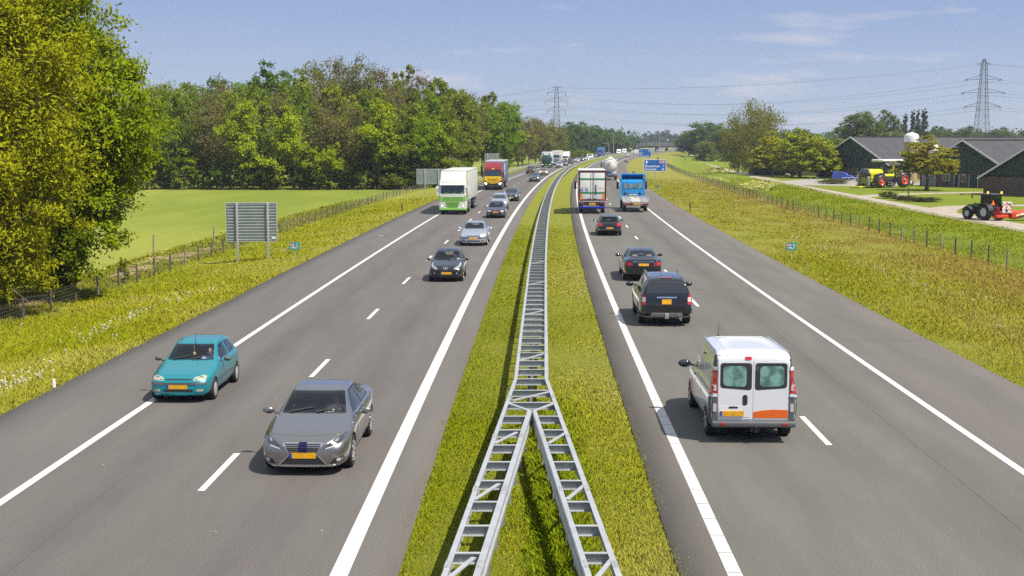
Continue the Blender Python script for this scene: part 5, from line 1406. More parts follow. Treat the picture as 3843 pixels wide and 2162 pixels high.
for s in (-1, 1):
    b = MB(); b.box((-.055, s * .572, 2.56), (.05, 1.10, 2.42), 0, .01); d = b.build('rear_door', DOORW, t)
    for z in (3.18, 1.92):
        b = MB(); b.box((-.083, s * .57, z), (.006, 1.10, .17)); b.build('stripe', GSTR, d, 0)
    b = MB()
    for yy in ((.10,) if s < 0 else (.10,)): b.tube([(-.10, s * (yy + .03), 1.30), (-.10, s * (yy + .03), 3.78)], .020, 8)
    b.bar((-.12, s * .1, 1.45), (-.12, s * .42, 1.42), .05, .03); b.build('locking_bar', GALV_DULL, d)
    b = MB(); b.box((-.085, s * 1.04, 1.58), (.012, .16, .56)); b.build('marker_board', ORANGE, d, 0)
    b = MB(); b.box((-.083, s * 1.04, 1.58), (.006, .22, .64)); b.build('marker_rim', RED, d, 0)
    b = MB(); b.box((-.14, s * .94, .95), (.10, .36, .14), 0, .02); b.build('tail_light', TAILD, t)
    b = MB()
    for z in (3.45, 2.4, 1.5): b.box((-.06, s * 1.27, z), (.12, .06, .14), 0, .01)
    b.build('hinge', GALV, t)
b = MB(); b.box((-.09, -.31, 2.22), (.06, .10, .92), 0, .03); b.build('door_bar', BLACK, t)
STK = mat('blue_sticker', (.05, .13, .32), .5)
for r_ in range(3):
    for c_ in range(2):
        b = MB(); b.box((-.084, .98 - .46 * c_, 2.28 - .13 * r_), (.006, .30, .075)); b.build('sticker', STK, t, 0)
b = MB(); b.box((-.084, .70, 2.39), (.006, .64, .02)); b.build('thin_line', RED, t, 0)
b = MB(); b.box((-.084, -.78, 2.36), (.006, .60, .016)); b.build('thin_line', RED, t, 0)
b = MB(); b.box((-.05, 0, 1.10), (.14, 2.5, .18), 0, .02); b.build('sill', GALV_DULL, t)
b = MB(); b.box((-.10, 0, .94), (.06, 2.3, .32)); b.build('lamp_panel', BLACK, t, 0)
b = MB(); b.box((-.15, 0, .93), (.02, .60, .17)); b.build('number_plate', PLATE, t, 0)
b = MB(); b.box((-.14, 0, .60), (.14, 2.36, .19), 0, .03); b.build('underrun_bar', BBLUE, t)
chassis(t, 0, 10.5, (1.6, 2.9, 8.9), 2.5, 1.02, .5)
b = MB(); b.box((9.6, 0, 1.8), (1.9, 2.4, 2.4), 0, .12); b.build('cab', PWHITE, t)
lorry_mirror(t, 10.1, 1.46, 2.3, BLACK, .8)
WTRUCK = place(t, 2221, 799, True, -1.6)

# --- blue tow truck
AZ = paint('azure_paint', (.005, .27, .64), .1, .3); AZD = paint('azure_shade_paint', (.004, .16, .40), .1, .4)
DECK = mat('steel_deck', (.32, .32, .305), .5, .35, col2=(.25, .255, .25), scale=3); DECKW = mat('worn_deck', (.42, .40, .36), .7, col2=(.34, .33, .31), scale=4)
t = empty('tow_truck', (0, 0, 0), 0, 'azure blue flatbed tow truck with an empty steel deck', 'tow truck')
b = MB(); b.prism(round_poly([(.0, .88), (.0, .98), (2.2, 1.24), (6.2, 1.26), (6.2, 1.08), (2.2, 1.06)], .03), -1.22, 1.22); deck = b.build('deck', DECK, t)
for s in (-1, 1):
    for k in range(4):
        b = MB(); y = s * (.62 + .15 * k); b.bar((.1, y, 1.0), (2.2, y, 1.262), .06, .03); b.bar((2.2, y, 1.262), (6.1, y, 1.285), .06, .03); b.build('tread_rail', GALV, deck, 0)
    b = MB(); b.bar((.05, s * 1.24, .98), (2.2, s * 1.24, 1.24), .06, .14); b.bar((2.2, s * 1.24, 1.24), (6.2, s * 1.24, 1.26), .06, .14); b.build('side_rail', GALV_DULL, t, 0)
b = MB(); b.prism([(.15, 1.0), (2.2, 1.247), (4.9, 1.263), (4.9, 1.267), (2.2, 1.251), (.15, 1.004)], -.42, .42); b.build('deck_plate', DECKW, deck, 0)
b = MB(); b.tube([(5.9, .05, 1.36), (4.5, .0, 1.29), (3.2, -.12, 1.285), (2.0, -.22, 1.27)], .014, 6); b.build('winch_cable', BLACK, t)
b = MB(); b.box((6.0, 0, 1.36), (.3, .85, .2), 0, .05); b.build('winch', GALV_DULL, t)
b = MB(); b.box((-.02, 0, .76), (.08, 2.40, .26), 0, .01); b.build('rear_beam', DECK, t)
for s in (-1, 1):
    b = MB(); b.box((-.07, s * .86, .76), (.04, .55, .17), 0, .01); b.build('tail_light', TAILD, t)
b = MB(); b.box((-.07, 0, .78), (.03, .55, .13)); b.build('number_plate', PLATE, t, 0)
b = MB(); b.box((-.065, .35, .77), (.02, .9, .18)); b.build('plate_holder', TRIM, t, 0)
b = MB(); b.prism(round_poly([(6.45, .75), (6.45, 2.75), (6.7, 2.95), (8.3, 2.9), (8.6, 1.9), (8.65, .75)], .10), -1.2, 1.2); b.build('cab', AZ, t)
# roof hood open at the back
b = MB(); b.box((6.62, 0, 3.42), (.42, 2.3, .12), 0, .03)
for s in (-1, 1): b.prism(round_poly([(6.40, 2.70), (6.40, 3.46), (7.0, 3.42), (8.0, 2.95), (8.0, 2.85), (6.6, 2.70)], .05), s * 1.17 - .10, s * 1.17 + .03)
b.prism(round_poly([(7.0, 3.40), (7.1, 3.45), (8.1, 2.96), (8.0, 2.90)], .03), -1.1, 1.1); b.build('roof_spoiler', AZ, t)
b = MB(); b.box((6.44, 0, 1.96), (.05, 1.86, 1.45), 0, .02); b.build('rear_wall', AZ, t)
for y, w_ in ((.72, .36), (0, .66), (-.72, .36)):
    f = MB(); f.box((6.408, y, 2.28 if y else 2.22), (.03, w_ + .07, .60 if y else .50), 0, .02); fo = f.build('rear_window', BLACK, t)
    g = MB(); g.box((6.392, y, 2.28 if y else 2.22), (.012, w_, .52 if y else .42), 0, .005); g.build('pane', mat('rear_cab_glass', (.30, .34, .35), .1, 0, .8, col2=(.12, .14, .15), scale=2.5), fo, 0)
for s in (-1, 1):
    b = MB(); b.box((6.40, s * .72, 1.52), (.03, .2, .22), 0, .01); b.build('vent', BLACK, t)
lorry_mirror(t, 8.2, 1.42, 2.25, BLACK, .75)
chassis(t, 0, 8.5, (2.3, 7.4), 2.4, 1.0, .45)
place(t, 2383, 793, True, -1.9)
# --- white tanker
t = empty('tanker_lorry', (0, 0, 0), 0, 'white tank lorry with a round dished rear end and blue chassis', 'tanker')
TANK = mat('tank_white', (.70, .68, .63), .35, coat=.3, col2=(.60, .58, .53), scale=1.1)
b = MB(); b.lathe([(.001, -.42), (.45, -.38), (.85, -.25), (1.12, -.05), (1.22, .12), (1.25, .3), (1.25, 7.6), (1.1, 7.9), (.001, 8.05)], (0, 0, 2.55), 'X', 40); tk = b.build('tank', TANK, t, 50)
b = MB(); b.lathe([(1.02, -.17), (1.06, -.20), (1.09, -.12)], (0, 0, 2.55), 'X', 40); b.lathe([(1.255, .28), (1.275, .28), (1.275, .4), (1.255, .4)], (0, 0, 2.55), 'X', 40); b.build('ring', GALV_DULL, tk)
b = MB(); b.box((-.42, .35, 2.75), (.05, .13, .62), 0, .02); b.build('gauge', mat('brown_gauge', (.06, .04, .03), .4), tk)
b = MB(); b.tube([(-.44, -.02, 3.3), (-.50, -.02, 2.8), (-.50, .05, 2.2), (-.44, .08, 1.7)], .03, 8); b.build('pipe', GALV, tk)
b = MB(); b.box((3.8, 0, 3.86), (6.5, .6, .12), 0, .02); b.box((1.0, 0, 3.9), (.6, .6, .2), 0, .05); b.box((4.0, 0, 3.9), (.6, .6, .2), 0, .05); b.build('walkway', TANK, tk)
b = MB()
for s in (-1, 1): b.box((4, s * 1.22, 2.9), (6, .25, .12), 0, .02); b.box((4, s * 1.05, 3.5), (5.5, .14, .2), 0, .04)
b.build('hose_tube', TANK, t)
b = MB(); b.box((.25, .35, 1.3), (.6, 1.1, .5), 0, .03); b.box((.15, -.75, .85), (.4, .9, .3), 0, .03); b.build('equipment_box', mat('blue_chassis', (.02, .20, .50), .4), t)
b = MB(); b.box((-.15, 0, .72), (.12, 2.3, .3), 0, .02); b.build('rear_beam', BLACK, t)
for s in (-1, 1):
    b = MB(); b.box((-.22, s * .85, .74), (.04, .5, .16), 0, .01); b.build('tail_light', TAIL, t)
chassis(t, -.1, 10.6, (1.4, 2.8, 9.2), 2.4, 1.0, .5)
b = MB(); b.box((9.9, 0, 1.9), (1.9, 2.4, 2.6), 0, .12); b.build('cab', PWHITE, t); lorry_mirror(t, 10.3, 1.46, 2.4, BLACK, .8)
place(t, 2290, 676, True, -1.2)
# ---------------------------------------------------------------- far traffic
PAINTO = bpy.data.materials.new('car_paint_by_object'); PAINTO.use_nodes = True
_b = PAINTO.node_tree.nodes['Principled BSDF']; _o = PAINTO.node_tree.nodes.new('ShaderNodeObjectInfo')
PAINTO.node_tree.links.new(_o.outputs['Color'], _b.inputs['Base Color']); _b.inputs['Roughness'].default_value = .3; _b.inputs['Metallic'].default_value = .3; _b.inputs['Coat Weight'].default_value = 1.
def far_car(base, label, L, W, H, **kw):
    S = spec(base, L=L, W=W, H=H, paint=PAINTO, wipers=0, doors=[], plates=[('front', 0, .5 * H / 1.43, .5, .12, PLATE, False)],
      patches=[('headlight', [(.45 * W / 1.7, .60 * H / 1.43), (.74 * W / 1.7, .64 * H / 1.43), (.74 * W / 1.7, .76 * H / 1.43), (.5 * W / 1.7, .70 * H / 1.43)], 'front', kw.get('lamp', LAMP), dict(mir=True)), ('grille', bx2(-.4, .58 * H / 1.43, .4, .68 * H / 1.43), 'front', TRIM, {}),
               ('lower_grille', bx2(-.5, .28 * H / 1.43, .5, .40 * H / 1.43), 'front', BLACK, {}), ('tail_light', bx2(.5 * W / 1.7, .72 * H / 1.43, .78 * W / 1.7, .9 * H / 1.43), 'rear', TAIL, dict(mir=True))])
    return build_car({'sedan': 'saloon_car', 'hatch': 'hatchback', 'suv': 'sport_utility_vehicle', 'mpv': 'compact_van'}[base], label, 'car', S)
def colour(t, c):
    for o in [t] + children(t):
        o.color = (*c, 1)
        for k in children(o): k.color = (*c, 1)
    return t
FG = 'distant cars on the left road'
protos = {'sedan': far_car('sedan', '-', 4.6, 1.78, 1.46), 'hatch': far_car('hatch', '-', 4.0, 1.72, 1.46, lamp=LAMPON), 'suv': far_car('suv', '-', 4.5, 1.85, 1.68), 'mpv': far_car('mpv', '-', 4.2, 1.75, 1.6)}
used = set()
for base, px, py, rear, c, lab in [
    ('sedan', 2006, 682, 0, (.035, .045, .075), 'dark slate blue saloon beyond the black-green hatchback in the inner lane'),
    ('hatch', 2040, 658, 0, (.30, .25, .20), 'champagne hatchback just behind the dark slate blue saloon'),
    ('suv', 1991, 653, 0, (.05, .035, .025), 'dark brown off-road car in the outer lane behind the red and yellow lorry'),
    ('mpv', 2099, 630, 0, (.30, .38, .46), 'pale blue car beside the bottle green lorry'),
    ('sedan', 2118, 623, 0, (.03, .035, .05), 'dark navy saloon right behind the pale blue car'),
    ('suv', 2139, 617, 0, (.012, .012, .015), 'black tall car following the dark navy saloon'),
    ('sedan', 2164, 610, 0, (.42, .46, .50), 'light silver saloon following the black tall car'),
    ('hatch', 2183, 605, 0, (.05, .052, .06), 'charcoal car following the light silver saloon'),
    ('hatch', 2203, 601.5, 0, (.60, .62, .64), 'tiny white hatchback following the charcoal car'),
    ('sedan', 2373, 575, 0, (.65, .65, .64), 'tiny white car far off before the bridge'),
    ('hatch', 2354, 590, 1, (.55, .54, .50), 'tiny cream car going away on the far bend of the right road')]:
    p = protos[base]
    if base in used: o = copy_tree(p)
    else: o = p; used.add(base)
    o['label'] = lab; o['group'] = FG if not rear else 'distant cars on the right road'
    colour(o, c); place(o, px, py, bool(rear), 3.5 if rear else .8)
def far_van(label, px, py, rear=False, tall=2.3, m=PWHITE):
    t = empty('delivery_van', (0, 0, 0), 0, label, 'van', 'distant white vans')
    b = MB(); b.prism(round_poly([(0, .4), (0, .95), (-.7, 1.25), (-1.35, 1.95), (-1.9, tall), (-5.3, tall), (-5.4, .4)], .12), -.98, .98); me = b.mesh(); body = link('body', me, m, t, 40)
    sk = Skin(me, 5.4)
    link('windscreen', sk.patch([(-.8, 1.3), (.8, 1.3), (.74, 1.9), (-.74, 1.9)], 'front', .01, .02, .3, .08), DGLASS, t, 30)
    for s in (-1, 1):
        pl = bx2(s * .72 - .16, .8, s * .72 + .16, 1.0); link('headlight', sk.patch(pl, 'front', .01, .02, .3, .04), LAMP, t, 30)
        link('tail_light', sk.patch(bx2(s * .85 - .08, .9, s * .85 + .08, 1.4), 'rear', .01, .02, .3, .02), TAIL, t, 30)
        link('side_window', sk.patch([(1.0, 1.3), (1.9, 1.3), (1.9, 1.85), (1.5, 1.85)], 'left' if s > 0 else 'right', .01, .02, .3, .05), DGLASS, t, 30)
        for x in (-.95, -4.3): wheel(t, x, s * .85, .35, .24, RIM, 5, s, True)
    link('bumper', sk.patch(bx2(-.9, .42, .9, .65), 'front', .03, .05, .3, .05), GREYTRIM, t, 30); link('rear_door_line', sk.patch(bx2(-.01, .6, .01, tall - .1), 'rear', .01, .02, .3, 0), TRIM, t, 30)
    return place(t, px, py, rear, 5. if rear else 0)
far_van('tiny white van right behind the tiny white hatchback', 2213, 599, tall=2.0)
far_van('small high-roofed white van ahead of its twin, right of the blue lorry', 2321, 580, tall=2.6)
far_van('small high-roofed white van behind its twin, closest to the embankment', 2342, 577.5, tall=2.6)
far_van('small white van going away beside the blue exit sign', 2387, 581, True, tall=2.5)
far_van('tiny dark van beyond the bridge pier', 2501, 569, True, tall=2.4, m=BLACK)
# red lorry under the bridge
t = empty('lorry', (0, 0, 0), 0, 'tiny red and grey lorry emerging from under the bridge at the left', 'lorry')
b = MB(); b.box((-1.0, 0, 1.9), (2.0, 2.5, 2.7), 0, .15); b.build('cab', mat('brick_red_paint', (.40, .06, .04), .4), t)
b = MB(); b.box((.02, 0, 2.2), (.05, 2.1, .8), 0, .02); b.build('windscreen', DGLASS, t)
box_body(t, 'trailer', -2.4, -14, 2.5, 1.1, 4., mat('slate_trailer', (.12, .14, .2), .5)); chassis(t, -.5, -13.5, (-1.3, -4.9, -11, -12.4))
place(t, 2381, 570)
# ---------------------------------------------------------------- trees
def leaf_mat():
    m = bpy.data.materials.new('foliage'); m.use_nodes = True; t = m.node_tree; t.nodes.remove(t.nodes['Principled BSDF'])
    oi = t.nodes.new('ShaderNodeObjectInfo'); at = t.nodes.new('ShaderNodeAttribute'); at.attribute_name = 'tone'
    k = t.nodes.new('ShaderNodeVectorMath'); k.operation = 'MULTIPLY'; t.links.new(oi.outputs['Color'], k.inputs[0]); t.links.new(at.outputs['Vector'], k.inputs[1])
    d = t.nodes.new('ShaderNodeBsdfDiffuse'); t.links.new(k.outputs[0], d.inputs['Color'])
    g = t.nodes.new('ShaderNodeNewGeometry'); mv = t.nodes.new('ShaderNodeMix'); mv.data_type = 'VECTOR'; mv.inputs['Factor'].default_value = .5; t.links.new(g.outputs['Normal'], mv.inputs['A']); mv.inputs['B'].default_value = (0, 0, 1)
    nn = t.nodes.new('ShaderNodeVectorMath'); nn.operation = 'NORMALIZE'; t.links.new(mv.outputs['Result'], nn.inputs[0]); t.links.new(nn.outputs[0], d.inputs['Normal'])
    tr = t.nodes.new('ShaderNodeBsdfTranslucent'); sc = t.nodes.new('ShaderNodeVectorMath'); sc.operation = 'MULTIPLY'; sc.inputs[1].default_value = (1.25, 1.15, .6)
    t.links.new(k.outputs[0], sc.inputs[0]); t.links.new(sc.outputs[0], tr.inputs['Color'])
    mx = t.nodes.new('ShaderNodeMixShader'); mx.inputs[0].default_value = .42
    t.links.new(d.outputs[0], mx.inputs[1]); t.links.new(tr.outputs[0], mx.inputs[2])
    t.links.new(mx.outputs[0], t.nodes['Material Output'].inputs['Surface'])
    return m
LEAF = leaf_mat()
BARK = mat('bark', (.085, .07, .055), .9, col2=(.15, .125, .10), scale=3, bump=.5, bscale=8, stretch=(1, 1, .25))
BARKP = mat('pale_bark', (.22, .20, .17), .9, col2=(.14, .12, .10), scale=3)
BIRCHB = mat('birch_bark', (.42, .40, .36), .8, col2=(.10, .09, .08), scale=2.5, stretch=(1, 1, 3))

def leaves(centers, radii, n_clump, n_leaf, size, rng, spread=.16, shell=.55, droop=0., elong=1., up=.35, tone=(.72, 1.25)):
    """leaf faces in clumps through the volume of a set of ellipsoids -> V, F, tones"""
    Vs = []; tn = []
    centers = np.array(centers, float); radii = np.array(radii, float)
    vol = np.prod(radii, 1) ** (2 / 3); pc = vol / vol.sum()
    for b in range(len(centers)):
        nc = max(3, int(round(n_clump * pc[b])))
        d = rng.normal(size=(nc, 3)); d /= np.linalg.norm(d, axis=1)[:, None]
        r = shell + (1 - shell) * rng.random(nc) ** .6
        r *= 1 + .13 * rng.normal(size=nc)
        c = centers[b] + d * r[:, None] * radii[b]
        ct = rng.uniform(.82, 1.14, nc)
        m = n_leaf
        sp = radii[b].mean() * spread * rng.uniform(.6, 1.5, nc)
        off = rng.normal(size=(nc, m, 3)) * sp[:, None, None]
        off[..., 2] *= .75
        if droop: off[..., 2] -= np.abs(rng.normal(size=(nc, m))) * droop
        pos = (c[:, None, :] + off).reshape(-1, 3)
        nrm = np.repeat(d[:, None, :], m, 1).reshape(-1, 3) * .7 + rng.normal(size=(nc * m, 3)) * .75 + np.array([0, 0, up])
        nrm /= np.linalg.norm(nrm, axis=1)[:, None]
        a = np.cross(nrm, rng.normal(size=(nc * m, 3))); a /= np.linalg.norm(a, axis=1)[:, None]
        if droop:
            a = a * .5 + np.array([0, 0, -1.]); a /= np.linalg.norm(a, axis=1)[:, None]
        bb = np.cross(nrm, a)
        s = size * rng.uniform(.6, 1.35, nc * m) * np.repeat(rng.uniform(.72, 1.3, nc), m)
        l = (s * elong)[:, None] * a; w = (s * .55)[:, None] * bb
        q = np.stack([pos - l * .6, pos + w * .62 - l * .05, pos + l * .6, pos - w * .62 - l * .05], 1)
        Vs.append(q.reshape(-1, 3)); t = (np.repeat(ct, m) * rng.uniform(tone[0], tone[1], nc * m)); tn.append(np.repeat(t, 4))
    V = np.concatenate(Vs); t = np.concatenate(tn)
    F = np.arange(len(V)).reshape(-1, 4)
    g = np.stack([t, t, t, np.ones_like(t)], -1)
    return V, F, g
def leaf_mesh(name, *a, **k):
    V, F, g = leaves(*a, **k)
    return quads_mesh(name, V, F, LEAF, g)
def limb_mesh(rng, H, r0, trunk_top, n_limb, spread, up=.5, bare=.35, lean=.0, twigs=0, m=None, multi=1):
    b = MB()
    for s in range(multi):
        a0 = rng.uniform(0, 6.28); dx, dy = (math.cos(a0) * .06 * H * (multi > 1), math.sin(a0) * .06 * H * (multi > 1))
        pts = []; n = 6
        for i in range(n + 1):
            t = i / n; pts.append((dx * t + rng.normal() * .012 * H * t + lean * t * H, dy * t + rng.normal() * .012 * H * t, -.4 + (trunk_top + .4) * t))
        rad = [r0 * (1.25 if i == 0 else 1) * (1 - .78 * i / n) for i in range(n + 1)]
        b.tube(pts, rad, 7)
        for k in range(n_limb):
            t = bare + (1 - bare) * (k + rng.random()) / n_limb; i = min(int(t * n), n - 1); f = t * n - i
            p = Vector(pts[i]).lerp(Vector(pts[i + 1]), f); a = rng.uniform(0, 6.28); ln = spread * (1.05 - .6 * t) * rng.uniform(.7, 1.15)
            d = Vector((math.cos(a), math.sin(a), up * rng.uniform(.5, 1.5)))
            q1 = p + d * ln * .5 + Vector((0, 0, .05 * ln)); q2 = q1 + (d + Vector((rng.normal() * .25, rng.normal() * .25, .35))) * ln * .5
            rr = r0 * (1 - .7 * t) * .42
            b.tube([p, q1, q2], [rr, rr * .6, rr * .2], 5)
            for j in range(twigs):
                u = rng.uniform(.2, 1.); o = p.lerp(q1, u * 2) if u < .5 else q1.lerp(q2, u * 2 - 1)
                e = Vector((rng.normal(), rng.normal(), abs(rng.normal()) * .8 + .35)).normalized() * ln * rng.uniform(.2, .5)
                b.tube([o, o + e * .6, o + e + Vector((0, 0, .1 * ln))], [rr * .22, rr * .14, rr * .05], 3, False)
    return b.mesh('trunk')
def crown_blobs(rng, H, W, base, style):
    c = []; r = []
    if style == 'tall':
        n = 9
        for i in range(n):
            t = i / (n - 1); z = base + (H - base) * (.08 + .84 * t); w = W * .5 * (.55 + .75 * math.sin(math.pi * (.15 + .75 * t))) * .62
            a = rng.uniform(0, 6.28); o = W * .16
            c.append((math.cos(a) * o, math.sin(a) * o, z)); r.append((w, w, (H - base) * .13))
    elif style == 'round':
        for i in range(10):
            a = i * 2.4; z = base + (H - base) * rng.uniform(.25, .75); o = W * .26
            c.append((math.cos(a) * o, math.sin(a) * o, z)); r.append((W * .24, W * .24, (H - base) * .24))
        c.append((0, 0, base + (H - base) * .72)); r.append((W * .3, W * .3, (H - base) * .27))
        c.append((0, 0, base + (H - base) * .4)); r.append((W * .4, W * .4, (H - base) * .3))
    elif style == 'poplar':
        for i in range(11):
            t = i / 10; z = base + (H - base) * (.05 + .9 * t); w = W * .5 * (.5 + .5 * math.sin(math.pi * min(1, .25 + .72 * t)))
            c.append((rng.normal() * W * .04, rng.normal() * W * .04, z)); r.append((w, w, w * 1.1))
    elif style == 'dome':
        for f, o, n, q in ((.12, .34, 9, .15), (.32, .36, 10, .16), (.54, .28, 8, .16), (.74, .17, 5, .15), (.88, .0, 1, .16), (.35, .0, 1, .28)):
            for i in range(n):
                a = 6.283 * (i + .37 * f * 10) / n; e = rng.uniform(.85, 1.15)
                c.append((math.cos(a) * o * W * e, math.sin(a) * o * W * e, base + (H - base) * (f + rng.uniform(-.03, .03)))); r.append((W * q, W * q, (H - base) * .12))
    elif style == 'column':
        n = 12
        for i in range(n):
            t = i / (n - 1); z = base + (H - base) * (.05 + .9 * t); w = W * .5 * (.45 + .6 * math.sin(math.pi * (.1 + .8 * t))) * rng.uniform(.45, .75)
            a = rng.uniform(0, 6.28); o = W * .22
            c.append((math.cos(a) * o, math.sin(a) * o, z)); r.append((w, w, (H - base) * rng.uniform(.07, .12)))
    return c, r
rg = np.random.default_rng(5)
TREE = {}
for i in range(3):
    c, r = crown_blobs(rg, 15, 8.2, 2.2, 'tall'); TREE['tall%d' % i] = (leaf_mesh('crown', c, r, 150, 62, .36, rg), limb_mesh(rg, 15, .24, 11, 7, 3.0))
for i in range(3):
    c, r = crown_blobs(rg, 15, 7.2, 1.6, 'column'); TREE['column%d' % i] = (leaf_mesh('crown', c, r, 150, 56, .35, rg), limb_mesh(rg, 15, .2, 12, 8, 2.6))
for i in range(2):
    c, r = crown_blobs(rg, 15, 9.5, 4.0, 'round'); TREE['round%d' % i] = (leaf_mesh('crown', c, r, 170, 62, .37, rg), limb_mesh(rg, 15, .26, 11, 8, 3.4))
for i in range(3):   # budding, mostly bare
    c, r = crown_blobs(rg, 15, 7.0, 3.5, 'tall'); TREE['bare%d' % i] = (leaf_mesh('crown', c, r, 170, 24, .30, rg, shell=.3, spread=.28), limb_mesh(rg, 15, .22, 14.2, 22, 3.4, .9, .28, twigs=13))
ftree_n = 0
def tree(name, key, x, y, H, W, col, label, group=None, bark=None, tint=.0, wide=None, z=None):
    cm, tm = TREE[key]
    zz = z if z is not None else float(zq(x - float(M(y))))
    t = empty(name, (x, y, zz), RND.uniform(0, 6.28), label, 'tree', group)
    o = bpy.data.objects.new('crown', cm); COL.objects.link(o); o.parent = t; o.color = (*col, 1)
    tm.materials.clear() if False else None
    k = bpy.data.objects.new('trunk', tm); COL.objects.link(k); k.parent = t
    if not tm.materials: tm.materials.append(bark or BARK)
    t.scale = (W, W, H)
    return t
# colours of the leaves
C_G = (0.149, 0.223, 0.016); C_DG = (0.088, 0.152, 0.016); C_OL = (.185, .23, .024); C_YG = (.31, .39, .014); C_BR = (.175, .165, .055); C_BO = (.185, .20, .04); C_BG = (0.201, 0.305, 0.012); C_GREY = (0.263, 0.256, 0.085); C_FAR = (0.096, 0.157, 0.030)
def at_px(px, D, ytop, z0=-.9):
    x = (px - PW / 2) / FPX * (D * math.cos(PITCH) + 7 * math.sin(PITCH)); top = PD(px, ytop, D).z
    return x, top - z0
FR = 'trees of the wood behind the pasture'
def wood(px, D, ytop, key, col, label, w=None, base=15., name='woodland_tree', grp=FR):
    x, H = at_px(px, D, ytop)
    return tree(name, key, x, D, H / base, (w or H) / base, col, label, grp, z=-.9)
front = [
 (575, 207, 440, 'tall0', C_G, 14, 'green tree of the wood just clear of the big left tree, front row'),
 (668, 205, 452, 'tall1', C_G, 13, 'mid green leafy tree at the left end of the wood front, dark trunk showing'),
 (715, 206, 560, 'column2', C_YG, 9, 'short yellow-green tree low in the wood front at its left end'),
 (790, 206, 382, 'bare0', C_BR, 14, 'tall brown budding tree, leftmost brown one in the wood front'),
 (760, 213, 420, 'tall2', C_DG, 13, 'dark green tree behind the leftmost brown tree of the wood'),
 (905, 203, 390, 'column0', C_YG, 13, 'tall yellow-green tree right of the leftmost brown tree'),
 (862, 209, 430, 'bare1', C_BO, 12, 'olive-brown budding tree pressed against the tall yellow-green tree'),
 (985, 207, 470, 'column1', C_G, 11, 'narrow mid green tree between two yellow-green trees of the wood'),
 (1058, 203, 415, 'tall0', C_YG, 13, 'broad bright yellow-green tree in the middle of the wood front'),
 (1125, 208, 432, 'bare2', C_BO, 13, 'olive-brown tree right of the broad bright yellow-green tree'),
 (1186, 202, 556, 'column2', C_YG, 9, 'low bright yellow bush-like tree in front of the two brown trees'),
 (1228, 206, 400, 'bare0', C_BR, 14, 'grey-brown bare-twigged tree, left one of the two in mid wood'),
 (1243, 202, 540, 'column1', C_YG, 8, 'slim yellow-green young tree in front of the grey-brown bare trees'),
 (1322, 206, 402, 'bare1', C_BR, 15, 'brown bare-twigged tree, right one of the two in mid wood'),
 (1280, 212, 450, 'tall1', C_OL, 13, 'olive tree seen through the gap between the two brown bare trees'),
 (1426, 203, 390, 'column0', C_YG, 13, 'tall slender bright yellow-green tree right of the brown bare trees'),
 (1392, 207, 520, 'column2', C_G, 10, 'low green tree at the foot of the tall slender yellow-green tree'),
 (1500, 205, 448, 'tall2', C_OL, 13, 'dull olive tree between the slender yellow-green and the bright round tree'),
 (1470, 210, 430, 'bare2', C_BO, 13, 'thin olive-brown tree behind the slender yellow-green tree'),
 (1590, 207, 410, 'round0', C_BG, 13, 'bright fresh green round-headed tree near the right end of the wood front'),
 (1555, 204, 560, 'column1', C_DG, 10, 'dark green low tree under the bright fresh green round-headed tree'),
 (1655, 211, 440, 'tall0', C_OL, 13, 'olive tree at the corner of the wood by the motorway'),
 (1140, 203, 610, 'column0', C_G, 7, 'small green sapling at the wood edge below the broad yellow-green tree'),
 (1010, 203, 600, 'column2', C_OL, 7, 'small olive sapling at the wood edge left of the broad yellow-green tree'),
 (830, 203, 600, 'column1', C_DG, 7, 'small dark sapling at the wood edge below the leftmost brown tree'),
 (1330, 203, 610, 'column0', C_DG, 7, 'small dark sapling at the wood edge below the right brown bare tree'),
]
for px, D, yt, key, col, w, lab in front: wood(px, D, yt, key, col, lab, w)
second = []
names2 = ['olive', 'green', 'brownish', 'dark green', 'yellowish']
cols2 = [C_OL, C_G, C_BR, C_DG, (.25, .27, .016)]
seq2 = [1, 0, 1, 2, 0, 4, 0, 2, 0, 1, 2, 4, 1, 0, 2, 0, 1, 0]
for i, k in enumerate(seq2):
    px = 600 + i * 62; yt = 352 + (10, -8, 14, -4, 6)[i % 5] - 20 * (800 < px < 1000) * 0
    key = ('tall%d' % (i % 3)) if k != 2 else 'bare%d' % (i % 3)
    wood(px, 219 + (i % 3) * 3, yt, key, cols2[k], '%s tree crown in the second row of the wood, number %s from the left there' % (names2[k], ('one', 'two', 'three', 'four', 'five', 'six', 'seven', 'eight', 'nine', 'ten', 'eleven', 'twelve', 'thirteen', 'fourteen', 'fifteen', 'sixteen', 'seventeen', 'eighteen')[i]), 14)
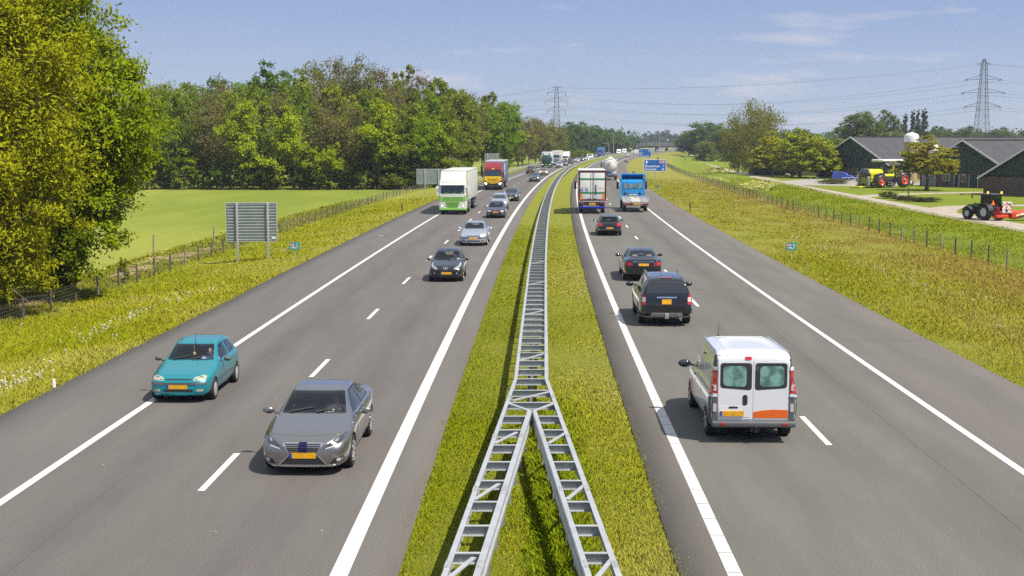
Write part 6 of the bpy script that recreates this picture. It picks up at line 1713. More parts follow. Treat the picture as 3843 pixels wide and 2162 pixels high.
sky_ = [(590, 305, 'round1', C_OL, 'round olive crown on the skyline next to the big left tree'), (655, 308, 'round0', C_G, 'broad green dome on the skyline at the left end of the wood'), (730, 330, 'tall1', C_OL, 'low olive crown on the skyline right of the green dome'), (785, 316, 'tall2', C_DG, 'thin pointed dark crown poking out of the skyline'),
 (860, 316, 'bare0', C_BR, 'brownish thin crown on the skyline left of the tall dark crown'), (930, 300, 'round1', C_G, 'green crown on the skyline supporting the tall dark crown'), (968, 264, 'tall0', C_DG, 'tall dark green ragged crown standing above the left half of the wood'), (1045, 286, 'tall1', C_DG, 'narrow dark pointed crown right of the tall ragged one'),
 (1105, 292, 'tall0', C_OL, 'olive crown on the skyline left of the brown dome'), (1160, 262, 'bare1', C_BO, 'brown-olive crown rising towards the top of the wood'), (1212, 252, 'bare2', C_BR, 'brown domed crown near the top of the wood'), (1277, 232, 'bare0', (.17, .155, .075), 'topmost bare crown of the wood, twigs open to the sky'),
 (1330, 242, 'bare1', (.16, .165, .065), 'open greyish crown right of the topmost bare crown'), (1385, 262, 'bare2', (.15, .16, .055), 'thin bare crown in the row of open crowns on the right skyline'), (1440, 268, 'bare0', (.17, .15, .075), 'grey-brown bare crown beside the green open crown'), (1495, 262, 'column1', C_OL, 'green open crown among the bare ones on the right skyline'),
 (1550, 288, 'bare1', (.18, .145, .085), 'last bare grey-brown crown at the right end of the skyline'), (1400, 300, 'round0', C_OL, 'olive dome below the open bare crowns'), (1300, 290, 'round1', C_G, 'green dome below the topmost bare crown'), (1500, 310, 'round0', C_G, 'green dome below the green open crown'),
 (1620, 318, 'column0', C_OL, 'olive ragged crown where the skyline drops to the right'), (1690, 330, 'round1', C_OL, 'broad olive crown at the dropping right end of the skyline'), (1010, 320, 'round0', C_OL, 'olive dome between the two dark crowns')]
for i, (px, yt, key, col, lab) in enumerate(sky_): wood(px, 236 + (i % 4) * 5, yt - 8, key, col, lab, 17.5)
# along the motorway, towards the bend
for px, D, yt, key, col, lab, w in [
 (1730, 243, 345, 'tall1', C_OL, 'olive tree beside the motorway just past the wood corner', 15), (1770, 262, 352, 'bare0', C_BR, 'brown tree beside the motorway behind the wood corner', 15), (1808, 280, 358, 'round0', C_G, 'green crown above the lorry with the red cab', 16), (1842, 295, 362, 'column0', C_OL, 'olive pointed crown above the lorry with the red cab', 14),
 (1872, 305, 368, 'round1', (.14, .23, .014), 'fresh green round crown left of the steep wood edge', 16), (1905, 318, 400, 'tall2', C_BG, 'bright green tree forming the steep edge of the near wood', 17), (1880, 300, 470, 'column1', C_G, 'green tree low at the foot of the near wood edge', 12), (1835, 280, 500, 'tall0', C_DG, 'dark tree low behind the red-cab lorry trailer', 12), (1760, 240, 480, 'column2', C_OL, 'olive low tree between the two lorries', 11), (1700, 228, 500, 'tall2', C_G, 'green low tree above the cream lorry trailer', 11),
 (1945, 380, 452, 'bare1', C_BR, 'brown tree, leftmost in the brown clump by the bend', 16), (1985, 395, 442, 'bare2', (.19, .16, .05), 'brown tree, second in the brown clump by the bend', 17), (2025, 410, 445, 'bare0', C_BR, 'brown tree in the middle of the brown clump by the bend', 17), (2062, 425, 455, 'bare1', C_BO, 'olive-brown tree, fourth in the brown clump by the bend', 17), (2098, 440, 478, 'bare2', C_BO, 'olive-brown tree at the right end of the brown clump', 15),
 (1960, 400, 470, 'tall0', C_OL, 'olive tree filling the back of the brown clump on its left', 18), (2010, 420, 462, 'tall1', C_BO, 'olive-brown tree filling the back of the brown clump', 19), (2055, 440, 470, 'tall2', C_OL, 'olive tree filling the back of the brown clump on its right', 18), (2090, 440, 540, 'round0', C_G, 'low green tree right of the brown clump near the pylon leg', 10)]:
    wood(px, D, yt, key, col, lab, w, grp='trees along the left side of the motorway')
# far dark wood left of the road beyond the bend
k = 0
ordn = ['first', 'second', 'third', 'fourth', 'fifth', 'sixth', 'seventh', 'eighth', 'ninth', 'tenth', 'eleventh', 'twelfth', 'thirteenth']
for px, yt in ((2115, 468), (2140, 462), (2165, 460), (2188, 463), (2210, 466), (2232, 473), (2254, 480), (2275, 490), (2294, 500), (2310, 508), (2326, 520)):
    D = 560 + k * 24
    wood(px, D, yt, ('round0', 'tall1', 'round1', 'tall2')[k % 4], (.075, .14, .03) if k % 2 else (.095, .155, .035), '%s crown from the left in the dark green far wood beyond the pylon' % ordn[k], 19, grp='crowns of the far wood on the left'); k += 1
for px, yt, D in ((2322, 498, 900), (2331, 502, 905)):
    pass
# grey willow bush beside the second sign
SHRUB = {}
c, r = crown_blobs(rg, 15, 16, .2, 'round'); TREE['shrub'] = (leaf_mesh('crown', c, r, 170, 40, .62, rg), limb_mesh(rg, 15, .4, 9, 6, 4.5, .9, .1))
for px, D, yt, w, lab in ((1628, 212, 566, 8.0, 'big silvery grey willow bush at the end of the pasture'), (1665, 220, 600, 7.0, 'smaller silvery grey bush right of the big willow bush')):
    wood(px, D, yt, 'shrub', C_GREY, lab, w, name='willow_bush', grp=None)
for px, D, yt, w, col, lab in ((2112, 415, 585, 5.5, (.17, .21, .02), 'low yellow-green bush by the road left of the pale grey lorry'), (2165, 490, 562, 12, (.17, .21, .02), 'broad yellow-green bush by the road below the far wood'), (2190, 500, 580, 8, (.15, .19, .02), 'low yellow-green bush right of the broad one'), (1480, 203, 650, 4.5, C_OL, 'low olive bush at the wood edge below the dull olive tree'), (1700, 226, 610, 6, C_OL, 'olive bush behind the cream lorry')):
    wood(px, D, yt, 'shrub', col, lab, w, name='bush', grp=None)
# undergrowth along the wood
V, F, g = leaves([(x, 203.0 + (i % 3) * 2.2, .3) for i, x in enumerate(np.arange(-76, -12, 1.6))], [(1.6, 1.3, 1.5 + .5 * math.sin(i * 1.7)) for i in range(len(np.arange(-76, -12, 1.6)))], 600, 18, .36, rg, shell=.3)
me = quads_mesh('undergrowth', V, F, LEAF, g); o = bpy.data.objects.new('undergrowth', me); COL.objects.link(o); o.color = (.16, .20, .03, 1); tag(o, kind='stuff')
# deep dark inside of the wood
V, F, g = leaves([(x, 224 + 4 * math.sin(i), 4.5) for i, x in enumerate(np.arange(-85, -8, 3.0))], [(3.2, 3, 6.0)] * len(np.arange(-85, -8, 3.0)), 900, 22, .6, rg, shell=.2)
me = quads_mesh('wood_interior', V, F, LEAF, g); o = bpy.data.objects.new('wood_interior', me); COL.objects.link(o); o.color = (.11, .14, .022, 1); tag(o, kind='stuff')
tr = MB()
for i in range(70):
    x = -76 + rg.random() * 62; y = 206 + rg.random() * 9; tr.tube([(x, y, -1), (x + rg.normal() * .3, y, 5.5), (x + rg.normal() * .6, y, 9)], [.16, .12, .07], 5)
o = tr.build('wood_trunks', BARKP); tag(o, kind='stuff')

# ---- the big tree at the left edge: two trees
def big_tree(name, base, blobs, ncl, nl, size, col, label, seed, elong, trunk, limbs, spread=.17, droop=0.):
    r_ = np.random.default_rng(seed)
    t = empty(name, base, 0, label, 'tree')
    c = [b[:3] for b in blobs]; rr = [b[3:] for b in blobs]
    me = leaf_mesh('crown', c, rr, ncl, nl, size, r_, elong=elong, spread=spread, droop=droop, shell=.45, tone=(.7, 1.35))
    o = bpy.data.objects.new('crown', me); COL.objects.link(o); o.parent = t; o.color = (*col, 1)
    b = MB()
    for pts, rad in trunk: b.tube(pts, rad, 9)
    b.build('trunk', BARK, t)
    for (p0, p1, p2, r0) in limbs:
        b = MB(); P0, P1, P2 = Vector(p0), Vector(p1), Vector(p2)
        b.tube([P0, P0.lerp(P1, .5) + Vector((0, 0, .15)), P1, P1.lerp(P2, .5), P2], [r0, r0 * .8, r0 * .55, r0 * .35, r0 * .12], 6)
        for k in range(7):
            q = P1.lerp(P2, r_.random()) if k % 2 else P0.lerp(P1, .4 + .6 * r_.random()); e = Vector((r_.normal(), r_.normal(), r_.normal() * .6)).normalized() * r_.uniform(.8, 1.8); b.tube([q, q + e * .5, q + e], [r0 * .22, r0 * .14, r0 * .04], 4, False)
        b.build('branch', BARKP if r_.random() < .5 else BARK, t)
    return t
# willow-like yellowish tree, nearer; base about (-22.5, 55)
bw = (-22.2, 54.0, -.8)
W1 = [(-.5, 0, 4.3, 3.2, 3.0, 2.4), (.8, -.5, 7.2, 3.6, 3.2, 2.6), (-1.5, .2, 9.8, 3.6, 3.3, 2.8), (1.5, 0, 10.6, 3.3, 3.0, 2.5), (-.5, 0, 13.4, 3.6, 3.2, 2.7), (1.6, .5, 14.2, 2.5, 2.6, 2.2), (0, 0, 16.8, 2.8, 3.0, 2.5), (-3, 0, 6, 2.6, 2.6, 2.4), (-3.2, 0, 14, 2.8, 2.6, 2.8), (2.3, -.3, 4.6, 2.0, 2.0, 1.7), (.0, -.5, 2.1, 2.2, 1.6, 1.4), (1.6, -.4, 2.4, 1.7, 1.5, 1.3), (-1.8, -.3, 1.6, 1.6, 1.4, 1.2)]
big_tree('willow_tree', bw, W1, 860, 140, .112, (.30, .315, .013), 'yellowish willow filling the left edge of the picture, thin branches showing', 21, 1.55,
         [([(0, 0, -.5), (.2, 0, 2), (-.1, .1, 6), (.2, 0, 11), (0, 0, 16)], [.38, .3, .24, .16, .05]), ([(.1, 0, 1.0), (1.2, -.2, 4), (2.0, -.3, 9)], [.2, .15, .06])],
         [((0, 0, 3.2), (1.5, -.8, 3.8), (3.6, -1.2, 5.2), .10), ((0, 0, 5.0), (-1.6, -1, 5.7), (-3.5, -1.5, 7.3), .11), ((.1, 0, 7.5), (1.8, -1.0, 8.2), (3.9, -1.4, 9.6), .10), ((0, 0, 9.5), (-1.7, -.9, 10.3), (-3.4, -1.6, 12), .10), ((.1, 0, 11.5), (1.6, -1, 12.4), (3.2, -1.2, 14), .08), ((0, 0, 13.0), (-1.2, -1, 14.2), (-2.6, -1.2, 16), .08), ((.2, 0, 1.2), (1.8, -1.4, 1.4), (3.4, -2.2, .5), .045), ((-.2, 0, 1.8), (-1.4, -1.2, 2.0), (-3, -1.6, 1.6), .04)], .15, .0)
# greener tree behind on the right; its right edge makes the outline against the sky
bo = (-21.05, 60.0, -.8)
O1 = [(0, 0, 16.8, 2.4, 2.8, 2.2), (-.8, 0, 14.6, 3.1, 3.2, 2.4), (.6, 0, 12.8, 2.3, 2.8, 1.9), (1.5, .3, 11, 2.5, 2.8, 1.6), (2.3, 0, 9.6, 2.3, 2.6, 1.4), (2.8, 0, 8.0, 2.3, 2.5, 1.4), (1.0, 0, 7.2, 2.8, 3, 1.8), (2.1, 0, 6.2, 2.2, 2.4, 1.3), (1.8, -.3, 4.8, 1.9, 2.2, 1.2), (.2, 0, 5.2, 2.6, 2.8, 1.6), (1.7, -.4, 3.4, 1.7, 1.8, .9), (-.6, 0, 3.4, 2.4, 2.4, 1.5), (-2, 0, 11, 3.2, 3, 2.8), (-1.6, 0, 8, 2.8, 2.6, 2.4), (.3, -.4, 2.0, 1.5, 1.4, 1.0), (-1.8, 0, 1.8, 1.8, 1.6, 1.2), (-.2, -.3, 1.0, 1.2, 1.1, .7)]
big_tree('broadleaf_tree', bo, O1, 860, 135, .135, (.21, .275, .010), 'tall fresh green tree behind the yellowish willow, its crown reaching down to the fence', 22, 1.25,
         [([(0, 0, -.5), (.1, 0, 3), (-.1, .1, 8), (.1, 0, 13), (0, 0, 17)], [.4, .33, .26, .16, .05])],
         [((0, 0, 3.5), (1.8, -.5, 4.2), (3.8, -.6, 4.6), .12), ((0, 0, 5.5), (2, -.6, 6.4), (4.2, -.6, 7.2), .12), ((0, 0, 7.5), (2.0, -.5, 8.6), (4.2, -.5, 9.6), .11), ((0, 0, 9.5), (1.6, -.5, 10.8), (3.6, -.4, 12.0), .1), ((0, 0, 12), (1.2, -.5, 13.2), (2.6, -.5, 15), .09), ((0, 0, 6.5), (-1.5, -1, 7.5), (-3, -1, 9), .1)], .15)
# young plants by the left fence
for px, py, z, h, w, col, key, lab in ((468, 1063, -.75, 1.35, .8, (.16, .19, .012), 'column1', 'slim yellow-green sapling growing through the left fence'), (255, 1062, -.8, 3.4, 2.2, (.08, .13, .012), 'round1', 'young green tree hanging over the fence under the big tree'), (170, 1040, -.8, 1.6, 1.8, C_DG, 'shrub', 'low dark green bush under the big tree beside the fence')):
    p = P(px, py, z); tree('sapling', key, p.x, p.y, h / 15, w / 9, col, lab, z=z)
# ---------------------------------------------------------------- trees on the right
c, r = [], []
r_ = np.random.default_rng(31)
def birch(label, px, D, ytop, W, seed, z=-1., mul=1.):
    r_ = np.random.default_rng(seed); x, H = at_px(px, D, ytop, z)
    t = empty('birch_tree', (x, D, z), 0, label, 'tree', 'birches beside the farm track')
    c = []; rr = []
    for i in range(13):
        tt = i / 12; zz = H * (.16 + .78 * tt); w = W * .5 * (.55 + .6 * math.sin(math.pi * (.12 + .72 * tt))) * .6; a = r_.uniform(0, 6.28); o = W * .2 * (1 - .5 * tt)
        c.append((math.cos(a) * o, math.sin(a) * o, zz)); rr.append((w, w, H * .085))
    V, F, g = leaves(c, rr, 190, 40, .28, r_, droop=1.1, elong=1.5, spread=.2, shell=.4)
    me = quads_mesh('crown', V, F, LEAF, g); o = bpy.data.objects.new('crown', me); COL.objects.link(o); o.parent = t; o.color = (*(np.array((.17, .175, .04)) * mul), 1)
    link('trunk', limb_mesh(r_, H, .30, H * .85, 9, W * .35, .7, .25, twigs=3), BIRCHB, t)
    return t
birch('left birch of three with drooping olive branches beside the farm track', 2770, 315, 440, 11, 41)
birch('tallest birch of three with a pale trunk beside the farm track', 2822, 300, 372, 12.5, 42)
birch('right birch of three leaning over the round trees', 2872, 306, 402, 11.5, 43, mul=1.05)
c, r = crown_blobs(rg, 15, 10.5, 1.9, 'dome'); TREE['lime'] = (leaf_mesh('crown', c, r, 300, 44, .40, rg), limb_mesh(rg, 15, .34, 9, 8, 3.6))
c, r = crown_blobs(rg, 15, 10.5, 1.7, 'dome'); TREE['lime2'] = (leaf_mesh('crown', c, r, 300, 44, .40, rg), limb_mesh(rg, 15, .34, 9, 8, 3.6))
c, r = crown_blobs(rg, 15, 9.6, 4.6, 'dome'); TREE['lime3'] = (leaf_mesh('crown', c, r, 260, 40, .40, rg), limb_mesh(rg, 15, .34, 9, 8, 3.6))
RT = 'round-headed trees in front of the farm'
for px, D, yt, W, col, key, lab in ((2900, 288, 498, 9.0, (.36, .36, .018), 'lime', 'yellow-olive round-headed tree, left one of the three before the barn'), (3002, 276, 476, 9.6, (.30, .35, .016), 'lime2', 'tallest fresh green round-headed tree, middle one of the three before the barn'), (3068, 271, 505, 9.2, (.33, .38, .018), 'lime', 'fresh green round-headed tree touching the dark barn gable')):
    x, H = at_px(px, D, yt, -1.)
    tree('round_tree', key, x, D, H / 15, W / 8.8, col, lab, RT, z=-1.)
x, H = at_px(3478, 203, 512, -1.); tree('farm_tree', 'lime3', x, 203, H / 15, 9.2 / 9.2, (.30, .29, .03), 'olive-brown tree on the lawn in front of the middle barn', z=-1.)
for px, D, yt, W, col, key, lab in ((2752, 375, 560, 7.0, C_DG, 'round0', 'small dark green tree left of the birches'), (2648, 500, 524, 8.0, (.17, .21, .05), 'round1', 'small olive round tree in the hedge far along the farm track'), (2648, 640, 452, 20, C_FAR, 'round0', 'tallest dark tree at the end of the farm track'), (2610, 660, 480, 18, C_DG, 'round1', 'dark tree left of the tallest tree at the end of the farm track'), (2690, 620, 465, 19, C_FAR, 'tall1', 'dark tree right of the tallest tree at the end of the farm track'), (2585, 700, 505, 15, (.04, .075, .035), 'tall2', 'dark bluish tree above the right end of the bridge'), (2730, 600, 480, 18, C_FAR, 'round1', 'dark green tree behind the left birch'),
   (3222, 420, 408, 13, (.12, .17, .04), 'round1', 'big grey-green tree rising behind the left barn'), (3180, 430, 470, 12, (.125, .175, .04), 'tall0', 'lower grey-green tree left of the big one behind the left barn'), (3318, 440, 418, 8, (.13, .18, .045), 'tall1', 'slim grey-green tree right of the big one behind the left barn'), (3352, 440, 425, 7, (.12, .17, .04), 'column1', 'leaning slim tree with a tuft, right of the slim grey-green tree'), (3285, 445, 460, 9, (.11, .16, .04), 'tall2', 'low grey-green tree between the big and the slim tree behind the barn'), (3370, 430, 488, 11, (.19, .21, .08), 'round0', 'pale grey rounded tree behind the barn ridge left of the poplars'), (3150, 400, 515, 9, (.19, .22, .03), 'round1', 'yellowish low tree at the left end of the left barn')):
    x, H = at_px(px, D, yt, -1.)
    tree('tree', key, x, D, H / 15, W / 9., col, lab, z=-1.)
c, r = crown_blobs(rg, 15, 3.0, .8, 'poplar'); TREE['poplar'] = (leaf_mesh('crown', c, r, 190, 34, .40, rg, up=.8), limb_mesh(rg, 15, .16, 13, 6, 1.2, 1.6))
for px, yt, lab in ((3393, 429, 'shortest poplar, standing apart left of the other three'), (3422, 416, 'left one of the three tall poplars standing close together'), (3441, 414, 'middle one of the three tall poplars standing close together'), (3464, 411, 'right and widest of the three tall poplars standing close together')):
    x, H = at_px(px, 500, yt, -1.); tree('poplar_tree', 'poplar', x, 500, H / 15, (1.0 if px > 3450 else .78), (.07, .11, .035), lab, 'poplars behind the barns', z=-1.)
for px, yt, lab in ((2322, 496, 'left of two small poplars beyond the far wood'), (2333, 501, 'right of two small poplars beyond the far wood')):
    x, H = at_px(px, 980, yt, -1.); tree('poplar_tree', 'poplar', x, 980, H / 15, 2.2, (.04, .07, .04), lab, 'poplars beyond the far wood', z=-1.)
# tree line behind the barns, each crown its own tree
k = 0
TL = 'crowns of the tree line behind the barns'
for px, yt in ((3500, 482), (3540, 476), (3580, 470), (3612, 478), (3648, 474), (3700, 484), (3740, 478), (3790, 482), (3825, 488), (3860, 480)):
    x, H = at_px(px, 560, yt, -1.)
    tree('tree', ('round0', 'tall1', 'round1', 'tall2')[k % 4], x, 560 + (k % 3) * 8, H / 15, 1.15, (.10, .15, .04), '%s crown from the left in the tree line behind the right-hand barns' % ordn[k], TL, z=-1.); k += 1
# woods on the horizon read as one mass
def mass(name, pts, n, m_, size, col, seed):
    r_ = np.random.default_rng(seed); c = []; rr = []
    for px, D, yt, w in pts:
        x, H = at_px(px, D, yt, -1.); c.append((x, D, H * .5 - 1)); rr.append((w, w, H * .52))
    V, F, g = leaves(c, rr, n, m_, size, r_, shell=.75, spread=.10)
    me = quads_mesh(name, V, F, LEAF, g); o = bpy.data.objects.new(name, me); COL.objects.link(o); o.color = (*col, 1); return tag(o, kind='stuff')
r2 = random.Random(3)
mass('horizon_wood', [(px, 1500 + r2.uniform(-60, 60), 522 + r2.uniform(-9, 6) - (16 if 2430 < px < 2465 else 0) - (22 if 2485 < px < 2515 else 0), 16) for px in range(2180, 2680, 9)], 900, 26, 2.0, (.05, .085, .035), 51)
mass('horizon_wood', [(px, 760 + r2.uniform(-30, 30), 478 + abs(px - 2830) * .13 + r2.uniform(-4, 5), 12) for px in range(2610, 3010, 9)], 700, 26, 1.3, (.06, .115, .028), 52)
mass('horizon_wood', [(px, 900 + r2.uniform(-40, 40), 500 + r2.uniform(-6, 8), 14) for px in range(2980, 3900, 13)], 1000, 26, 1.5, (.08, .13, .04), 53)
mass('horizon_wood', [(px, 820 + r2.uniform(-40, 40), 488 + r2.uniform(-7, 8), 14) for px in range(2080, 2330, 9)], 500, 26, 1.4, (.07, .13, .035), 54)
mass('horizon_wood', [(px, 1250 + r2.uniform(-40, 40), 490 + r2.uniform(-7, 8), 24) for px in range(-150, 700, 16)], 500, 20, 2.6, (.08, .13, .035), 55)
# hedge along the farm track
V, F, g = leaves([(x, y, .3) for x, y in zip(np.linspace(83, 92, 10), np.linspace(560, 515, 10))] + [(x, y, .2) for x, y in zip(np.linspace(72, 84, 8), np.linspace(505, 480, 8))], [(3, 4, 1.9)] * 18, 160, 26, .7, rg, shell=.4)
me = quads_mesh('hedge', V, F, LEAF, g); o = bpy.data.objects.new('hedge', me); COL.objects.link(o); o.color = (.14, .19, .025, 1); tag(o, 'long green hedge along the far end of the farm track', 'hedge')
# ---------------------------------------------------------------- farm
BRICK = bpy.data.materials.new('brick_wall'); BRICK.use_nodes = True
_t = BRICK.node_tree; _b = _t.nodes['Principled BSDF']; _b.inputs['Roughness'].default_value = .9
_br = _t.nodes.new('ShaderNodeTexBrick'); _tc = _t.nodes.new('ShaderNodeTexCoord'); _mp = _t.nodes.new('ShaderNodeMapping'); _mp.inputs['Rotation'].default_value = (math.pi / 2, 0, 0)
_t.links.new(_tc.outputs['Object'], _mp.inputs['Vector']); _t.links.new(_mp.outputs['Vector'], _br.inputs['Vector'])
_br.inputs['Color1'].default_value = (.115, .062, .050, 1); _br.inputs['Color2'].default_value = (.085, .050, .044, 1); _br.inputs['Mortar'].default_value = (.15, .125, .11, 1); _br.inputs['Scale'].default_value = 1.0
_br.inputs['Brick Width'].default_value = .22; _br.inputs['Row Height'].default_value = .075; _br.inputs['Mortar Size'].default_value = .008
_t.links.new(_br.outputs['Color'], _b.inputs['Base Color'])
CLAD = mat('dark_green_cladding', (.014, .030, .026), .7, col2=(.020, .040, .034), scale=2, stretch=(6, 1, .3))
ROOF = mat('corrugated_roof', (.058, .057, .064), .85, col2=(.044, .044, .050), scale=.5, stretch=(1, 1, 1), bump=.3, bscale=3)
FASCIA = mat('white_fascia', (.68, .68, .66), .6)
DOORM = mat('grey_door', (.22, .22, .21), .6)
def barn(label, apex, W2, H, eave, Lr, ang, brick_h=2.2, openings=()):
    """gable end towards the road; ridge runs back and to the right. local: x along gable, y along ridge, origin at the gable foot"""
    t = empty('barn', (apex[0], apex[1], -1.), ang, label, 'barn')
    sl = (H - eave) / W2
    b = MB(); b.box((0, Lr / 2, brick_h / 2 - .2), (2 * W2 - .5, Lr, brick_h + .4)); b.build('brick_base', BRICK, t, 0)
    b = MB(); b.prism([(-W2 + .2, brick_h), (W2 - .2, brick_h), (W2 - .2, eave - .05), (0, H - .12), (-W2 + .2, eave - .05)], -.06, Lr); b.build('gable_wall', CLAD, t, 0)
    for s in (-1, 1):
        b = MB(); n = int(Lr / 1.0)
        b.prism([(0, H), (s * (W2 + .5), eave - .5 * sl), (s * (W2 + .5), eave - .5 * sl - .12), (0, H - .12)], -.45, Lr)
        b.build('roof', ROOF, t, 0)
        b = MB(); b.prism([(0, H + .06), (s * (W2 + .55), eave - .55 * sl + .06), (s * (W2 + .55), eave - .55 * sl - .24), (0, H - .24)], -.52, -.455); b.build('fascia', FASCIA, t, 0)
    b = MB(); b.box((0, Lr / 2, H + .05), (.5, Lr, .1)); b.build('ridge_cap', ROOF, t, 0)
    for kind, x, w, z0, z1 in openings:
        if kind == 'window':
            f = MB(); f.box((x, -.03, (z0 + z1) / 2), (w, .09, z1 - z0)); fo = f.build('window', FASCIA, t, 0)
            for s in (-1, 1):
                p = MB(); p.box((x + s * w * .235, -.085, (z0 + z1) / 2), (w * .40, .02, (z1 - z0) * .84)); p.build('pane', DGLASS, fo, 0)
        elif kind == 'door':
            f = MB(); f.box((x, -.03, (z0 + z1) / 2), (w, .08, z1 - z0)); fo = f.build('door', CLAD if w < 2.4 else DOORM, t, 0)
            for s in (-1, 1):
                e = MB(); e.box((x + s * (w / 2 + .04), -.05, (z0 + z1) / 2), (.08, .1, z1 - z0 + .08)); e.build('door_frame', FASCIA, fo, 0)
        elif kind == 'lamp':
            f = MB(); f.tube([(x, -.06, z0), (x - .35, -.5, z0 - .05)], .1, 8); f.box((x - .4, -.55, z0 - .06), (.7, .25, .14)); f.build('wall_lamp', FASCIA, t, 0)
    return t
GA = math.atan2(-.85, .53)      # direction of the gable line seen from the road
a1 = PD(3197, 513, 268)
barn('large barn with dark green gable, white eaves and a round silo behind its roof', (a1.x, a1.y), 10.0, 8.55, 3.2, 62, GA, 2.2, [('door', 2.5, 1.2, 0, 2.1)])
a2 = PD(3619, 525, 216)
barn('middle barn with a lamp in its dark gable and white-framed windows in the brick', (a2.x, a2.y), 9.2, 7.85, 3.0, 60, GA, 2.4, [('window', -3.4, 1.5, .95, 2.15), ('door', -1.2, .9, 0, 2.1), ('window', .1, .8, .9, 2.15), ('door', 2.2, 1.6, 0, 2.1), ('door', -7.0, 2.6, 0, 2.2), ('lamp', -1.0, .4, 6.7, 0)])
a3 = PD(3935, 505, 178)
barn('right barn cut off by the picture edge, long brick wall and sloping dark gable', (a3.x, a3.y), 10.5, 8.5, 2.7, 60, GA, 2.9, [])
# silos
for px, py, D, r_, lab in ((3422, 497, 237, 1.3, 'tall ochre feed silo with a white domed cap between the barns'), (3503, 541, 239, 1.15, 'lower feed silo with a white cap, right of the tall ochre one')):
    p = PD(px, py, D); h = p.z + 1.
    t = empty('silo', (p.x, D, -1.), 0, lab, 'silo')
    b = MB(); b.lathe([(r_ * .94, 0), (r_ * .94, h - 1.6), (.001, h - 1.6)], n=28); b.build('shell', mat('ochre_silo', (.36, .285, .13), .7, col2=(.30, .235, .11), scale=1.5), t, 50)
    b = MB(); b.lathe([(r_, h - 1.75), (r_, h - .75), (r_ * .9, h - .4), (r_ * .55, h - .12), (.001, h)], n=28); b.ball((0, 0, h), .14); b.build('cap', PWHITE, t, 50)
# small sheds behind the round trees
t = empty('shed', (59.5, 300, -1.), -.25, 'low dark shed with a pale sloping roof between the birches and the round trees', 'shed')
b = MB(); b.box((0, 2, 1.3), (8.0, 4, 2.6)); b.build('wall', mat('dark_boards', (.05, .042, .038), .9), t, 0)
b = MB(); b.prism([(-4.4, 2.6), (4.4, 2.6), (3.6, 3.5), (-3.6, 3.5)], -.4, 4.4); b.build('roof', mat('pale_roof', (.26, .25, .23), .8), t, 0)
t = empty('shed', (62.0, 290, -1.), -.55, 'low barn with a black sheet roof and cream gable behind the round trees', 'shed')
b = MB(); b.box((-4, 4, 1.1), (9, 6, 2.2)); b.build('wall', mat('black_boards', (.02, .02, .022), .9), t, 0)
b = MB(); b.prism([(-9, 2.2), (1.2, 2.2), (1.2, 2.35), (-4, 4.4), (-9, 4.3)], .8, 7.2); b.build('roof', mat('black_roof', (.035, .035, .038), .6, col2=(.06, .06, .06), scale=3, stretch=(4, 1, 1)), t, 0)
b = MB(); b.prism([(1.2, 0), (6.0, 0), (6.0, 2.0), (3.0, 4.3), (1.2, 2.3)], 1.0, 6.8); b.build('gable_wall', mat('cream_boards', (.30, .28, .20), .8), t, 0)
b = MB(); b.bar((1.1, .95, 2.3), (3.0, .95, 4.45), .2, .1); b.bar((3.0, .95, 4.45), (6.3, .95, 1.9), .2, .1); b.build('fascia', FASCIA, t, 0)
t = empty('shed', (70, 292, -1.), -.3, 'brown tiled roof of a shed peeping out left of the left barn', 'shed')
b = MB(); b.box((0, 0, 2.0), (14, 6, 4.0)); b.build('wall', BRICK, t, 0)
b = MB(); b.prism([(-3.4, 4.0), (3.4, 4.0), (0, 5.3)], -7.3, 7.3, 'X'); b.build('roof', mat('brown_tiles', (.17, .11, .085), .8), t, 0)

# inflatable tractor (a bouncy castle)
VINY = mat('yellow_vinyl', (.66, .66, .0), .35, coat=.3); VINB = mat('black_vinyl', (.025, .025, .03), .35, coat=.3); VINR = mat('red_vinyl', (.75, .05, .02), .35, coat=.3); VING = mat('grey_vinyl', (.22, .23, .25), .45, coat=.2); VINW = mat('white_vinyl', (.72, .70, .66), .4, coat=.2)
c0 = P(3318, 703, -.97)
t = empty('bouncy_castle', (c0.x, c0.y, -.97), math.radians(180 + 24), 'huge inflatable yellow tractor with red wheels and a white roof on the farm lawn', 'bouncy castle')
def puff(parts, name, m, sub=2):
    b = MB()
    for c, d, bv in parts: b.box(c, d, 0, bv)
    return b.build(name, m, t, 60)
puff([((2.5, 0, 2.3), (3.4, 2.5, 1.5), .5), ((2.4, 0, 1.2), (3.0, 2.0, 1.0), .4)], 'bonnet', VINY)
puff([((4.05, 0, 2.25), (1.1, 2.6, 1.1), .5), ((3.4, 0, 2.78), (1.8, 2.0, .5), .24)], 'nose', VINB)
puff([((4.25, -1.12, .95), (.55, .5, 1.9), .22)], 'entrance_column', VING)
puff([((4.25, 1.12, .95), (.55, .5, 1.9), .22)], 'entrance_column', VING)
puff([((2.9, 1.32, 2.3), (2.4, .3, .5), .14), ((3.7, 1.3, 1.8), (.5, .3, .9), .14)], 'side_panel', VINY)
puff([((3.95, 0, 1.0), (.35, 1.7, 1.5), .1)], 'entrance', mat('olive_vinyl', (.40, .40, .0), .6))
puff([((5.2, 0, .14), (1.7, 2.3, .26), .12)], 'step', VINY)
puff([((-.2, 0, 1.1), (2.4, 2.4, 1.3), .4), ((-.2, 1.3, .75), (1.5, .5, .35), .16), ((-.2, 1.3, .4), (1.5, .5, .35), .16)], 'belly', VINB)
puff([((.0, 0, 1.95), (2.2, 2.6, .55), .25), ((-2.4, 1.5, 2.5), (1.2, .5, .6), .22), ((-1.6, 1.45, 2.0), (.6, .5, .9), .22), ((-2.4, -1.5, 2.5), (1.2, .5, .6), .22)], 'side_panel', VINY)
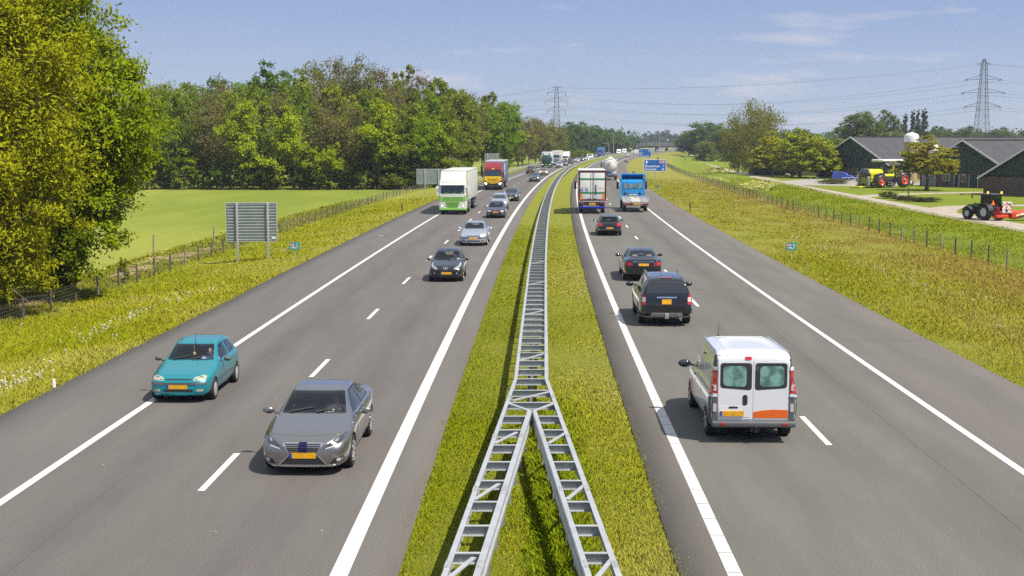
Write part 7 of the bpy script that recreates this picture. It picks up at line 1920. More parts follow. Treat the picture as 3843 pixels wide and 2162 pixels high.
for x, y in ((1.15, 1.15), (1.15, -1.15), (-2.6, 1.0), (-2.6, -1.0)):
    b = MB(); b.tube([(x, y, 1.6), (x, y, 4.2)], .22 if x > 0 else .16, 10); b.build('pillar', VINB if x > 0 or y > 0 else VINY, t)
puff([((-.6, 0, 4.42), (4.6, 2.9, .42), .2)], 'roof', VINW)
puff([((.9, 0, 4.2), (1.5, 2.7, .3), .14)], 'roof_front', VINB)
b = MB(); b.box((.2, -.3, 2.8), (.5, .5, 1.2), 0, .2); b.build('seat', VINY, t)
for x, R_ in ((2.2, 1.05), (-2.6, 1.25)):
    for s in (-1, 1):
        b = MB(); b.lathe([(R_ * .45, -.38), (R_ * .8, -.45), (R_, -.25), (R_, .25), (R_ * .8, .45), (R_ * .45, .38)], (0, 0, 0), 'Y', 28)
        for k in range(14):
            a = 2 * math.pi * k / 14; b.ball((math.cos(a) * R_ * .98, 0, math.sin(a) * R_ * .98), (.14, .3, .14), 8, 5)
        w = b.build('wheel', VINB, t, 60); w.location = (x, s * 1.65, R_)
        b = MB(); b.lathe([(R_ * .62, s * .36), (R_ * .55, s * .46), (R_ * .36, s * .30), (.001, s * .28)], (0, 0, 0), 'Y', 24); r = b.build('rim', VINR, w, 60)
        b = MB(); b.ball((0, s * .34, 0), (R_ * .24, .12, R_ * .24), 12, 8); b.build('hub', VING, r, 60)
for s in (-1, 1):
    b = MB(); n = 10; pts = [(-2.6 + 1.55 * math.cos(math.radians(30 + 130 * k / n)), s * 1.65, 1.25 + 1.55 * math.sin(math.radians(30 + 130 * k / n))) for k in range(n + 1)]; b.tube(pts, .2, 8); b.build('mudguard', VINB, t, 60)
    b = MB(); n = 8; pts = [(2.2 + 1.25 * math.cos(math.radians(60 + 100 * k / n)), s * 1.55, 1.05 + 1.25 * math.sin(math.radians(60 + 100 * k / n))) for k in range(n + 1)]; b.tube(pts, .18, 8); b.build('mudguard', VINB, t, 60)
# blue van, grey car by the barn
BV = paint('royal_blue_paint', (.010, .055, .42), .2, .3)
S = spec('mpv', L=4.1, W=1.72, H=1.8, paint=BV, wipers=0, plates=[], patches=[('headlight', bx2(.45, .7, .72, .85), 'front', LAMP, dict(mir=True)), ('tail_light', bx2(.55, .8, .75, 1.1), 'rear', TAIL, dict(mir=True))], mirror_mat=BLACK)
S['top'] = [(0, .7), (.05, .82), (.2, .97), (.6, 1.08), (.95, 1.15), (1.6, 1.62), (1.95, 1.76), (2.6, 1.8), (3.7, 1.78), (3.98, 1.70), (4.07, 1.2), (4.1, .7)]
bv = build_car('small_van', 'small bright blue van parked in front of the left barn', 'van', S)
p = P(3165, 679, -.97); bv.location = p; bv.rotation_euler = (0, 0, math.radians(-12)); bv.location.x += 2.0
S = spec('mpv', paint=paint('pewter_paint', (.20, .22, .25), .4, .3), wipers=0, plates=[], patches=[('headlight', bx2(.45, .66, .7, .8), 'front', LAMP, dict(mir=True)), ('grille', bx2(-.3, .6, .3, .68), 'front', TRIM, {})])
gc = build_car('compact_car', 'grey car mostly hidden behind the inflatable tractor', 'car', S)
p = P(3234, 682, -.97); gc.location = p; gc.rotation_euler = (0, 0, math.radians(-100))
# white trestle and small things by the yard
p = P(3196, 686, -.97); t = empty('trestle', p, -.15, 'white trestle rack standing in the yard below the blue van', 'rack')
b = MB(); b.bar((-1.7, 0, .95), (1.7, 0, .95), .08); b.bar((-1.7, 0, .5), (1.7, 0, .5), .05)
b.build('rail', FASCIA, t, 0)
for x in (-1.6, -.5, .6, 1.6):
    b = MB(); b.bar((x, 0, -.02), (x, 0, .95), .07); b.build('leg', FASCIA, t, 0)
p = P(3416, 697, -.97); b = MB(); b.ball((0, 0, .42), (.62, .5, .45), 12, 8); o = b.build('round_boulder', mat('pale_stone', (.50, .47, .42), .9), smooth=60); o.location = p; tag(o, 'pale boulder beside the rear wheel of the inflatable tractor', 'boulder')
p = P(3008, 673, -1.); 
for px, py, s_, lab in ((2955, 662, .75, 'larger grey boulder in front of the black-roofed shed'), (2972, 664, .4, 'smaller grey boulder in front of the black-roofed shed'), (3040, 674, .38, 'dark boulder at the foot of the middle round tree'), (3066, 672, .35, 'dark boulder right of the foot of the middle round tree')):
    p = P(px, py, -1.); b = MB(); b.ball((0, 0, s_ * .4), (s_ * .9, s_ * .7, s_ * .55), 10, 7); o = b.build('boulder', mat('grey_stone', (.16, .155, .14), .9), smooth=60); o.location = p; tag(o, lab, 'boulder')
# bins by the birches
BIN = mat('dark_green_plastic', (.015, .035, .03), .5)
for px, py, h, lab in ((2817, 657, 1.35, 'dark green wheelie bin by the track in front of the birches'), (2843, 654, .8, 'small green bin right of the birch trunks')):
    p = P(px, py, -1.); t = empty('wheelie_bin', p, .2, lab, 'bin')
    b = MB(); b.prism([(-.30, .05), (.30, .05), (.36, h * .9), (-.36, h * .9)], -.3, .3); b.build('bin', BIN, t, 0)
    b = MB(); b.box((0, .0, h * .94), (.78, .72, h * .07), 0, .02); b.build('lid', BIN, t)
# posts on the lawn
for px, py, h, w, c, lab in ((3349, 714, 1.0, .16, FASCIA, 'white post on the lawn before the inflatable tractor'), (3409, 732, 1.15, .14, WOOD, 'dark post at the kerb of the driveway'), (3517, 725, .75, .05, WOOD, 'thin stake beside the driveway')):
    p = P(px, py, -1.); b = MB(); b.box((0, 0, h / 2 - .1), (w, w, h + .2)); 
    if c is FASCIA: b.box((0, 0, h), (w * 2.2, w * 1.4, .22))
    o = b.build('post', c, smooth=0); o.location = p; o.name = 'lawn_post'; tag(o, lab, 'post')
for px, py, h, w, col, lab in ((3330, 745, 1.0, 2.6, (.09, .125, .02), 'green shrub at the fork of the track and the driveway'), (3395, 752, .7, 3.4, (.10, .095, .05), 'low brown-green shrub in the grass island'), (3470, 757, .65, 4.6, (.105, .09, .055), 'low purple-brown shrub patch right in the grass island'), (3130, 690, 1.0, 6.0, (.13, .145, .04), 'rough tall weeds before the trestle rack'), (3255, 705, .8, 4.0, (.11, .15, .03), 'weeds with white flowers before the yellow step'), (3650, 800, .8, 2.4, (.13, .18, .02), 'tuft of tall grass left of the red-wheeled... mower tractor'), (2690, 640, .8, 4.5, (.06, .10, .02), 'dark green shrub on the near side of the track before the birches'), (2873, 690, .7, 2.2, (.075, .11, .02), 'small dark weed clump on the ditch bank')):
    lab = lab.replace('left of the red-wheeled... mower tractor', 'beside the front wheel of the mowing tractor')
    p = P(px, py, -1.); tree('shrub', 'shrub', p.x, p.y, h / 15, w / 16, col, lab, z=-1.05)

# ---------------------------------------------------------------- mowing tractor on the track
t = empty('tractor', (0, 0, 0), 0, 'dark grey tractor with a red mower folded out and red-white warning boards', 'tractor')
TG = paint('charcoal_paint', (.035, .037, .042), .2, .35); TRD = mat('red_implement', (.60, .035, .015), .4, coat=.4)
RIMT = mat('pale_steel_rim', (.50, .54, .54), .5, .1)
def twheel(x, y, R_, w, s):
    b = MB(); h = w / 2; b.lathe([(R_ * .52, -h * .8), (R_ * .88, -h), (R_ * .95, -h * .7), (R_ * .95, h * .7), (R_ * .88, h), (R_ * .52, h * .8)], axis='Y', n=32)
    for k in range(20):
        a = 2 * math.pi * k / 20
        for sd in (-1, 1):
            a2 = a + (.16 if sd > 0 else 0); b.bar((math.cos(a2) * R_ * .97, 0, math.sin(a2) * R_ * .97), (math.cos(a2 - .22) * R_ * .97, sd * h * .95, math.sin(a2 - .22) * R_ * .97), .09, .07)
    o = b.build('wheel', TYRE, t, 35); o.location = (x, y, R_)
    b = MB(); b.lathe([(R_ * .53, -h * .6), (R_ * .53, s * h * .8), (R_ * .48, s * h * .8), (R_ * .40, s * h * .35), (.001, s * h * .3)], axis='Y', n=26); b.build('rim', RIMT, o)
for s in (-1, 1):
    twheel(-.2, s * .92, .86, .56, s); twheel(2.35, s * .88, .64, .44, s)
    b = MB(); n = 10; ang = [math.radians(20 + 150 * k / n) for k in range(n + 1)]; outer = [(-.2 + 1.0 * math.cos(a), .86 + 1.0 * math.sin(a)) for a in ang]; inner = [(-.2 + .92 * math.cos(a), .86 + .92 * math.sin(a)) for a in ang]; b.prism(outer + inner[::-1], s * .95 - .30, s * .95 + .30); b.build('mudguard', TG, t)
    b = MB(); ang = [math.radians(30 + 110 * k / n) for k in range(n + 1)]; outer = [(2.35 + .74 * math.cos(a), .64 + .74 * math.sin(a)) for a in ang]; inner = [(2.35 + .69 * math.cos(a), .64 + .69 * math.sin(a)) for a in ang]; b.prism(outer + inner[::-1], s * .88 - .22, s * .88 + .22); b.build('mudguard', TG, t)
    b = MB(); b.box((-1.02, s * .72, 1.28), (.05, .22, .12), 0, .02); b.build('tail_light', TAIL, t)
b = MB(); b.prism(round_poly([(.9, .9), (3.2, .85), (3.2, 1.35), (2.9, 1.55), (.9, 1.72)], .08), -.42, .42); b.build('bonnet', TG, t)
b = MB(); b.box((1.0, 0, .75), (3.4, .5, .4)); b.box((2.35, 0, .62), (.25, 1.5, .2)); b.box((-.2, 0, .86), (.35, 1.5, .3)); b.build('chassis', DARKSTEEL, t, 0)
b = MB(); b.box((-.05, 0, 2.72), (1.75, 1.62, .17), 0, .07); b.build('cab_roof', TG, t)
for x, y in ((.75, .68), (.75, -.68), (-.75, .70), (-.75, -.70)):
    b = MB(); b.bar((x * .95, y, 1.35), (x, y * .95, 2.66), .08); b.build('cab_pillar', BLACK, t, 0)
b = MB(); b.box((0, 0, 1.35), (1.4, 1.36, .5), 0, .05); b.build('cab_base', TG, t)
for s in (-1, 1):
    b = MB(); b.box((0, s * .69, 2.1), (1.3, .012, 1.05)); b.build('side_window', GLASS, t, 0)
b = MB(); b.box((-.76, 0, 2.1), (.012, 1.28, 1.05)); b.build('rear_window', GLASS, t, 0)
b = MB(); b.box((.76, 0, 2.1), (.012, 1.28, 1.05)); b.build('windscreen', GLASS, t, 0)
b = MB(); b.tube([(1.05, -.62, 1.5), (1.05, -.62, 2.9)], .05, 8); b.build('exhaust', BLACK, t)
AMB = mat('amber_beacon', (.9, .35, .02), .3, emit=(1., .32, .0), estr=2.5)
for x, y in ((-.2, .62), (-.75, -.68)):
    b = MB(); b.lathe([(.09, 0), (.09, .14), (.05, .2), (.001, .21)], (x, y, 2.82), 'Z', 12); b.build('beacon', AMB, t)
b = MB(); b.bar((.6, .6, 2.72), (1.5, 1.15, 2.74), .10, .08); b.bar((1.5, 1.15, 2.74), (2.3, 1.75, 2.66), .04, .04); b.box((2.35, 1.8, 2.66), (.12, .5, .12), 0, .03); b.box((1.4, 1.25, 2.45), (.06, .2, .34), 0, .03); b.build('mirror_arm', BLACK, t)
b = MB(); b.bar((.8, .68, 1.75), (1.0, 1.15, 1.72), .04); b.box((1.0, 1.22, 1.78), (.06, .22, .14), 0, .02); b.build('work_lamp', BLACK, t)
TRI = mat('orange_triangle', (.85, .16, .01), .5)
b = MB(); b.prism([(.14, 1.62), (.68, 1.62), (.41, 2.16)], -.80, -.785, 'X'); b.build('warning_triangle', TRI, t, 0)
# mower headstock with the boards
b = MB(); b.box((-1.45, -.30, .75), (.5, 1.1, .5), 0, .05); b.box((-1.35, .2, 1.0), (.3, .2, .9), 0, .03); b.box((-1.45, -.1, .45), (.6, 1.5, .3), 0, .08); b.bar((-.9, .4, .6), (-1.5, .2, 1.3), .12); b.bar((-.9, -.4, .6), (-1.5, -.6, 1.0), .12); b.build('headstock', TRD, t)
bd = MB(); bd.prism([(-1.02, .85), (.10, .85), (.10, 2.0), (-1.02, 2.0)], -1.80, -1.77, 'X'); bo = bd.build('warning_board', PWHITE, t, 0)
def wb(poly): 
    b = MB(); b.prism(poly, -1.812, -1.802, 'X'); b.build('red_stripe', RED, bo, 0)
RED2 = RED
wb([(-.46, 1.98), (-.06, 1.62), (-.24, 1.60), (-.46, 1.82), (-.68, 1.60), (-.86, 1.62)])
wb([(.10, 1.52), (.10, 1.30), (-.08, 1.52), (-.08, 1.74)]); wb([(-1.02, 1.52), (-1.02, 1.30), (-.84, 1.52), (-.84, 1.74)])
wb([(.10, 1.12), (.10, .92), (-.06, 1.10), (-.06, 1.28)]); wb([(-1.02, 1.12), (-1.02, .92), (-.86, 1.10), (-.86, 1.28)])
b = MB(); b.prism([(-.80, 1.16), (-.12, 1.16), (-.46, 1.74)], -1.822, -1.814, 'X'); ts = b.build('warning_triangle', RED, bo, 0)
b = MB(); b.prism([(-.68, 1.22), (-.24, 1.22), (-.46, 1.60)], -1.832, -1.824, 'X'); b.build('triangle_field', PWHITE, ts, 0)
b = MB(); b.prism([(-.50, 1.26), (-.42, 1.26), (-.36, 1.40), (-.46, 1.48), (-.52, 1.42)], -1.840, -1.834, 'X'); b.prism([(-.40, 1.25), (-.33, 1.25), (-.36, 1.33)], -1.840, -1.834, 'X'); b.build('pictogram', BLACK, ts, 0)
b = MB(); b.box((-1.82, -.46, 1.05), (.03, .3, .18)); b.build('recess', BLACK, bo, 0)
b = MB(); b.box((-1.79, -.46, .95), (.02, .62, .14)); b.build('lower_board', PWHITE, bo, 0)
for y, z in ((.02, 1.93), (-.86, 1.90), (-1.02, 1.85), (.06, .98), (-.98, .88)):
    b = MB(); b.lathe([(.001, -.06), (.10, -.06), (.12, 0), (.001, 0)], (-1.84, y, z), 'X', 14); b.build('round_lamp', mat('round_lamp_lens', (.55, .62, .66), .2, 0, .8), bo)
# the mower bar out to the right
b = MB(); b.prism(round_poly([(-1.75, .25), (-1.05, .25), (-1.05, .95), (-1.4, 1.15), (-1.75, .9)], .06), -1.9, -1.25); b.build('mower_gearbox', TRD, t)
b = MB(); vs = [(-1.7, -1.8, .30), (-.9, -1.8, .30), (-.9, -1.8, .62), (-1.3, -1.8, .86), (-1.7, -1.8, .70)]; ve = [(x, -5.2, z + .62) for x, _, z in vs]; n = 5; b.add(vs + ve, [tuple(range(n))[::-1], tuple(range(n, 2 * n))] + [(i, (i + 1) % n, n + (i + 1) % n, n + i) for i in range(n)]); mw = b.build('mower_cover', TRD, t, 0)
b = MB(); b.bar((-1.74, -1.8, .52), (-1.74, -5.2, 1.14), .05, .18); b.build('cover_edge', PWHITE, mw, 0)
b = MB(); b.bar((-1.3, -1.75, .22), (-1.3, -5.2, .84), .8, .14); b.build('mower_bar', BLACK, mw, 0)
b = MB(); b.box((-1.76, -2.2, .62), (.03, .4, .16)); b.build('sticker', YEL, mw, 0)
p = P(3716, 826, -.96); t.location = (p.x, p.y, -.96); t.rotation_euler = (0, 0, math.radians(90 + 22))
t.scale = (.93, .93, .92)
pv = empty('person', (0, 0, 0), 0, 'person in dark clothes sitting in the cab of the mowing tractor', 'person')
H = human_mesh(); mw_ = Matrix.Translation(t.location) @ Matrix.Rotation(t.rotation_euler.z, 4, 'Z') @ Matrix.Translation((-.15, 0, 1.5))
pv.location = mw_.to_translation(); pv.rotation_euler = (0, 0, t.rotation_euler.z)
link('clothing', H['body'].copy(), mat('dark_overalls', (.025, .03, .04), .9), pv, 60); hh = link('head', H['head'].copy(), SKIN, pv, 60); link('hair', H['hair'].copy(), HAIR, hh, 60); link('hand', H['handL'].copy(), SKIN, pv, 60); link('hand', H['handR'].copy(), SKIN, pv, 60)

# scooter rider far along the track
p = P(2572, 601, -.96); t = empty('scooter', (p.x, p.y, -.96), -math.pi / 2, 'dark scooter coming along the farm track, ridden by a helmeted person', 'scooter')
for x in (.65, -.6):
    b = MB(); b.lathe([(.12, -.05), (.24, -.06), (.27, 0), (.24, .06), (.12, .05), (.001, .03)], axis='Y', n=18); o = b.build('wheel', TYRE, t); o.location = (x, 0, .27)
b = MB(); b.box((-.3, 0, .62), (.9, .3, .3), 0, .1); b.box((.15, 0, .35), (.7, .3, .1), 0, .03); b.bar((.62, 0, .3), (.45, 0, 1.05), .1); b.box((.5, 0, .8), (.1, .4, .5), 0, .05); b.build('body', BLACK, t)
b = MB(); b.bar((.42, -.32, 1.05), (.42, .32, 1.05), .04); b.build('handlebar', TRIM, t, 0)
b = MB(); b.ball((.56, 0, .9), (.05, .09, .08), 10, 6); b.build('headlight', LAMPON, t)
pv = empty('person', (p.x, p.y + .25, -.96 + .72), -math.pi / 2, 'person in dark clothes and a white helmet riding the scooter', 'person')
link('clothing', H['body'].copy(), mat('dark_jacket', (.03, .03, .04), .9), pv, 60); hh = link('head', H['head'].copy(), SKIN, pv, 60); link('hand', H['handL'].copy(), SKIN, pv, 60); link('hand', H['handR'].copy(), SKIN, pv, 60)
b = MB(); b.ball((0, 0, .79), (.14, .13, .15), 14, 10); b.build('helmet', PWHITE, hh)

# ---------------------------------------------------------------- pylons and wires
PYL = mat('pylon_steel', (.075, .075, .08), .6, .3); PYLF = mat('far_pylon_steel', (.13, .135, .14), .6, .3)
def pylon(label, base, H, bw, arms, rz, m, th=.12, pale_leg=False):
    t = empty('pylon', base, rz, label, 'pylon')
    def half(z): return np.interp(z, [0, H * .24, H * .55, H * .93, H], [bw, bw * .66, bw * .44, bw * .26, bw * .10])
    levels = [0, .13, .24, .33, .41, .48, .55, .62, .69, .76, .83, .89, .94, 1.]
    b = MB()
    for sx in (-1, 1):
        for sy in (-1, 1):
            for i in range(len(levels) - 1):
                z0, z1 = levels[i] * H, levels[i + 1] * H; b.bar((sx * half(z0), sy * half(z0), z0), (sx * half(z1), sy * half(z1), z1), th * 1.4)
    b.build('leg', m, t, 0)
    b = MB()
    for i in range(len(levels) - 1):
        z0, z1 = levels[i] * H, levels[i + 1] * H; h0, h1 = half(z0), half(z1)
        for s in (-1, 1):
            b.bar((-h0, s * h0, z0), (h1, s * h1, z1), th * .7); b.bar((h0, s * h0, z0), (-h1, s * h1, z1), th * .7)
            b.bar((s * h0, -h0, z0), (s * h1, h1, z1), th * .7); b.bar((s * h0, h0, z0), (s * h1, -h1, z1), th * .7)
            b.bar((-h1, s * h1, z1), (h1, s * h1, z1), th * .7); b.bar((s * h1, -h1, z1), (s * h1, h1, z1), th * .7)
    b.build('lattice', m, t, 0)
    tips = []
    for z, r in arms:
        a = MB(); h = half(z)
        for s in (-1, 1):
            for sy in (-1, 1):
                a.bar((s * h, sy * h, z), (s * r, 0, z), th); a.bar((s * half(z + 2.2), sy * half(z + 2.2), z + (2.2 if r > 4 else .8)), (s * r, 0, z + .1), th * .8)
            for k in (.3, .6): a.bar((s * (h + (r - h) * k), -h * (1 - k), z), (s * (h + (r - h) * k), h * (1 - k), z), th * .6); a.bar((s * (h + (r - h) * k), 0, z), (s * (h + (r - h) * k), 0, z + 2.0 * (1 - k)), th * .6)
        ao = a.build('crossarm', m, t, 0)
        if r > 4:
            for s in (-1, 1):
                i_ = MB()
                if m is PYL:
                    for q in (-1, 1): i_.tube([(s * r, 0, z), (s * (r - .2), q * 2.2, z - .6)], .17, 6)
                    n = 8; i_.tube([(s * (r - .1), -2.2 + 4.4 * k / n, z - .6 - 1.9 * math.sin(math.pi * k / n)) for k in range(n + 1)], .035, 4)
                else: i_.tube([(s * r, 0, z), (s * r, 0, z - 2.6)], .15, 6)
                i_.build('insulator', BLACK, ao, 0)
        for s in (-1, 1): tips.append((s * r, z - (.6 if m is PYL else 2.6) if r > 4 else z))
    return t, tips
B1 = Vector((255.4, 710, -1)); B2 = Vector((31, 911, -1))
dv = (B1 - B2); rzp = math.atan2(dv.y, dv.x) + math.pi / 2
H1 = 46.0; H2 = 46.0
A1 = [(16.8, 9.5), (24.5, 12.2), (32.5, 9.8), (41.8, 4.0)]
k1 = lambda y: (PD(3680, y, 710).z + 1)
A1 = [(k1(400), 9.6), (k1(348), 11.4), (k1(298), 9.4), (k1(241), 4.0)]
k2 = lambda y: (PD(2087, y, 911).z + 1)
A2 = [(k2(414), 6.3), (k2(380), 7.9), (k2(347), 6.3), (k2(329), 3.2)]
p1, t1 = pylon('tall dark lattice pylon on the right behind the barns', B1, k1(222), 4.9, A1, 0, PYL, .15)
p2, t2 = pylon('smaller pale lattice pylon in the middle beyond the brown trees', B2, k2(325), 4.0, A2, 0, PYLF, .17)
WIREM = mat('power_line', (.16, .17, .19), .6)
def cable(a, b_, sag, r=.05, n=28):
    m_ = MB(); m_.tube([a.lerp(b_, i / n) + Vector((0, 0, -4 * sag * (i / n) * (1 - i / n))) for i in range(n + 1)], r, 4, False); return m_
wl_ = ['lowest', 'lowest', 'second lowest', 'second lowest', 'third', 'third', 'topmost', 'topmost']
for i in range(8):
    a = B1 + Vector((t1[i][0], 0, t1[i][1])); c = B2 + Vector((t2[i][0], 0, t2[i][1]))
    side = 'far' if t1[i][0] > 0 else 'near'
    m_ = cable(a, c, 9 if i < 6 else 5, .055 if i < 6 else .04)
    o = m_.build('power_line', WIREM, smooth=0); tag(o, '%s of the power lines between the two pylons, %s side' % (wl_[i], side), 'power line', 'power lines between the pylons')
    a2 = a + Vector((300, -150, -1)); m_ = cable(a, a2, 8, .055); o = m_.build('power_line', WIREM, smooth=0); tag(o, '%s power line leaving the right pylon to the right, %s side' % (wl_[i], side), 'power line', 'power lines right of the pylon')
    c2 = c + Vector((-230, 190, 0)); m_ = cable(c, c2, 8, .055); o = m_.build('power_line', WIREM, smooth=0); tag(o, '%s power line leaving the middle pylon to the left, %s side' % (wl_[i], side), 'power line', 'power lines left of the pylon')

# ---------------------------------------------------------------- bridge and masts
CONC = mat('bridge_concrete', (.17, .175, .175), .8, col2=(.13, .135, .135), scale=.2, world=True); CONCD = mat('dark_concrete', (.05, .052, .052), .85)
D = 850.
xl, xr = PD(2335, 545, D).x, PD(2580, 545, D).x
zt, zbm = PD(0, 541, D).z, PD(0, 549, D).z
t = empty('motorway_bridge', ((xl + xr) / 2, D, 0), 0, 'low concrete bridge crossing the motorway in the far distance', 'bridge')
w = xr - xl
b = MB(); b.box((0, 6, (zt + zbm) / 2), (w, 12, zt - zbm), 0); b.build('deck', CONC, t, 0)
b = MB(); b.box((0, 6, zbm - .35), (w * .80, 10, .7)); b.build('girder', CONCD, t, 0)
b = MB()
for yy in (-.1, 12.1):
    b.bar((-w / 2, yy, zt + .85), (w / 2, yy, zt + .85), .12); b.bar((-w / 2, yy, zt + .45), (w / 2, yy, zt + .45), .08)
    for k in range(int(w / 2)): b.bar((-w / 2 + k * 2., yy, zt), (-w / 2 + k * 2., yy, zt + .85), .08)
b.build('railing', GALV, t, 0)
px = PD(2468, 560, D).x - t.location.x
b = MB(); b.box((px, 6, zbm / 2 - .7), (1.3, 8, zbm + .8), 0, .1); b.build('pier', CONCD, t)
for s, xa, xb in ((-1, PD(2318, 545, D).x, PD(2388, 570, D).x), (1, PD(2590, 545, D).x, PD(2548, 570, D).x)):
    e = MB(); ya, yb = D - 7, D + 18
    x_out = xa + s * 60
    e.add([(x_out, ya - 6, -1.2), (xb, ya - 2, -1.2), (xa, ya + 6, zt - .4), (x_out, ya + 6, zt - .5), (x_out, yb, -1.2), (xb, yb, -1.2), (xa, yb - 6, zt - .4), (x_out, yb - 6, zt - .5)],
          [(0, 1, 2, 3), (1, 5, 6, 2), (3, 2, 6, 7), (5, 4, 7, 6), (4, 0, 3, 7), (0, 4, 5, 1)])
    tag(e.build('embankment', G_MEADOW, smooth=0), kind='structure')
    aw = MB(); aw.prism([(xb - t.location.x + s * 4 * 0, -1), (xa - t.location.x - s * .5, zbm), (xa - t.location.x - s * 3, zbm), (xb - t.location.x - s * 3, -1)], 0, 12, 'Y'); aw.build('abutment', CONCD, t, 0)
p = PD(2366, 541, D); o = MB(); o.prism(round_poly([(-2.2, .2), (-2.2, .9), (-1.3, 1.0), (-.7, 1.5), (1.2, 1.5), (2.0, 1.0), (2.3, .8), (2.3, .2)], .1), -.85, .85); bd_ = o.mesh()
tc_ = empty('saloon_car', (p.x, D + 3, zt), 0, 'tiny white car driving over the left end of the bridge', 'car'); link('body', bd_, PWHITE, tc_, 40)
for x in (-1.4, 1.4):
    for s in (-1, 1): wheel(tc_, x, s * .78, .3, .2, RIM, 5, s, True)
def mast(label, px, yb, yt, arm=2.2):
    D = FPX * 6.9 / (yb - YH); x = (px - PW / 2) / FPX * D; h = PD(px, yt, D).z + .3
    t = empty('lighting_mast', (x, D, -.3), 0, label, 'lighting mast', 'lighting masts by the motorway')
    b = MB(); b.tube([(0, 0, 0), (0, 0, h * .6), (0, 0, h)], [.16, .12, .08], 8); b.build('pole', GALV, t)
    b = MB(); b.tube([(0, 0, h - .1), (-arm * .5, 0, h + .15), (-arm, 0, h + .2)], .05, 6); ao = b.build('arm', GALV, t)
    b = MB(); b.box((-arm - .3, 0, h + .2), (.9, .3, .16), 0, .05); b.build('lamp', GALV_DULL, ao)
    return t
mast('slim lighting mast at the edge of the far wood on the left', 2300, 578, 503)
mast('slim lighting mast in front of the bridge pier', 2471, 572, 502)
mast('slim lighting mast just left of the far wood edge mast', 2283, 584, 540)
for px, py, lab in ((2504, 574, 'pale low kerb sign in front of the far underpass'),): pass
p = PD(2466, 564, 820); t = empty('direction_sign', (p.x, 820, 0), 0, 'tiny blue sign with an arrow in front of the bridge pier', 'road sign')
b = MB(); b.box((0, 0, p.z), (1.5, .05, 1.6)); b.build('panel', BLUE, t, 0)
a = MB(); a.prism(arrow_poly((0, p.z), .9, -math.pi / 4), -.04, -.03); a.build('arrow', WHITE, t, 0)
b = MB(); b.tube([(0, .08, 0), (0, .08, p.z)], .06, 6); b.build('post', GALV, t)
for px, lab in ((2397, 'tiny pale sign back under the left part of the bridge'), (2458, 'tiny pale sign back left of the bridge pier')):
    p = PD(px, 556, 880); t = empty('road_sign', (p.x, 880, 0), 0, lab, 'road sign'); b = MB(); b.box((0, 0, p.z), (1.7, .06, 2.2)); b.build('panel', ALUW, t, 0); b = MB(); b.tube([(0, .08, 0), (0, .08, p.z)], .06, 6); b.build('post', GALV, t)
# ---------------------------------------------------------------- grass, flowers, litter, haze
def blade_mat():
    m = bpy.data.materials.new('grass_blade'); m.use_nodes = True; t = m.node_tree; t.nodes.remove(t.nodes['Principled BSDF'])
    at = t.nodes.new('ShaderNodeAttribute'); at.attribute_name = 'tone'
    g = t.nodes.new('ShaderNodeNewGeometry'); mxv = t.nodes.new('ShaderNodeMix'); mxv.data_type = 'VECTOR'; mxv.inputs['Factor'].default_value = .9
    t.links.new(g.outputs['Normal'], mxv.inputs['A']); mxv.inputs['B'].default_value = (0, 0, 1)
    nn = t.nodes.new('ShaderNodeVectorMath'); nn.operation = 'NORMALIZE'; t.links.new(mxv.outputs['Result'], nn.inputs[0])
    d = t.nodes.new('ShaderNodeBsdfDiffuse'); t.links.new(at.outputs['Color'], d.inputs['Color']); t.links.new(nn.outputs[0], d.inputs['Normal'])
    tr = t.nodes.new('ShaderNodeBsdfTranslucent'); t.links.new(at.outputs['Color'], tr.inputs['Color'])
    mx = t.nodes.new('ShaderNodeMixShader'); mx.inputs[0].default_value = .1; t.links.new(d.outputs[0], mx.inputs[1]); t.links.new(tr.outputs[0], mx.inputs[2])
    t.links.new(mx.outputs[0], t.nodes['Material Output'].inputs['Surface']); return m
BLADE = blade_mat()
def smooth_noise(x, y, sc, seed):
    r = np.random.default_rng(seed); v = np.zeros_like(x)
    for k in range(5):
        a = r.uniform(0, 6.28); f = sc * r.uniform(.5, 2.2); v += np.sin((x * math.cos(a) + y * math.sin(a)) * f + r.uniform(0, 6.28) + 1.2 * np.sin((y * math.cos(a) - x * math.sin(a)) * f * .7 + r.uniform(0, 6.28)))
    return v / 5
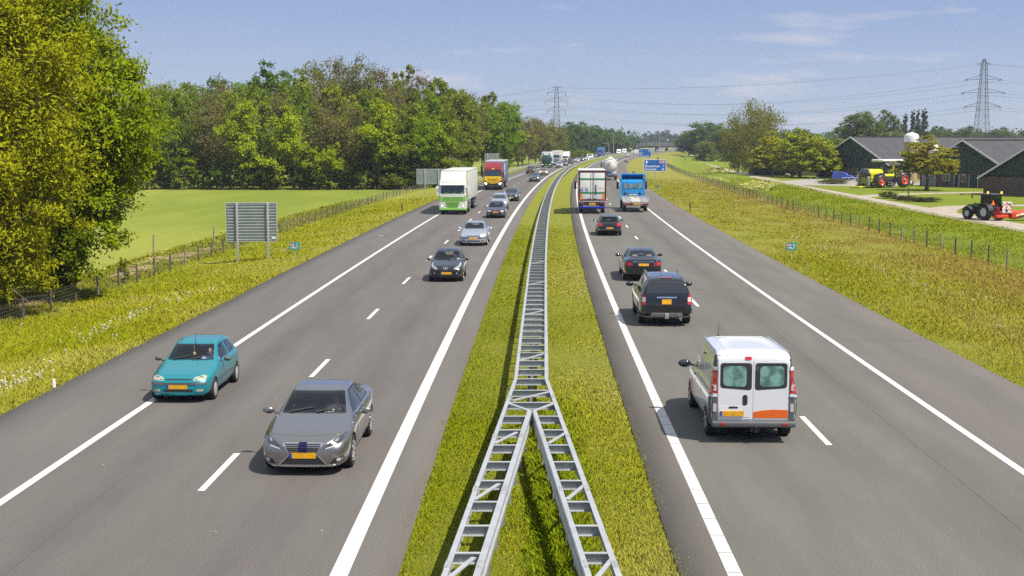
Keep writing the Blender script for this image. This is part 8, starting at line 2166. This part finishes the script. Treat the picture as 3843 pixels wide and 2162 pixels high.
def blades(name, q0, q1, D0, D1, n, h, w, cols, seed, zoff=0., lean=.65, zf=zq, hvar=None, dpow=1., trend=0., qm=18):
    r = np.random.default_rng(seed)
    u = r.random(n); D = D0 * (D1 / D0) ** (u ** dpow) * r.uniform(.9, 1.12, n); q = q0 + (q1 - q0) * r.random(n)
    q = np.where(np.abs(q - q0) < .35, q + .16 * r.random(n), q); q = np.where(np.abs(q - q1) < .35, q - .16 * r.random(n), q)
    x = XQ(q, D); z = zf(q) + zoff
    sc = np.clip(D / D0, 1, 6) ** .75
    nz = smooth_noise(x, D, 1.1, seed + 1); nz2 = smooth_noise(x, D, .35, seed + 2)
    hh = h * r.uniform(.45, 1.35, n) * (1 + .35 * nz) * sc ** .25
    if hvar is not None: hh = hh * hvar(q)
    ww = w * r.uniform(.7, 1.4, n) * sc
    a = r.uniform(0, 6.28, n); l = np.abs(r.normal(size=n)) * lean + .1; b = r.uniform(0, 6.28, n)
    base = np.stack([x, D, z - .02], -1); side = np.stack([np.cos(a), np.sin(a), 0 * a], -1) * (ww / 2)[:, None]
    tip = base + np.stack([np.cos(b) * l * hh, np.sin(b) * l * hh, hh + .02], -1)
    mid = base + np.stack([np.cos(b) * l * hh * .3, np.sin(b) * l * hh * .3, hh * .55], -1)
    V = np.stack([base - side, base + side, mid + side * .8, tip, mid - side * .8], 1).reshape(-1, 3)
    F = np.arange(n * 5).reshape(n, 5)
    cols = np.array(cols); t = np.clip(.45 + .38 * nz2 + trend * (q - qm) + .09 * r.normal(size=n), 0, .999) * (len(cols) - 1); i = t.astype(int); f = (t - i)[:, None]
    c = cols[i] * (1 - f) + cols[i + 1] * f; c = c * r.uniform(.92, 1.09, n)[:, None]
    C = np.concatenate([np.repeat(c, 5, 0), np.ones((n * 5, 1))], 1)
    me = quads_mesh(name, V, F, BLADE, C); o = bpy.data.objects.new(name, me); COL.objects.link(o); return tag(o, kind='stuff')
GM = [(0.232, 0.285, 0.007), (0.292, 0.332, 0.011), (0.396, 0.399, 0.033), (0.482, 0.446, 0.110)]
GV = [(0.258, 0.304, 0.011), (0.335, 0.361, 0.015), (0.413, 0.399, 0.039), (0.482, 0.456, 0.110)]
GMD = [(0.310, 0.332, 0.018), (0.370, 0.361, 0.033), (0.378, 0.332, 0.050), (0.378, 0.275, 0.066)]
GBK = [(0.189, 0.275, 0.009), (0.249, 0.323, 0.013), (0.318, 0.351, 0.020), (0.370, 0.380, 0.033)]
blades('median_grass', -2.36, 2.40, 11.5, 34, 210000, .042, .0095, GM, 61, trend=.16, qm=0)
blades('median_grass', -2.3, 2.36, 34, 95, 110000, .04, .015, GM, 62, trend=.16, qm=0)
blades('median_grass', -.3, 1.2, 11.5, 30, 20000, .15, .012, [(.17, .24, .007), (.24, .30, .010), (.30, .34, .014)], 63, hvar=lambda q: np.clip(1.2 - np.abs(q - .35) * 1.1, .3, 1.2))
blades('verge_grass', -22.5, -12.85, 24, 60, 210000, .12, .012, GV, 64, hvar=lambda q: np.clip((-12.6 - q) * .45 + .3, .3, 1.2), trend=.04, qm=-18)
blades('verge_grass', -22.5, -12.85, 60, 150, 100000, .08, .023, GV, 65, hvar=lambda q: np.clip((-12.6 - q) * .45 + .3, .3, 1.2), trend=.04, qm=-18)
blades('meadow_grass', 12.85, 27, 28, 75, 230000, .09, .0125, GMD, 66, hvar=lambda q: np.clip((q - 12.6) * .4 + .3, .3, 1.2), trend=.055)
blades('meadow_grass', 12.85, 27.5, 75, 220, 140000, .065, .025, GMD, 67, hvar=lambda q: np.clip((q - 12.6) * .4 + .3, .3, 1.2), trend=.055)
blades('bank_grass', 27.5, 41, 70, 240, 130000, .085, .035, GBK, 68)
blades('field_edge_grass', -26, -21.8, 40, 150, 40000, .16, .03, [(.19, .25, .013), (.26, .29, .02), (.31, .30, .04), (.34, .28, .07)], 69)
# bare sandy soil patches beyond the left fence
SOIL = mat('sandy_soil', (.36, .25, .14), .95, col2=(.28, .19, .10), scale=3, world=True)
sb_ = MB(); r_ = random.Random(8)
for i in range(26):
    d = r_.uniform(52, 92); q = r_.uniform(-24.6, -22.6); x = float(XQ(q, d)); pts = []
    for k in range(9):
        a = 2 * math.pi * k / 9; pts.append((x + math.cos(a) * r_.uniform(.3, 1.0), d + math.sin(a) * r_.uniform(.5, 1.8), float(zq(q)) + .06))
    sb_.add(pts + [(x, d, float(zq(q)) + .16)], [(k, (k + 1) % 9, 9) for k in range(9)])
tag(sb_.build('sandy_soil', SOIL, smooth=60), kind='stuff')
# white flower heads (umbels) on thin stems
FLW = mat('white_petals', (.66, .64, .50), .8); FLY = mat('pale_yellow_petals', (.48, .46, .12), .8); STEM = mat('flower_stem', (.12, .17, .02), .8)
def flowers(name, spots, m, seed, size=.05, h=.42):
    r = random.Random(seed); b = MB()
    for (x, y, z) in spots:
        hh = h * r.uniform(.7, 1.25); lx, ly = r.uniform(-.06, .06), r.uniform(-.06, .06)
        b.m = 1; b.bar((x, y, z - .02), (x + lx, y + ly, z + hh), .008)
        b.m = 0
        for k in range(r.randint(3, 6)):
            s = size * r.uniform(.6, 1.3); a = r.uniform(0, 6.28); o = r.uniform(0, size * 1.8); b.ball((x + lx + math.cos(a) * o, y + ly + math.sin(a) * o, z + hh + r.uniform(-.03, .03)), (s, s, s * .35), 5, 3)
    return tag(b.build(name, [m, STEM], smooth=0), kind='stuff')
r = random.Random(17); sp = []
def cluster(px, py, n, sx, sy, z):
    p = P(px, py, z); n = max(2, int(n * .6))
    for i in range(n):
        x, y = p.x + r.gauss(0, sx), p.y + r.gauss(0, sy); q = x - float(M(y))
        if -21 < q < -13.6 or 13.6 < q < 26: sp.append((x, y, float(zq(q))))
cluster(55, 1455, 60, .35, .8, -.2); cluster(30, 1470, 30, .5, 1.2, -.2)
for px, py, n in ((395, 1262, 16), (430, 1240, 20), (470, 1215, 16), (330, 1270, 8), (270, 1325, 7), (250, 1268, 6), (520, 1195, 16), (560, 1180, 8), (620, 1165, 10), (690, 1135, 14), (770, 1110, 12), (820, 1010, 10), (1045, 950, 10), (200, 1375, 8), (160, 1170, 7), (460, 1302, 4), (215, 1140, 5), (520, 1110, 6), (640, 1060, 6)): cluster(px, py, n, .3, 1.2, -.35)
for px, py, n in ((3110, 945, 18), (3090, 960, 10), (3300, 1030, 12), (3420, 1065, 16), (3450, 1085, 12), (3000, 908, 12), (2990, 1000, 8), (3560, 1130, 10), (3690, 1145, 10), (3760, 1235, 10), (2640, 720, 14), (2680, 735, 14), (2560, 770, 10), (2650, 790, 12), (2730, 810, 8), (2900, 870, 8), (3050, 1045, 6), (3240, 1010, 8), (2800, 840, 8)): cluster(px, py, n, .5, 1.6, -.35)
flowers('wildflowers', sp, FLW, 5, .024, .25)
sp = []; r = random.Random(23)
for px, py, n, s in ((2670, 650, 90, 3.0), (2690, 655, 60, 3.0), (2850, 705, 130, 2.6), (2830, 715, 60, 2.0), (2700, 690, 40, 2), (2620, 625, 40, 4)):
    p = P(px, py, -.9)
    for i in range(n):
        x, y = p.x + r.gauss(0, s * .45), p.y + r.gauss(0, s * 2.2); sp.append((x, y, float(zq(x - float(M(y))))))
flowers('cow_parsley', sp, FLY, 6, .16, .8)
sp = []; r = random.Random(29)
for i in range(45):
    px, py = r.uniform(480, 860), 0; d = r.uniform(62, 100); q = r.uniform(-25, -22); sp.append((float(XQ(q, d)), d, float(zq(q))))
flowers('cow_parsley', sp, FLY, 7, .07, .5)
# crumbs and litter on the asphalt
b = MB(); r = random.Random(41)
for i in range(90):
    q = r.choice([r.uniform(-13, -10.1), r.uniform(-9.6, -3.4), r.uniform(3.4, 9.6), r.uniform(10.2, 13), r.uniform(10.2, 13)]); d = r.uniform(17, 75); x = float(XQ(q, d)); s = r.uniform(.008, .022)
    b.box((x, d, .004 + s * .3), (s * 1.6, s * 1.2, s * .6), r.uniform(0, 3))
tag(b.build('road_crumbs', mat('crumb', (.38, .36, .33), .9), smooth=0), kind='stuff')
p = P(1432, 888, 0); b = MB(); b.add([(0, 0, .01), (.35, .05, .03), (.5, .3, .07), (.1, .35, .02), (-.25, .2, .08)], [(0, 1, 2, 3), (0, 3, 4)]); b.add([(.1, .1, .05), (.4, .15, .12), (.3, .4, .03)], [(0, 1, 2)])
o = b.build('litter', mat('tan_scrap', (.40, .27, .15), .8), smooth=0); o.location = p; tag(o, 'crumpled tan scrap lying on the left hard shoulder', 'litter')
p = P(203, 1461, -.06); b = MB(); b.tube([(0, 0, .05), (0, .0, .28)], [.05, .045], 8); o = b.build('litter', PWHITE); o.location = p; tag(o, 'small white cup in the grass at the left edge of the asphalt', 'litter')
# haze over the far country
HZ = bpy.data.materials.new('haze'); HZ.use_nodes = True; _t = HZ.node_tree
_t.nodes.remove(_t.nodes['Principled BSDF']); _v = _t.nodes.new('ShaderNodeVolumePrincipled')
_v.inputs['Color'].default_value = (.80, .88, 1.0, 1); _v.inputs['Density'].default_value = .00017; _v.inputs['Anisotropy'].default_value = .2
_t.links.new(_v.outputs[0], _t.nodes['Material Output'].inputs['Volume'])
b = MB(); b.box((0, 900, 28.7), (2600, 2000, 64)); hz = b.build('haze', HZ, smooth=0); tag(hz, kind='stuff')
